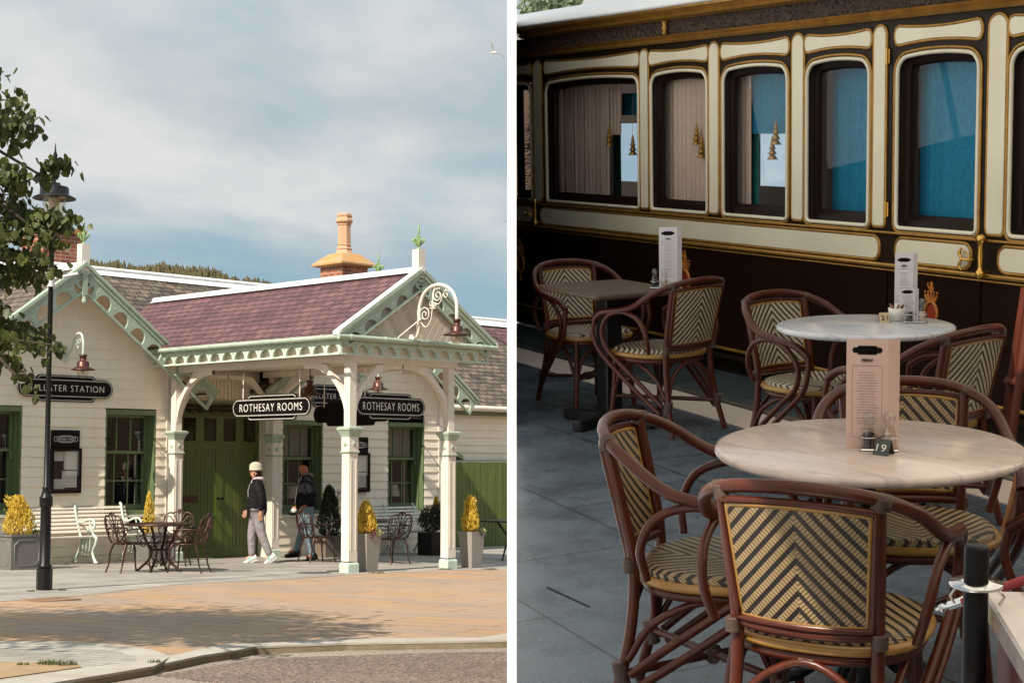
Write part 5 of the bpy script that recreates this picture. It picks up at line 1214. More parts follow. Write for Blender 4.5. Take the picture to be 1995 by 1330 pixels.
mb.build('beanie', brick('knit_cream', (.62, .60, .46), (.66, .63, .48), (.44, .42, .32), .02, .016, .003, kind='UV', bst=.6), tw)
mb = MB(); leafball(mb, (h1.x + .045, h1.y, h1.z - .05), (.055, .07, .06), 260, .05, random.Random(4), -.7, .25, .6); mb.build('hair', paint('brown_hair', (.07, .035, .02), .5), tw)
mb = MB()
for s in (-1, 1): q = h1 + sd_ * (s * .034) + fd * .094 + Vector((0, 0, .008)); mb.tube([q + sd_ * (.022 * math.cos(k * .6283)) + Vector((0, 0, .018 * math.sin(k * .6283))) for k in range(10)], .0035, 5, closed=True); mb.tube([q + sd_ * (s * .022), h1 + sd_ * (s * .078) + Vector((0, 0, .0))], .003, 5)
mb.build('glasses', M['copper'], tw)
# man
Jm = {'pel': (0, 0, .93), 'wai': (-.02, 0, 1.10), 'che': (.0, 0, 1.32), 'nek': (-.02, 0, 1.50), 'hd0': (-.055, 0, 1.56), 'hd1': (-.065, 0, 1.635), 'hd2': (-.055, 0, 1.695), 'fdir': (-1, .1, 0),
      'shL': (.01, .18, 1.42), 'elL': (-.03, .25, 1.13), 'wrL': (-.20, .24, .97), 'haL': (-.25, .235, .91), 'shR': (.02, -.18, 1.42), 'elR': (.13, -.25, 1.14), 'wrR': (.0, -.20, .98), 'haR': (-.045, -.185, .94),
      'hpL': (-.01, .09, .88), 'knL': (-.08, .09, .52), 'anL': (-.20, .09, .16), 'toL': (-.33, .09, .15), 'hpR': (.01, -.09, .88), 'knR': (.05, -.09, .50), 'anR': (.12, -.09, .105), 'toR': (0, -.09, .06)}
tm, h1, fd, sd_ = build_person('bald person in black jacket and blue jeans walking, hand holding a small bundle', 597, 1092, R(-47), Jm, radii(1.22, .05), True,
    {'skin': skinr, 'trousers': paint('blue_jeans', (.10, .165, .21), .8, stain=(.30, .38, .42), sc=7, bs=11, bst=1, bd=.025), 'jacket': paint('black_bomber_jacket', (.006, .006, .008), .8, bs=8, bst=1, spec=.2, bd=.03), 'hood': paint('grey_hood', (.14, .13, .13), .8), 'shoe': M['black'], 'sole': paint('dark_sole', (.03, .02, .015), .7)})
p = FBI @ (tm.matrix_world @ Vector((-.29, .235, .84)))
t = thing('carried_bundle', 'small black and white bundle held in the hand of the bald walker', 'bag', FB, tuple(p), R(-47), local=True)
mb = MB(); mb.ball((0, 0, 0), (.085, .05, .055), 12, 8); mb.build('pouch', M['black'], t); mb = MB(); mb.ball((.03, -.01, .035), (.055, .045, .05), 10, 6); mb.build('cloth', M['paper'], t)
# ================================================================== TREE
def lime_tree():
    t = thing('lime_tree', 'lime tree whose dark leafy branches hang in from the left across the lamp post', 'tree', FWD, (-6.9, 10.6, 0))
    mb = MB(); mb.curve([(-6.9, 10.6, -.1), (-6.85, 10.6, 1.2), (-6.8, 10.6, 2.4), (-6.6, 10.8, 3.8), (-6.4, 10.9, 5.4), (-6.3, 11.0, 7.0)], [.20, .16, .14, .12, .08, .03], 10, 6)
    rng = random.Random(21); lf = MB()
    def px(u, v, d): r = ray(u, v); return CAM + r * (d / r.y)
    def leaf(p, size):
        dn = Vector((rng.gauss(0, .5), rng.gauss(0, .5), -1)).normalized(); s = (Matrix.Rotation(rng.random() * 6.28, 3, dn) @ dn.orthogonal().normalized())
        nn = dn.cross(s); L = size * rng.uniform(.8, 1.25); w_ = L * .42; c = nn * (L * .10)
        lf.add([p, p + s * w_ + dn * L * .22 + c, p + s * w_ * .85 + dn * L * .62 + c, p + dn * L, p - s * w_ * .85 + dn * L * .62 + c, p - s * w_ + dn * L * .22 + c, p + dn * L * .5 - c * .4], [(0, 1, 6), (1, 2, 6), (2, 3, 6), (3, 4, 6), (4, 5, 6), (5, 0, 6)], True)
    def twig(A, B, n, spread, size=.085):
        A, B = Vector(A), Vector(B)
        mid = (A + B) / 2 + Vector((rng.gauss(0, .04), rng.gauss(0, .06), .06)); sp = spline([A, mid, B], 5); mb.tube(sp, [.010 * (1 - i / len(sp)) + .003 for i in range(len(sp))], 5)
        for _ in range(n):
            q = sp[min(int(len(sp) * rng.random() ** .8), len(sp) - 1)]; leaf(q + Vector((rng.gauss(0, spread), rng.gauss(0, spread * 1.3), rng.gauss(0, spread * .8))), size)
    hub = Vector((-6.3, 10.9, 4.9))
    # visible sprays: (u0,v0)->(u1,v1), leaves, spread
    D = 11.6
    sprays = [((-90, 210), (8, 140), 26, .05), ((-90, 230), (45, 195), 60, .06), ((-80, 250), (55, 245), 80, .06), ((-80, 260), (35, 275), 45, .05), ((-90, 300), (8, 318), 14, .03),
              ((-80, 345), (40, 340), 50, .05), ((-80, 350), (55, 368), 45, .035), ((-60, 420), (30, 380), 55, .05), ((-60, 430), (75, 420), 75, .045), ((20, 400), (130, 335), 6, .02), ((85, 345), (138, 322), 42, .030), ((-10, 440), (110, 430), 90, .045), ((60, 440), (157, 430), 46, .028), ((-60, 470), (95, 465), 95, .045),
              ((-70, 500), (60, 505), 90, .05), ((-70, 520), (100, 520), 45, .035), ((-60, 545), (70, 540), 50, .04), ((-80, 560), (12, 545), 40, .04), ((-80, 610), (15, 600), 16, .03), ((-80, 640), (55, 640), 70, .04), ((-80, 660), (80, 650), 45, .035), ((-60, 690), (108, 672), 65, .035), ((-80, 690), (25, 700), 50, .04), ((-20, 700), (52, 722), 20, .025), ((30, 730), (70, 765), 9, .02)]
    for a, b, n, sp_ in sprays:
        d0 = D + rng.uniform(-.5, .5); twig(px(a[0], a[1], d0), px(b[0], b[1], d0 + rng.uniform(-.3, .3)), int(n * 1.5), sp_ * 1.2, .070)
        mb.curve([hub + Vector((0, 0, rng.uniform(-1, 1))), (hub + px(a[0], a[1], d0)) / 2 + Vector((0, 0, .2)), px(a[0], a[1], d0)], [.03, .02, .010], 5, 5)
    # rest of the crown, outside the picture, which throws the shade on the paving
    for k in range(88):
        while True:
            c = Vector((rng.uniform(-1, 1), rng.uniform(-1, 1), rng.uniform(-1, 1)))
            if c.length < 1: break
        c = Vector((-7.3 + c.x * 2.0, 10.0 + c.y * 1.9, 6.0 + c.z * 1.2))
        u = CX + F * c.x / c.y
        if u > -60 and c.z - 1.7 < c.y * .33: c.x -= 1.2
        if c.x / c.y > -.36 and c.z < 1.7 + c.y * .34: continue
        mb.curve([hub, (hub + c) / 2 + Vector((0, 0, .25)), c], [.05, .03, .012], 5, 5)
        for _ in range(125): leaf(c + Vector((rng.gauss(0, .38), rng.gauss(0, .38), rng.gauss(0, .30))), .10)
    mb.build('trunk', M['bark'], t); lf.build('crown', M['leaf'], t)
lime_tree()

# ================================================================== RIGHT: THE PLATFORM HALL
def XL(y, z=0): return (-.006 - FR.translation.x - RY.x * y - RZ.x * z) / RX.x      # where the added divider stands
def floorsheet(name, y0, y1, mat, z, x1=6.0, kind=True):
    mb = MB(); mb.add([(XL(y0), y0, z), (x1, y0, z), (x1, y1, z), (XL(y1), y1, z), (XL(y0), y0, z - .05), (x1, y0, z - .05), (x1, y1, z - .05), (XL(y1), y1, z - .05)], [(0, 1, 2, 3), (7, 6, 5, 4), (0, 4, 5, 1), (1, 5, 6, 2), (2, 6, 7, 3), (3, 7, 4, 0)])
    return struct(mb.build(name, mat, frame=FR))
def floormat():
    m, N, L, P = newmat('dark_stone_floor'); v = coords(N, L)
    n = noise(N, L, v, 3.5, 6, .6); n2 = noise(N, L, v, 120, 3)
    col = mixc(N, L, (.066, .088, .112), (.112, .144, .178), ramp(N, L, n, ((.35, 0), (.7, 1)))); b_ = N.new('ShaderNodeTexBrick'); b_.inputs['Scale'].default_value = 1; b_.inputs['Brick Width'].default_value = 1.3; b_.inputs['Row Height'].default_value = .75; b_.inputs['Mortar Size'].default_value = .006; L.new(v, b_.inputs['Vector'])
    col = mixc(N, L, col, (.02, .02, .02), math_(N, L, 'MULTIPLY', b_.outputs[1], .95))
    col = mixc(N, L, col, ramp(N, L, noise(N, L, v, 16, 6, .7), ((.35, .78), (.62, 1.06))), 1, 'MULTIPLY')
    L.new(col, P.inputs['Base Color'])
    L.new(ramp(N, L, n, ((.3, .20), (.75, .36))), P.inputs['Roughness']); P.inputs['Specular IOR Level'].default_value = .9
    bump(N, L, math_(N, L, 'ADD', n2, math_(N, L, 'MULTIPLY', n, .6)), P, .28, .003); return m
M['floor'] = floormat()
floorsheet('floor', -1.2, 4.612, M['floor'], 0)
floorsheet('floor_edging', 4.612, 4.92, paint('beige_edging', (.66, .54, .46), .5, var=.06, sc=3), .004)
gm, N_, L_, P_ = newmat('glass_floor'); v_ = coords(N_, L_)
L_.new(mixc(N_, L_, (.10, .13, .135), (.19, .24, .25), noise(N_, L_, v_, 1.2, 3)), P_.inputs['Base Color']); P_.inputs['Roughness'].default_value = .07; P_.inputs['Specular IOR Level'].default_value = .9; P_.inputs['Coat Weight'].default_value = 1
bump(N_, L_, noise(N_, L_, v_, 1.6, 2), P_, .5, .02)
floorsheet('glass_floor', 4.92, 8.3, gm, -.01)
# floor hatch with brass slots
p = GF(1090, 1160)
mb = MB()
for (a, b, c, d) in (((1030, 1130), (1100, 1115)),) and (): pass
for (u0, v0, u1, v1) in ((1066, 1144, 1148, 1182), (1216, 1098, 1250, 1120), (1225, 1112, 1250, 1130)):
    A, B = GF(u0, v0), GF(u1, v1); mb.tube([(A.x, A.y, .001), (B.x, B.y, .001)], .004, 4)
struct(mb.build('floor_hatch_edge', M['iron_blk'], frame=FR))
# made-up divider between the two places: its near end draws the white middle strip
t = thing('view_divider', 'tall thin white divider added between the sunny yard and the cafe hall, seen end on', 'wall', FWD, (0, 3, 0))
mb = MB(); mb.box(-.0090, 3.0, -1.5, .0082, 3.06, 8.2); mb.build('end_post', paint('divider_white', (.90, .90, .89), .6, var=.02), t)
mb = MB(); mb.box(.0045, 8.6, -1.5, .0090, 15.5, 3.5); mb.box(.0045, 10.6, 3.5, .0090, 14.2, 5.2); mb.build('reflection_lining', paint('brown_boarding', (.10, .065, .045), .75, stain=(.07, .045, .035), sc=2, spec=.2), t)  # dark boarding added so the carriage side mirrors less brightness
sm_, N_, L_, P_ = newmat('side_light_diffuser'); o_ = [n for n in N_ if n.type == 'OUTPUT_MATERIAL'][0]
tl = N_.new('ShaderNodeBsdfTranslucent'); tl.inputs[0].default_value = (.90, .94, .97, 1); mx_ = N_.new('ShaderNodeMixShader'); mx_.inputs[0].default_value = .95; P_.inputs['Base Color'].default_value = (.8, .8, .8, 1)
L_.new(P_.outputs[0], mx_.inputs[1]); L_.new(tl.outputs[0], mx_.inputs[2]); L_.new(mx_.outputs[0], o_.inputs[0])
mb = MB(); mb.add([(0, 3.06, -1.5), (0, 15.6, -1.5), (0, 15.6, 8.2), (0, 3.06, 8.2)], [(0, 1, 2, 3)]); mb.build('light_diffuser', sm_, t)  # frosted sheet added to glow with sunlight and light the hall
mb = MB()
for k in range(12): mb.box(-.004, 4.1 + k, -1.5, .004, 4.14 + k, 8.2)
for k in range(6): mb.box(-.0042, 3.06, k * 1.5, .0042, 15.6, k * 1.5 + .04)
mb.build('diffuser_bar', M['creamw'], t)
t = thing('blocking_wall', 'brown boarded wall added outside the view to block light behind the cafe tables', 'wall', FWD, (5, -5, 0))
mb = MB(); mb.box(-.6, -6.1, -1, 8, -6.0, 3.7); mb.box(8.0, -6.1, -1, 8.1, 6, 4.5); mb.build('boarding', paint('hall_boarding', (.16, .10, .07), .7, stain=(.1, .07, .05)), t)  # unseen walls put in to keep light off the near chair backs
# unseen canopy added to block the sun and soften it over the tables
fm, N_, L_, P_ = newmat('light_diffuser'); o_ = [n for n in N_ if n.type == 'OUTPUT_MATERIAL'][0]
tl = N_.new('ShaderNodeBsdfTranslucent'); tl.inputs[0].default_value = (.74, .69, .61, 1); mx_ = N_.new('ShaderNodeMixShader'); mx_.inputs[0].default_value = .95; P_.inputs['Base Color'].default_value = (.8, .8, .8, 1)
L_.new(P_.outputs[0], mx_.inputs[1]); L_.new(tl.outputs[0], mx_.inputs[2]); L_.new(mx_.outputs[0], o_.inputs[0])
t = thing('sun_diffuser', 'frosted canopy added out of the frame above to block and soften the sun', 'canopy', FWD, (2, 0, 3.7))
mb = MB(); mb.add([(-.6, -6, 3.7), (8, -6, 3.7), (8, 4.2, 3.7), (-.6, 4.2, 3.7)], [(0, 1, 2, 3)]); mb.add([(1.35, 4.2, 4.5), (8, 4.2, 4.5), (8, 9, 4.5), (1.35, 9, 4.5)], [(0, 1, 2, 3)]); mb.build('diffuser_pane', fm, t)
mb = MB()
for k in range(9): mb.box(-.6 + k * 1.05, -6, 3.71, -.54 + k * 1.05, 4.2, 3.8)
mb.box(-.6, 4.14, 3.6, 8, 4.2, 3.81); mb.box(1.35, 8.94, 4.45, 8, 9.0, 4.6); mb.box(7.7, -5.9, -.2, 7.85, -5.75, 3.7); mb.box(7.7, 8.7, -.2, 7.85, 8.85, 4.5); mb.box(-.5, -5.9, -.2, -.35, -5.75, 3.7); mb.build('frame', M['creamw'], t)
# ---------------------------------------------------------------- carriage
XA, XB = XL(YCAR - .02, 1.3) + .02, -4.4
XC = XL(YCAR - .13, 2.4) + .02
car = thing('railway_carriage', 'old railway carriage in claret and cream with gold lining, standing behind the cafe tables', 'railway carriage', FR, (-8, YCAR, 0))
Y0 = YCAR
def rrect(x0, z0, x1, z1, r, rise=0.0, n=5, rt=None):
    """rounded rectangle, counter-clockwise; the top edge may be cambered by rise"""
    out = []; rt = rt or r; xc, hw = (x0 + x1) / 2, (x1 - x0) / 2
    def top(x): return rise * (1 - ((x - xc) / hw) ** 2)
    for cx, cz, a0, rr in ((x1 - r, z0 + r, -90, r), (x1 - rt, z1 - rt, 0, rt)):
        for k in range(n + 1): q = R(a0 + 90 * k / n); out.append((cx + rr * math.cos(q), cz + rr * math.sin(q)))
    m = 8
    for k in range(1, m): x = x1 - rt - (x1 - x0 - 2 * rt) * k / m; out.append((x, z1))
    for cx, cz, a0, rr in ((x0 + rt, z1 - rt, 90, rt), (x0 + r, z0 + r, 180, r)):
        for k in range(n + 1): q = R(a0 + 90 * k / n); out.append((cx + rr * math.cos(q), cz + rr * math.sin(q)))
    return [(x, z + (top(x) if z > (z0 + z1) / 2 else 0)) for x, z in out]
def holeplate(mb, x0, x1, z0, z1, hx0, hz0, hx1, hz1, r, rise, rt, y):
    H = rrect(hx0, hz0, hx1, hz1, r, rise, rt=rt); out = []; N_c = 6
    idx = 0; n = 5
    for i, (x, z) in enumerate(H):
        if i < n + 1: out.append((x, z0) if i == 0 else ((x1, z) if i == n else (x1, z0)))
        elif i < 2 * (n + 1): j = i - n - 1; out.append((x1, z) if j == 0 else ((x, z1) if j == n else (x1, z1)))
        elif i < 2 * (n + 1) + 7: out.append((x, z1))
        elif i < 3 * (n + 1) + 7: j = i - 2 * (n + 1) - 7; out.append((x, z1) if j == 0 else ((x0, z) if j == n else (x0, z1)))
        else: j = i - 3 * (n + 1) - 7; out.append((x0, z) if j == 0 else ((x, z0) if j == n else (x0, z0)))
    m = len(H)
    mb.add([(x, y, z) for x, z in H] + [(x, y, z) for x, z in out], [(i, i + m, (i + 1) % m + m, (i + 1) % m) for i in range(m)])
    mb.loft([[(x, y, z) for x, z in H], [(x, y + .05, z) for x, z in H]], caps=False, smooth=True)
    return H
def ring(mb, A, B, ya, yb): mb.loft([[(x, ya, z) for x, z in A], [(x, yb, z) for x, z in B]], caps=False, smooth=False)
def inset(P, d):
    n = len(P); out = []
    for i in range(n):
        a, b = Vector((*P[i - 1], 0)), Vector((*P[(i + 1) % n], 0)); t_ = (b - a).normalized(); out.append((P[i][0] - t_.y * d, P[i][1] + t_.x * d))
    return out
WZ0, WZ1 = 1.015, 1.915
wins = [(-12.1, -11.375, .74), (-11.11, -9.68, .99), (-9.51, -8.80, .99), (-8.61, -7.915, .99), (-7.72, -7.145, .99), (-6.905, -6.275, .99), (-6.045, -5.42, .99), (-5.2, -4.6, .99)]
strips = [(-11.315, -11.19), (-9.648, -9.545), (-8.766, -8.66), (-7.86, -7.75), (-7.10, -7.0), (-6.20, -6.078), (-5.38, -5.26)]
edges = [XA, -11.25, -9.60, -8.71, -7.805, -7.05, -6.14, -5.32, XB]
body = MB(); frm, rev, gold, lip, crm = MB(), MB(), MB(), MB(), MB(); wobj = []
for i, (a, b, _) in enumerate(wins):
    x0, x1 = edges[i], edges[i + 1]
    if i == 0:                                                    # window cut by the partition: straight left side
        body.box(XA, Y0, .955, x1, Y0 + .04, WZ0); body.box(XA, Y0, WZ1 + .02, x1, Y0 + .04, 2.13); body.box(b, Y0, WZ0, x1, Y0 + .04, WZ1 + .02)
        H = rrect(XA - .4, WZ0, b, WZ1, .03, .02, rt=.07); H = [(max(x, XA + .005), z) for x, z in H]
    else: H = holeplate(body, x0, x1, .955, 2.13, a, WZ0, b, WZ1, .03, .025, .075, Y0)
    wf = MB(); G1 = inset(H, .055); G1 = [(x, z + (.015 if z < 1.3 else 0)) for x, z in G1]
    ring(wf, H, inset(H, .012), Y0 + .02, Y0 + .035); ring(wf, inset(H, .012), inset(H, .045), Y0 + .035, Y0 + .045); ring(wf, inset(H, .045), G1, Y0 + .045, Y0 + .065)
    wo = wf.build('window', M['mahw'], car); OFF[wo.name] = OFF[car.name]
    g = MB(); g.add([(x, Y0 + .062, z) for x, z in G1], [tuple(reversed(range(len(G1))))]); g.build('pane', M['glassc'], wo); wobj.append(wo)
    lip.tube([(x, Y0 - .002, z) for x, z in H], .012, 6, closed=True)
    gold.tube([(x, Y0 - .004, z) for x, z in inset(H, -.022)], .008, 6, closed=True)
    # cambered panel over the window
    pa, pb = max(a - .02, XA + .02), b + .02; n = 10
    T = []; xc = (pa + pb) / 2; hw = (pb - pa) / 2; er = .035
    for k in range(n + 1): x = pa + er + (pb - pa - 2 * er) * k / n; f_ = ((x - xc) / hw) ** 2; T.append((x, 1.985 + .022 * (1 - f_)))
    for k in range(1, 5): q = R(-90 + 180 * k / 5); T.append((pb - er + er * math.cos(q), 2.035 + .05 * math.sin(q)))
    for k in range(n + 1): x = pb - er - (pb - pa - 2 * er) * k / n; f_ = ((x - xc) / hw) ** 2; T.append((x, 2.085 - .018 * (1 - f_)))
    for k in range(1, 5): q = R(90 + 180 * k / 5); T.append((pa + er + er * math.cos(q), 2.035 + .05 * math.sin(q)))
    crm.loft([[(x, Y0 - .001, z) for x, z in T], [(x, Y0 - .010, z) for x, z in inset(T, .004)]], smooth=False); gold.tube([(x, Y0 - .003, z) for x, z in inset(T, -.006)], .0085, 6, closed=True)
for (a, b) in strips:
    T = stadium(a, 1.0, b, 2.095, (b - a) / 2 - .002); zz = [(x, max(z, 1.02)) for x, z in T]
    crm.loft([[(x, Y0 - .001, z) for x, z in zz], [(x, Y0 - .010, z) for x, z in inset(zz, .003)]], smooth=False); gold.tube([(x, Y0 - .003, z) for x, z in inset(zz, -.006)], .0085, 6, closed=True)
for (a, b) in ((XA, -11.375), (-11.225, -7.045), (-6.895, -6.31), (-6.10, -4.5)):
    T = stadium(a, .838, b, .957, .05)
    crm.loft([[(x, Y0 - .001, z) for x, z in T], [(x, Y0 - .010, z) for x, z in inset(T, .003)]], smooth=False); gold.tube([(x, Y0 - .003, z) for x, z in inset(T, -.007)], .0095, 6, closed=True)
body.box(XA, Y0 + .0, .80, XB, Y0 + .04, .9549)
body.build('side_framing', M['cdark'], car); crm.build('cream_panel', M['ccream'], car); lip.build('window_bead', M['ccream'], car)
gold.tube([(XA, Y0 - .006, .985), (XB, Y0 - .006, .985)], .008, 6); gold.tube([(XA, Y0 - .012, .808), (XB, Y0 - .012, .808)], .013, 8); gold.tube([(XA, Y0 - .012, .783), (XB, Y0 - .012, .783)], .006, 6); gold.tube([(XA, Y0 - .012, .155), (XB, Y0 - .012, .155)], .012, 8)
gold.build('gold_moulding', M['gold'], car)
XLO = XL(Y0, .15) + .01
mb = MB(); mb.box(XLO, Y0 - .006, .15, -11.30, Y0 + .04, .80); mb.box(-11.285, Y0 - .006, .15, -6.975, Y0 + .04, .80); mb.box(-6.96, Y0 - .006, .15, -6.235, Y0 + .04, .80); mb.box(-6.22, Y0 - .006, .15, XB, Y0 + .04, .80); mb.build('lower_panel', M['claret'], car)
mb = MB(); mb.box(XLO, Y0 + .02, .0, XB, Y0 + .1, .15); mb.box(XLO + .1, Y0 - .05, .10, XB, Y0 + .02, .125); mb.build('step_board', M['cdark'], car)
mb = MB(); mb.box(-6.968, Y0 - .001, .955, -6.957, Y0 + .003, 2.1); mb.box(-6.238, Y0 - .001, .955, -6.227, Y0 + .003, 2.1); mb.build('door_seam', M['black'], car)
XD = XL(Y0 - .06, 2.18) + .015
mb = MB(); mb.prism([(Y0 - .03, 2.125), (Y0 - .045, 2.14), (Y0 - .03, 2.155), (Y0 - .06, 2.172), (Y0 + .02, 2.172), (Y0 + .02, 2.125)], 'x', XD, XB)
mb.prism([(Y0 - .05, 2.270), (Y0 - .085, 2.285), (Y0 - .07, 2.305), (Y0 - .12, 2.33), (Y0 - .12, 2.345), (Y0 + .02, 2.345), (Y0 + .02, 2.270)], 'x', XC, XB); mb.build('cornice_moulding', M['gold'], car)
cm_, N_, L_, P_ = newmat('carved_frieze'); v_ = coords(N_, L_, 'Object', (1, 1, 1.6)); P_.inputs['Roughness'].default_value = .4
vo = N_.new('ShaderNodeTexVoronoi'); vo.inputs['Scale'].default_value = 34; L_.new(v_, vo.inputs['Vector']); h_ = math_(N_, L_, 'ADD', vo.outputs['Distance'], noise(N_, L_, v_, 45, 3))
L_.new(ramp(N_, L_, h_, ((.5, (.012, .008, .006)), (1, (.085, .055, .04)))), P_.inputs['Base Color']); bump(N_, L_, h_, P_, 1, .03)
mb = MB(); mb.box(XL(Y0 - .03, 2.28) + .015, Y0 - .03, 2.172, XB, Y0 + .02, 2.27); mb.build('carved_frieze', cm_, car)
for x in (-9.24, -6.3):
    mb = MB(); mb.lathe([(.012, -.045), (.022, -.04), (.014, -.02), (.026, .0), (.016, .015), (.024, .035), (.03, .045)], (x, Y0 - .05, 2.222), 10); mb.build('bracket', M['gold'], car)
mb = MB(); mb.loft([[(max(x, XL(y_, z_) + .02), y_, z_) for _, y_, z_ in [(x, Y0 - .13, 2.345), (x, Y0 - .13, 2.365), (x, Y0 + .05, 2.44), (x, Y0 + .25, 2.50), (x, Y0 + .6, 2.56), (x, Y0 + 1.2, 2.60), (x, Y0 + 2.0, 2.56), (x, Y0 + 2.35, 2.44), (x, Y0 + 2.35, 2.345)]] for x in (-99, XB)], smooth=True); rf = mb.build('roof', M['croof'], car)
mb = MB()
for x in (-11.0, -8.9): mb.loft([[(x - .5, Y0 + .5, 2.5), (x + .6, Y0 + .5, 2.5), (x + .6, Y0 + 1.6, 2.5), (x - .5, Y0 + 1.6, 2.5)], [(x - .4, Y0 + .55, 2.68), (x + .5, Y0 + .55, 2.68), (x + .5, Y0 + 1.5, 2.68), (x - .4, Y0 + 1.5, 2.68)], [(x - .25, Y0 + .7, 2.74), (x + .35, Y0 + .7, 2.74), (x + .35, Y0 + 1.4, 2.74), (x - .25, Y0 + 1.4, 2.74)]], smooth=True)
mb.build('roof_ventilator', M['croof'], rf)
# interior: floor, far side with open windows, ceiling
mb = MB(); YB_ = Y0 + 2.3; XF = XL(YB_, 1.2) + .1; mb.loft([[(XA, Y0 + .06, z), (XB, Y0 + .06, z), (XB, YB_, z), (XF, YB_, z)] for z in (.55, .6)], smooth=False); mb.box(XB - .02, Y0 + .06, .6, XB, YB_, 2.34)
mb.box(XA, Y0 + .04, .15, XB, Y0 + .06, .8)
op = []
for (u0, v0, u1, v1) in ((1186, 240, 1262, 352), (1474, 238, 1540, 362)):
    p, q = PC(u0, v1, YB_), PC(u1, v0, YB_); op.append((p.x, q.x, min(p.z, q.z), max(p.z, q.z)))
x = XF
for (a, b, c, d) in op:
    mb.box(x, YB_, .6, a, YB_ + .04, 2.34); mb.box(a, YB_, .6, b, YB_ + .04, c); mb.box(a, YB_, d, b, YB_ + .04, 2.34); x = b
mb.box(x, YB_, .6, XB, YB_ + .04, 2.34); mb.build('saloon_lining', paint('saloon_brown', (.10, .055, .035), .5), car)
def curtain(x0, x1, z0, z1, mat, amp=.006, fq=60, y=Y0 + .13, skew=0):
    mb = MB(); n = max(6, int((x1 - x0) * fq)); mb.add([(x0 + (x1 - x0) * k / n, y + amp * math.sin(k * 1.9), z0) for k in range(n + 1)] + [(x0 + (x1 - x0) * k / n, y + amp * math.sin(k * 1.9 + .4), z1) for k in range(n + 1)], [(k, k + 1, k + n + 2, k + n + 1) for k in range(n)], True)
    return mb.build('curtain', mat, car)
teal = pleat('teal_curtain', (.02, .20, .18), (.03, .28, .25), 90)
def pcurt(u0, u1, z0, z1, mat, dy, fq=60, v=300):
    x0, x1 = PC(u0, v, Y0 + dy).x, PC(u1, v, Y0 + dy).x; return curtain(max(x0, XA + .05), x1, z0, z1, mat, fq=fq, y=Y0 + dy)
pcurt(1000, 1037, 1.0, 2.0, M['beigec'], .95)
pcurt(1066, 1186, 1.0, 2.0, M['beigec'], .14); pcurt(1186, 1212, 1.52, 2.0, M['beigec'], .15); pcurt(1194, 1209, 1.0, 2.0, teal, .5); pcurt(1212, 1246, 1.66, 1.82, M['bluec'], .3)
pcurt(1284, 1384, 1.0, 2.0, M['beigec'], .14)
pcurt(1420, 1462, 1.0, 2.0, M['beigec'], .14); pcurt(1460, 1480, 1.0, 2.0, teal, .2); pcurt(1450, 1545, 1.52, 2.0, M['bluec'], .17)
pcurt(1622, 1700, 1.0, 2.0, M['bluec'], .18, 30); pcurt(1792, 1915, 1.0, 2.0, M['bluec'], .15, 30); curtain(-6.05, -5.3, 1.0, 2.0, M['room'])
# brass work
for (u, v) in ((1733, 110), (1730, 408)):
    mb = MB(); p = PC(u, v); mb.bbox(p.x - .018, Y0 - .014, p.z - .04, p.x + .014, Y0 - .002, p.z + .04, .003); mb.tube([(p.x - .002, Y0 - .016, p.z - .045), (p.x - .002, Y0 - .016, p.z + .045)], .008, 8)
    mb.build('hinge', M['brass'], car)
def grab(u, v0, v1):
    p, q = PC(u, v0, Y0 - .05), PC(u, v1, Y0 - .05); mb = MB(); x = p.x; y = Y0 - .05
    mb.lathe([(.010, 0), (.022, .01), (.026, .03), (.014, .045), (.012, .06), (.015, (p.z - q.z) / 2), (.012, p.z - q.z - .06), (.014, p.z - q.z - .045), (.026, p.z - q.z - .03), (.022, p.z - q.z - .01), (.010, p.z - q.z)], (x, y, q.z), 12)
    for z in (q.z + .03, p.z - .03): mb.tube([(x, y, z), (x, Y0, z)], .010, 8)
    mb.build('grab_rail', M['brass'], car)
def thandle(u, v, s=1):
    p = PC(u, v, Y0 - .03); x, z = p.x, p.z; y = Y0 - .035; mb = MB()
    mb.lathe([(.026, 0), (.026, .01), (.012, .02), (.012, .03)], (x, Y0, z), 10) if False else None
    mb.tube([(x + .045, Y0 - .004, z), (x + .045, y, z), (x - .02, y, z)], .008, 8)
    mb.curve([(x - .015, y, z + .055), (x - .03, y, z + .03), (x - .015, y, z), (x - .03, y, z - .03), (x - .015, y, z - .055)], [.005, .010, .007, .010, .005], 8, 5)
    mb.curve([(x + .0, y, z + .04), (x + .03, y, z + .03), (x + .045, y, z), (x + .03, y, z - .03), (x, y, z - .04)], .005, 6, 5)
    mb.build('door_handle', M['brass'], car)
grab(1911, 457, 543); grab(1042, 386, 440); thandle(1878, 505); thandle(1026, 418)
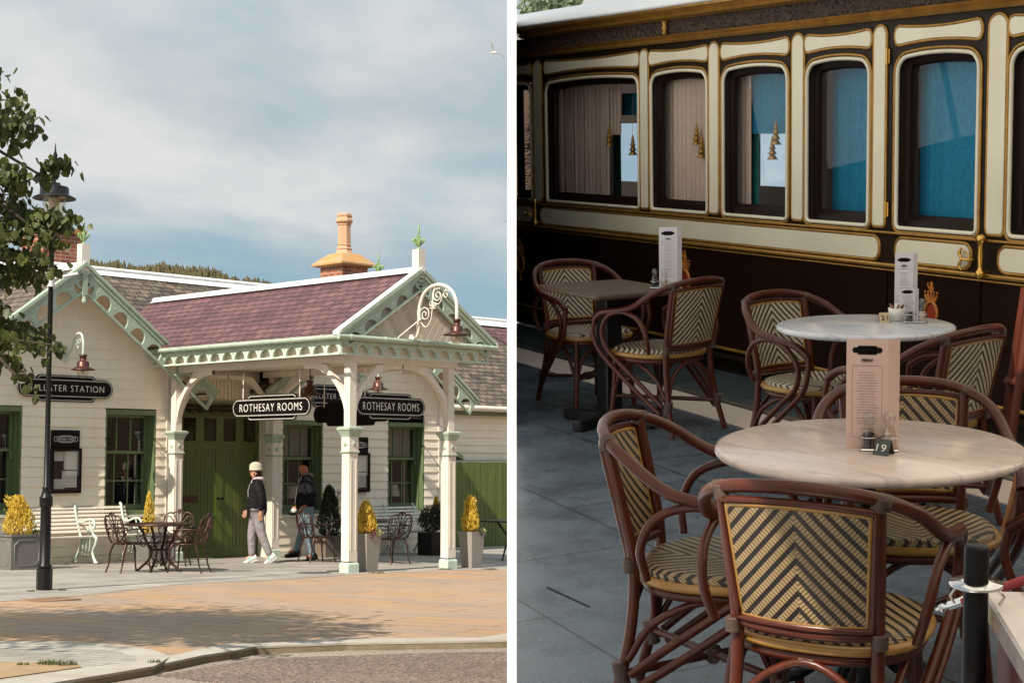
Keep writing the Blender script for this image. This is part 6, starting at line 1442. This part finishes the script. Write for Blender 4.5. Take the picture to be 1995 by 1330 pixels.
# painted crests on the lower panels
crestm = paint('crest_gold', (.55, .22, .03), .45, stain=(.28, .03, .01), sc=40); cred = paint('crest_red', (.30, .03, .012), .45)
def crest(u, v, s):
    p = PC(u, v); x, z = p.x, p.z; y = Y0 - .008; mb = MB(); m2 = MB()
    def disc(cx, cz, rx, rz, yy, target, n=16): target.loft([[(cx + rx * math.cos(k * 6.2832 / n), yy + .0015, cz + rz * math.sin(k * 6.2832 / n)) for k in range(n)], [(cx + rx * .92 * math.cos(k * 6.2832 / n), yy - .001, cz + rz * .92 * math.sin(k * 6.2832 / n)) for k in range(n)]], smooth=False)
    mb.tube([(x + .062 * s * math.cos(k * .3491), y, z - .03 * s + .072 * s * math.sin(k * .3491)) for k in range(18)], .011 * s, 6, closed=True); disc(x, z - .03 * s, .045 * s, .055 * s, y, m2)
    mb.tube([(x, y, z - .115 * s), (x - .012 * s, y, z - .15 * s), (x + .004 * s, y, z - .17 * s)], .008 * s, 5)
    for k in range(5): dx = (k - 2) * .020 * s; mb.tube([(x + dx, y, z + .055 * s), (x + dx * 1.5, y, z + (.10 - .006 * abs(k - 2)) * s)], .009 * s, 6); mb.ball((x + dx * 1.5, y, z + .105 * s), (.009 * s, .004, .009 * s), 8, 4)
    mb.box(x - .05 * s, y - .003, z + .045 * s, x + .05 * s, y + .002, z + .062 * s)
    disc(x, z + .128 * s, .022 * s, .026 * s, y, mb); mb.tube([(x - .02 * s, y, z + .13 * s), (x - .035 * s, y, z + .15 * s), (x - .03 * s, y, z + .17 * s)], .006 * s, 5); disc(x, z + .16 * s, .014 * s, .016 * s, y, mb)
    c = mb.build('crest', crestm, car); m2.build('crest_field', cred, c)
crest(1816, 600, .80); crest(1016, 505, 1.0); crest(1336, 538, 1.0)
# gold tree ornaments hanging behind the panes
def ornament(u, v, sz, label):
    p = PC(u, v, Y0 + .105); t = thing('hanging_ornament', label, 'ornament', FR, (p.x, p.y, p.z), 0, 'gold tree ornaments in the carriage windows', local=True)
    mb = MB(); s = sz
    mb.tube([(0, 0, .055 * s), (0, 0, .35 * s)], .0012, 4)
    for k in range(4): z = -.05 + k * .027; mb.lathe([(.004, .042), (.030 - .006 * k, .004), (.034 - .0065 * k, -.003), (.02 - .004 * k, -.001), (.004, .0)], (0, 0, z * s * 1.2), 9)
    mb.build('tree', M['gold'], t); return t
ornament(1512, 262, 1.0, 'upper gold tree ornament against the bright pane of the third carriage window')
ornament(1505, 291, 1.0, 'lower gold tree ornament against the bright pane of the third carriage window')
ornament(1233, 285, 1.0, 'gold tree ornament at the edge of the bright pane in the wide carriage window')
ornament(1187, 268, 1.0, 'gold tree ornament beside the bright pane in the wide carriage window')
ornament(1357, 264, 1.0, 'higher gold tree ornament in the narrow beige curtained carriage window')
ornament(1367, 289, 1.0, 'lower gold tree ornament in the narrow beige curtained carriage window')
# fir put inside to stand for a plant reflected in the leftmost panes
p = PC(1062, 330, Y0 + .62)
t = thing('reflection_fir', 'dark green fir set inside the carriage, standing for a reflection in the leftmost windows', 'plant', FR, (p.x, p.y, .6), local=True)
mb = MB(); r_ = random.Random(9)
for k in range(1500):
    h = r_.random(); a = r_.random() * 6.28; rad = (.26 * (1 - h) + .04) * math.sqrt(r_.random()); q = Vector((rad * math.cos(a), rad * math.sin(a), .15 + h * 1.15)); g_ = Vector((math.cos(a), math.sin(a), -.25 + r_.gauss(0, .2))).normalized(); s_ = g_.orthogonal().normalized() * .006; mb.add([q - s_, q + s_, q + g_ * .10], [(0, 1, 2)])
mb.build('foliage', leafmat('fir_needles', (.03, .07, .015), (.10, .16, .03), .2), t); mb = MB(); mb.tube([(0, 0, 0), (0, 0, 1.2)], [.02, .006], 6); mb.build('stem', M['bark'], t)
# garden tree beyond the carriage roof
q = ray(1035, 15); q = CAM + q * (24 / q.y)
t = thing('garden_tree', 'soft green tree beyond the white carriage roof at the top corner', 'tree', FWD, (q.x + 1, q.y, 0))
mb = MB(); r_ = random.Random(12)
for k in range(5200):
    d = Vector((r_.gauss(0, 1), r_.gauss(0, 1), r_.gauss(0, 1))).normalized() * r_.random() ** .4; c = Vector((q.x + .75 + d.x * 1.0, q.y + d.y * 1.5, q.z + .2 + d.z * 1.1)); n_ = Vector((r_.gauss(0, 1), r_.gauss(0, 1), r_.gauss(0, 1))).normalized(); s_ = n_.orthogonal().normalized() * .05; u_ = n_.cross(s_); mb.add([c + s_, c + u_, c - s_, c - u_], [(0, 1, 2, 3)])
mb.build('crown', M['gleaf'], t); mb = MB(); mb.tube([(q.x + 1, q.y, 0), (q.x + .95, q.y, q.z)], [.2, .06], 8); mb.build('trunk', M['bark'], t)

# ---------------------------------------------------------------- rattan armchairs
def rattan_chair(name, label, wv):
    t = thing(name, label, 'armchair', FR, local=True)
    hoop = [(-.262, .215, .585), (-.272, .15, .625), (-.282, .03, .645), (-.280, -.09, .672), (-.250, -.200, .740), (-.18, -.276, .783), (-.07, -.314, .802), (.07, -.314, .802), (.18, -.276, .783), (.250, -.200, .740), (.280, -.09, .672), (.282, .03, .645), (.272, .15, .625), (.262, .215, .585)]
    mb = MB(); mb.curve(hoop, .0165, 12, 6); mb.build('hoop_rail', M['rattan'], t)
    # woven back: curved sheet between the stiles
    n, m = 12, 8
    def bp(u, v_):                                                # u -1..1, v 0..1
        hw = .144 + .020 * v_; z = .478 + .282 * v_ - .012 * u * u * v_
        y = -.228 - .062 * v_ - .028 * (1 - u * u); return Vector((hw * u, y, z))
    mb = MB(); F_ = [bp(-1 + 2 * i / n, j / m) for j in range(m + 1) for i in range(n + 1)]
    off = Vector((0, .007, 0)); fs = [(j * (n + 1) + i, j * (n + 1) + i + 1, (j + 1) * (n + 1) + i + 1, (j + 1) * (n + 1) + i) for j in range(m) for i in range(n)]
    mb.add([p - off for p in F_], fs, True); mb.add([p + off for p in F_], [f[::-1] for f in fs], True)
    mb.build('back_panel', wv, t, uv=lambda c: (c.x, c.z))
    per = [bp(-1 + 2 * i / n, 0) for i in range(n + 1)] + [bp(1, j / m) for j in range(1, m + 1)] + [bp(1 - 2 * i / n, 1) for i in range(1, n + 1)] + [bp(-1, 1 - j / m) for j in range(1, m)]
    mb = MB(); mb.tube(per, .0085, 6, closed=True); mb.build('back_edging', M['gcane'], t)
    mb = MB(); mb.curve([bp(-1.18, -.09), bp(-.5, -.10), bp(.5, -.10), bp(1.18, -.09)], .013, 8, 5); per2 = [Vector((p.x * 1.085, p.y - .001, .62 + (p.z - .62) * 1.07)) for p in per]; mb.tube(per2, .010, 6, closed=True); mb.build('back_frame', M['rattan'], t)
    # seat
    mb = MB(); N = 36
    def se(k, rx, ry, z, oy=0): a = k / N * 6.28319; c, s = math.cos(a), math.sin(a); e = .78; return (rx * math.copysign(abs(c) ** e, c), oy + ry * math.copysign(abs(s) ** e, s), z)
    rings = [[se(k, .225 * f_, .215 * f_, zz) for k in range(N)] for f_, zz in ((.97, .395), (1.0, .415), (.985, .432), (.9, .440), (.6, .438), (.3, .434), (.02, .433))]
    mb.loft(rings, caps=True, smooth=True); mb.build('seat', wv, t, uv=lambda c: (c.x, c.y * .9 + c.z))
    mb = MB(); mb.tube([se(k, .229, .219, .408) for k in range(N)], .013, 8, closed=True); mb.build('seat_rim', M['gcane'], t)
    mb = MB(); mb.tube([se(k, .212, .202, .382) for k in range(N)], .016, 8, closed=True); mb.build('seat_ring', M['rattan'], t)
    def bind(p, d, r=.021, l=.045):
        r = r - .0042; l = l * .7
        p, d = Vector(p), Vector(d).normalized(); k = 7
        pts = [p + d * (l * (i / (2 * k) - .5)) for i in range(2 * k + 1)]; bd = MB(); bd.tube(pts, [r + (.0022 if i % 2 else 0) for i in range(2 * k + 1)], 9); bd.build('binding', M['bind'], t)
    for s in (-1, 1):
        mb = MB(); mb.curve([(s * .180, -.278, .780), (s * .172, -.240, .60), (s * .165, -.212, .44), (s * .172, -.225, .24), (s * .198, -.285, .0)], [.016, .016, .0165, .016, .015], 9, 5); mb.build('leg', M['rattan'], t)
        mb = MB(); mb.curve([(s * .168, .160, .40), (s * .172, .165, .2), (s * .19, .185, .0)], [.0165, .016, .0145], 9, 5); mb.build('leg', M['rattan'], t)
        mb = MB(); mb.curve([(s * .240, -.16, .43), (s * .266, -.17, .52), (s * .278, -.125, .605), (s * .282, -.02, .640), (s * .280, .09, .615), (s * .268, .155, .535), (s * .258, .135, .44), (s * .245, .02, .345), (s * .222, -.12, .235), (s * .200, -.215, .155)], .0125, 9, 6)
        mb.curve([(s * .262, .215, .585), (s * .270, .222, .51), (s * .264, .180, .42), (s * .252, .055, .315), (s * .228, -.10, .195), (s * .206, -.205, .115)], .0125, 9, 6); mb.build('arm_loop', M['rattan'], t)
        mb = MB(); mb.curve([(s * .185, -.225, .19), (s * .19, -.15, .30), (s * .195, 0, .368), (s * .19, .10, .30), (s * .178, .155, .19)], .0105, 8, 5); mb.build('gusset', M['rattan'], t)
        bind((s * .181, -.279, .772), (s * .2, .1, 1), .0215, .045); bind((s * .19, -.27, .779), (s, .4, -.25), .0215, .04); bind((s * .172, -.222, .445), (0, 0, 1), .022, .05); bind((s * .185, -.245, .15), (0, -.2, 1), .024, .10); bind((s * .172, .166, .19), (0, 0, 1), .020, .06)
        bind((s * .245, -.03, .30), (0, .8, .55), .020, .03) if False else None
    for y_, a in ((.168, 1), (-.23, -1)):
        mb = MB(); mb.curve([(-.17, y_, .19), (-.12, y_ * .98, .31), (0, y_ * .94, .372), (.12, y_ * .98, .31), (.17, y_, .19)], .0105, 8, 5); mb.build('gusset', M['rattan'], t)
        bind((0, y_ * .92, .37), (1, 0, 0), .017, .05)
    mb = MB(); mb.tube([(-.172, .165, .17), (.188, -.245, .15)], .0115, 8); mb.tube([(.172, .165, .17), (-.188, -.245, .155)], .0115, 8); mb.build('stretcher', M['rattan'], t); bind((0, -.03, .162), (1, .1, 0), .026, .06)
    return t
GR = 'rattan armchairs around the cafe tables'
def put(o, x, y, ang): place(o, FR, (x, y, 0), R(ang - 90)); return o
ch0 = rattan_chair('rattan_armchair', 'rattan armchair at the far left end of the dark square table, against the carriage', M['weave']); ch0['group'] = GR; put(ch0, -8.02, 4.27, 0)
chy = rattan_chair('rattan_armchair', 'nearest rattan armchair, its broad woven back turned to us at the front marble table', M['weave_shaded']); chy['group'] = GR; put(chy, -3.04, 2.27, 128)
put(dup(ch0, FR, (0, 0, 0), 0, 'rattan armchair at the right of the dark square table, back towards us', GR), -7.22, 4.26, 195)
put(dup(ch0, FR, (0, 0, 0), 0, 'rattan armchair at the left of the far marble table, facing right', GR), -5.88, 4.30, 8)
put(dup(ch0, FR, (0, 0, 0), 0, 'rattan armchair at the right of the far marble table, back towards us', GR), -4.97, 4.10, 194)
put(dup(chy, FR, (0, 0, 0), 0, 'rattan armchair behind the front marble table, facing us behind the tall menu', GR), -3.60, 2.98, -32)
put(dup(chy, FR, (0, 0, 0), 0, 'rattan armchair at the left of the front marble table, seen from its side', GR), -3.56, 2.30, 47)
put(dup(ch0, FR, (0, 0, 0), 0, 'rattan armchair cut off by the right edge behind the black barrier post', GR), -2.90, 3.10, 205)
# ---------------------------------------------------------------- tables
def marble_table(label, x, y, r, mat, foot):
    t = thing('marble_table', label, 'table', FR, (x, y, 0), 0, 'round marble topped cafe tables', local=True)
    mb = MB(); mb.lathe([(r - .02, .712), (r - .004, .718), (r, .727), (r - .004, .736), (r - .015, .740), (.01, .7402)], n=64); mb.build('tabletop', mat, t)
    mb = MB(); mb.lathe([(.022, .0), (.03, .05), (.022, .12), (.020, .4), (.028, .42), (.020, .44), (.022, .66), (.05, .69), (.16, .70), (.16, .712)], n=16); mb.build('pedestal', M['iron_blk'], t)
    for k in range(4):
        a = k * math.pi / 2 + foot; c, s = math.cos(a), math.sin(a); mb = MB()
        mb.curve([(c * .02, s * .02, .16), (c * .10, s * .10, .15), (c * .20, s * .20, .07), (c * .27, s * .27, .045), (c * .32, s * .32, .02)], [.020, .018, .018, .02, .022], 8, 5); mb.curve([(c * .10, s * .10, .14), (c * .15, s * .15, .17), (c * .19, s * .19, .13), (c * .16, s * .16, .10)], .009, 6, 4); mb.build('foot', M['iron_blk'], t)
    return t
TN = marble_table('large pinkish round marble table in the foreground with a tall menu', -3.38, 2.64, .41, M['marble'], .5)
TF = marble_table('smaller grey white round marble table near the carriage', -5.42, 4.21, .375, M['marbleg'], .2)
t = thing('square_table', 'dark wooden square cafe table on a heavy pedestal by the carriage', 'table', FR, (-7.44, 4.08, 0), 0, local=True)
mb = MB(); mb.bbox(-.345, -.26, .712, .345, .27, .74, .012); mb.build('tabletop', M['wenge'], t)
mb = MB(); mb.bbox(-.06, -.05, .03, .06, .05, .70, .008); mb.bbox(-.2, -.16, .69, .2, .16, .712, .005); mb.build('pedestal', M['black'], t)
mb = MB()
for a in (R(25), R(115)): mb.M = Matrix.Rotation(a, 4, 'Z'); mb.bbox(-.30, -.035, 0, .30, .035, .055 if a < 1 else .058, .012)
mb.M = None; mb.build('foot', M['black'], t)
# ---------------------------------------------------------------- things on the tables
def emblem(mb, x, z, w_, y):
    mb.prism(stadium(x - w_ / 2, z - w_ * .10, x + w_ / 2, z + w_ * .10), 'y', y - .0004, y); mb.prism(stadium(x - w_ * .32, z - w_ * .155, x + w_ * .32, z + w_ * .155, w_ * .04), 'y', y - .0004, y)
def menu(label, x, y, z, ang, w_, h_, mat, boxed=True, fold=.7, title=True):
    """folded menu card standing on end; face towards local -y"""
    t = thing('menu_card', label, 'menu', FR, (x, y, z), R(ang), 'menu cards standing on the tables', local=True)
    mb = MB(); th_ = .0015
    mb.box(-w_ / 2, 0, 0, w_ / 2, th_, h_)
    c, s = math.cos(fold), math.sin(fold); x1, y1 = w_ / 2 - w_ * c * .0 + w_ * .34 * c, w_ * .34 * s
    mb.add([(w_ / 2, 0, 0), (x1, y1, 0), (x1, y1, h_ * .995), (w_ / 2, 0, h_), (w_ / 2, th_, 0), (x1, y1 + th_, 0), (x1, y1 + th_, h_ * .995), (w_ / 2, th_, h_)], [(0, 1, 2, 3), (7, 6, 5, 4), (1, 5, 6, 2), (3, 2, 6, 7)])
    mb.add([(-w_ / 2, 0, 0), (x1, y1, 0), (x1, y1, h_ * .99), (-w_ / 2, 0, h_ * .985), (-w_ / 2 + .002, .004, 0), (x1, y1 + .003, 0), (x1, y1 + .003, h_ * .99), (-w_ / 2 + .002, .004, h_ * .985)], [(0, 1, 2, 3), (7, 6, 5, 4), (3, 2, 6, 7)])
    card = mb.build('card', mat, t)
    mb = MB(); emblem(mb, 0, h_ * .90, w_ * .72, -.0004); o = mb.build('emblem', M['signb'], card)
    mb = MB(); ink = M['ink']
    z_ = h_ * .72
    if boxed:
        for (a, b, c_, d) in ((-.36, .36, .755, .760), (-.36, .36, .10, .105), (-.36, -.352, .10, .76), (.352, .36, .10, .76)): mb.box(a * w_, -.0007, c_ * h_, b * w_, -.0002, d * h_)
    else: mb.box(-.4 * w_, -.0007, .765 * h_, .4 * w_, -.0002, .770 * h_)
    while z_ > h_ * .16:
        if random.random() > .14: l = .30 * w_ * random.uniform(.55, 1); mb.box(-l, -.0006, z_, l, -.0002, z_ + .0016)
        z_ -= .0072
    mb.build('print', ink, card)
    if title: text_obj('MENU', w_ * .26, .008, M['signb'], card, Matrix.Translation((0, -.0006, h_ * .81)) @ TXT)
    return t
M['ink'] = paint('grey_ink', (.30, .24, .24), .8, bst=0)
cardp = paint('pink_card', (.62, .44, .38), .7, var=.03, bst=0); cardw = paint('white_card', (.66, .62, .66), .7, var=.03, bst=0)
ZT = .7405
def toward(x, y): return math.degrees(math.atan2(-y, -x)) + 90     # turns local -y to the viewer
def TP(u, v): p = GF(u, v, ZT); return p.x, p.y
x, y = TP(1688, 873); menu('tall pink menu card standing on the front marble table', x, y, ZT, toward(x, y) - 4, .108, .292, cardp)
x, y = TP(1760, 621); menu('tall white menu cards standing on the far marble table', x, y, ZT, toward(x, y) + 6, .078, .285, cardw, False)
x, y = TP(1767, 623); menu('short white menu card in front of the tall ones on the far marble table', x, y, ZT, toward(x, y) + 8, .066, .135, cardw, False, title=False)
x, y = TP(1302, 561); menu('slim white menu card on the dark square table', x, y, ZT, toward(x, y), .095, .32, cardw, True)
def bowl(label, u, v, r, sach):
    x, y = TP(u, v); t = thing('sugar_bowl', label, 'bowl', FR, (x, y, ZT), 0, 'white sugar bowls on the tables', local=True)
    mb = MB(); mb.lathe([(r * .55, 0), (r * .62, .004), (r * .9, r * .7), (r, r * 1.45), (r * .95, r * 1.45), (r * .8, r * .6), (.002, .01)], n=24); mb.build('bowl', paint('white_china', (.78, .76, .72), .15, bst=0), t)
    for k, m_ in enumerate(sach):
        a = k * 2.2; mb = MB(); mb.M = Matrix.Translation((r * .45 * math.cos(a), r * .45 * math.sin(a), r * 1.35)) @ Matrix.Rotation(a, 4, 'Z') @ Matrix.Rotation(R(28), 4, 'Y'); mb.bbox(-.002, -r * .45, -.02, .002, r * .45, .022, .001); mb.build('sachet', m_, t)
brs = paint('brown_sachet', (.25, .10, .07), .5); ors = paint('orange_sachet', (.62, .16, .02), .5); whs = paint('white_sachet', (.7, .68, .64), .5)
bowl('white sugar bowl with orange sachets on the dark square table', 1313, 549, .033, [ors, ors, brs, whs])
bowl('white sugar bowl with brown and white sachets on the far marble table', 1747, 624, .038, [brs, whs, brs, whs])
def cruet(label, u, v, grp='glass cruets on the tables', sc=1.0, fills=True):
    x, y = TP(u, v); t = thing('cruet_set', label, 'cruet set', FR, (x, y, ZT), R(toward(x, y)), grp, local=True)
    for k, (dx, fc, nm) in enumerate(((-.024, M['peppr'], 'pepper_mill'), (.024, M['salt'], 'salt_mill'))):
        mb = MB(); mb.lathe([(.016, .002), (.0175, .006), (.016, .05), (.011, .066), (.013, .074), (.017, .084), (.013, .098), (.004, .104)], (dx * 1.1, 0, 0), 16); b_ = mb.build(nm, M['clear'], t)
        mb = MB(); mb.lathe([(.0135, .006), (.0135, .045)], (dx * 1.1, 0, 0), 14); mb.build('filling', fc, b_)
    mb = MB(); mb.bbox(-.05, -.026, 0, .05, .026, .006, .004)
    for dx in (-.026, .026): mb.tube([(dx + .023 * math.cos(k * .5236), .023 * math.sin(k * .5236), .035) for k in range(12)], .0015, 5, closed=True)
    mb.tube([(0, .02, 0), (0, .02, .10)], .002, 5); mb.build('stand', M['chrome'], t)
M['peppr'] = paint('peppercorns', (.025, .015, .012), .7, sc=300); M['salt'] = paint('pink_salt', (.60, .45, .36), .7, sc=200); M['chrome'] = paint('chrome', (.62, .62, .62), .12, metal=1, bst=0)
cruet('glass salt and pepper mills beside the pink menu on the front marble table', 1712, 876)
cruet('glass salt and pepper mills beside the menus on the far marble table', 1784, 628)
cruet('glass salt and pepper mills beside the slim menu on the dark square table', 1285, 561)
def number(label, txt, u, v, ang, mat, tm):
    x, y = TP(u, v); t = thing('table_number', label, 'table number', FR, (x, y, ZT), R(toward(x, y) + ang), 'small tent shaped table numbers', local=True)
    mb = MB(); mb.prism([(-.022, 0), (-.018, 0), (.002, .034), (.016, 0), (.020, 0), (.0025, .038), (-.0005, .038)], 'x', -.021, .021); mb.build('tent', mat, t)
    sl = math.atan2(.038, .0215); text_obj(txt, .026, .020, tm, t, Matrix.Translation((0, -.0128, .0175)) @ Matrix.Rotation(sl, 4, 'X'))
number('dark slate tent with number 19 on the front marble table', '19', 1722, 884, -28, paint('slate_tent', (.045, .055, .05), .5), M['signw'])
number('small wooden tent with number 21 on the far marble table', '21', 1722, 626, 10, paint('wood_tent', (.50, .36, .22), .6), M['signb'])
# ---------------------------------------------------------------- right edge
p = GF(1903, 1062, .97); px_, py_ = p.x, p.y
t = thing('barrier_post', 'black rope barrier post with a chrome ring in the bottom right corner', 'barrier post', FR, (px_, py_, 0), local=True)
mb = MB(); mb.lathe([(.14, 0), (.14, .012), (.02, .03), (.0185, .05), (.0185, .965), (.017, .97), (.002, .971)], n=24); mb.build('post', M['iron_blk'], t)
mb = MB(); mb.lathe([(.021, .905), (.040, .908), (.040, .913), (.021, .915)], n=24)
for k in range(3): a = k * 2.1 + .4; mb.tube([(.036 * math.cos(a), .036 * math.sin(a), .908), (.045 * math.cos(a), .045 * math.sin(a), .898), (.038 * math.cos(a), .038 * math.sin(a), .885)], .0025, 6)
mb.build('ring', M['chrome'], t)
a_, b_ = FRI @ (CAM + ray(1838, 1183) * .00088), FRI @ (CAM + ray(1965, 1140) * .00082)
t = thing('barrier_rope', 'red rope with brass hook clipped behind the black barrier post', 'rope', FR, tuple(a_), local=False)
OFF[t.name] = Vector(a_)
dv_ = (b_ - a_); mb = MB(); mb.curve([a_ + dv_ * .28, a_ + dv_ * .5 + Vector((0, 0, -.005)), a_ + dv_ * .8, b_, b_ + dv_ * .6], .0075, 10, 5); mb.build('rope', paint('red_rope', (.42, .03, .03), .7, bs=300, bst=.8), t)
mb = MB(); mb.tube([a_ + dv_ * .12, a_ + dv_ * .34], .0085, 10); mb.tube([a_ - dv_ * .10, a_ + dv_ * .14], .004, 8); mb.ball(a_ - dv_ * .02, (.008, .008, .008)); mb.build('hook', M['chrome'], t)
c = FRI @ (CAM + ray(1941, 1172) * .00080)
t = thing('service_stand', 'low red stand with a thick cream top cut off by the bottom right corner', 'stand', FR, (c.x, c.y, 0)); OFF[t.name] = Vector((0, 0, 0)); t.matrix_world = FR @ Matrix.Translation((c.x, c.y, 0)) @ Matrix.Rotation(R(-32), 4, 'Z')
zt = c.z + .0
mb = MB(); mb.bbox(.0, -.02, zt - .022, .62, .45, zt + .018, .006); mb.build('top', M['marble'], t)
mb = MB(); mb.bbox(.015, .0, 0, .6, .43, zt - .022, .004); mb.build('cabinet', paint('dark_red_panel', (.10, .008, .008), .5), t)
# wooden easel between the far chair and the right edge
t = thing('wooden_easel', 'reddish wooden easel standing at the right edge before the carriage', 'easel', FR, (-4.45, 4.25, 0)); OFF[t.name] = Vector((-4.45, 4.25, 0))
wd = paint('red_wood', (.085, .017, .007), .5, var=.3, sc=10, spec=.25); wo = paint('orange_wood', (.42, .17, .05), .4, var=.3, sc=10)
def bar(mb, A, B, w_, d_):
    A, B = Vector(A), Vector(B); mb.tube([A, B], w_ * .7, 4)
A1, B1 = GF(1952, 1062), PC(1999, 540, 4.1)
mb = MB(); l0 = GF(1953, 815, .42); bar(mb, (l0.x, l0.y, 0.30), tuple(PC(1998, 560, l0.y + .1)), .035, .02); mb.build('front_leg', wd, t); mb = MB(); bar(mb, tuple(PC(1972, 852, 4.1)), tuple(PC(2004, 610, 4.2)), .03, .02); mb.build('front_leg', wd, t)
mb = MB(); bar(mb, (A1.x, A1.y, 0), tuple(PC(1992, 905, A1.y - .15)), .026, .02); mb.build('back_leg', wo, t)
mb = MB(); q0, q1 = PC(1962, 742, l0.y + .03), PC(2015, 752, l0.y + .03); mb.tube([q0, q1], .022, 4); mb.build('tray', wd, t)

# station sign on the hall boarding, mirrored in the wide carriage window
def mirror_hit(u, v):
    r = ray(u, v).normalized(); n_ = RY; d0 = n_.dot(CAM) + YCAR + .06; t_ = (d0 - n_.dot(CAM)) / n_.dot(r); p_ = CAM + r * t_; q_ = r - n_ * (2 * r.dot(n_)); k_ = (.03 - p_.x) / q_.x; return p_ + q_ * k_
a_, b_, c_ = mirror_hit(1062, 268), mirror_hit(1170, 268), mirror_hit(1126, 240)
ctr = (a_ + b_) / 2; d_ = (b_ - a_); wl_ = d_.length; d_.normalize(); up_ = Vector((0, 0, 1)); up_ = (up_ - d_ * up_.dot(d_)).normalized(); nn_ = up_.cross(-d_).normalized()
if nn_.x < 0: d_ = -d_; nn_ = up_.cross(-d_).normalized()
t = thing('station_sign', 'black station sign on the hall boarding, legible only mirrored in the wide carriage window', 'sign', FWD, (0, 0, 0), local=True)
xa_ = up_.cross(nn_); t.matrix_world = Matrix(((xa_.x, -nn_.x, up_.x, ctr.x), (xa_.y, -nn_.y, up_.y, ctr.y), (xa_.z, -nn_.z, up_.z, ctr.z), (0, 0, 0, 1)))
ht_ = wl_ * .36; mb = MB(); totem2(mb, wl_, ht_, .004, .008); totem(mb, wl_, ht_, .0, .0038); mb.build('plate', M['signb'], t)
mb = MB(); A_ = stadium(-wl_ / 2 + .02, -ht_ / 2 + .02, wl_ / 2 - .02, ht_ / 2 - .02); B_ = stadium(-wl_ / 2 + .035, -ht_ / 2 + .035, wl_ / 2 - .035, ht_ / 2 - .035)
mb.loft([[(x, -.001, z) for x, z in A_], [(x, -.001, z) for x, z in B_]], caps=False, smooth=False); mb.build('border', M['signw'], t)
text_obj('BALLATER STATION', wl_ * .8, ht_ * .34, M['signw'], t, Matrix.Translation((0, -.001, 0)) @ TXT)
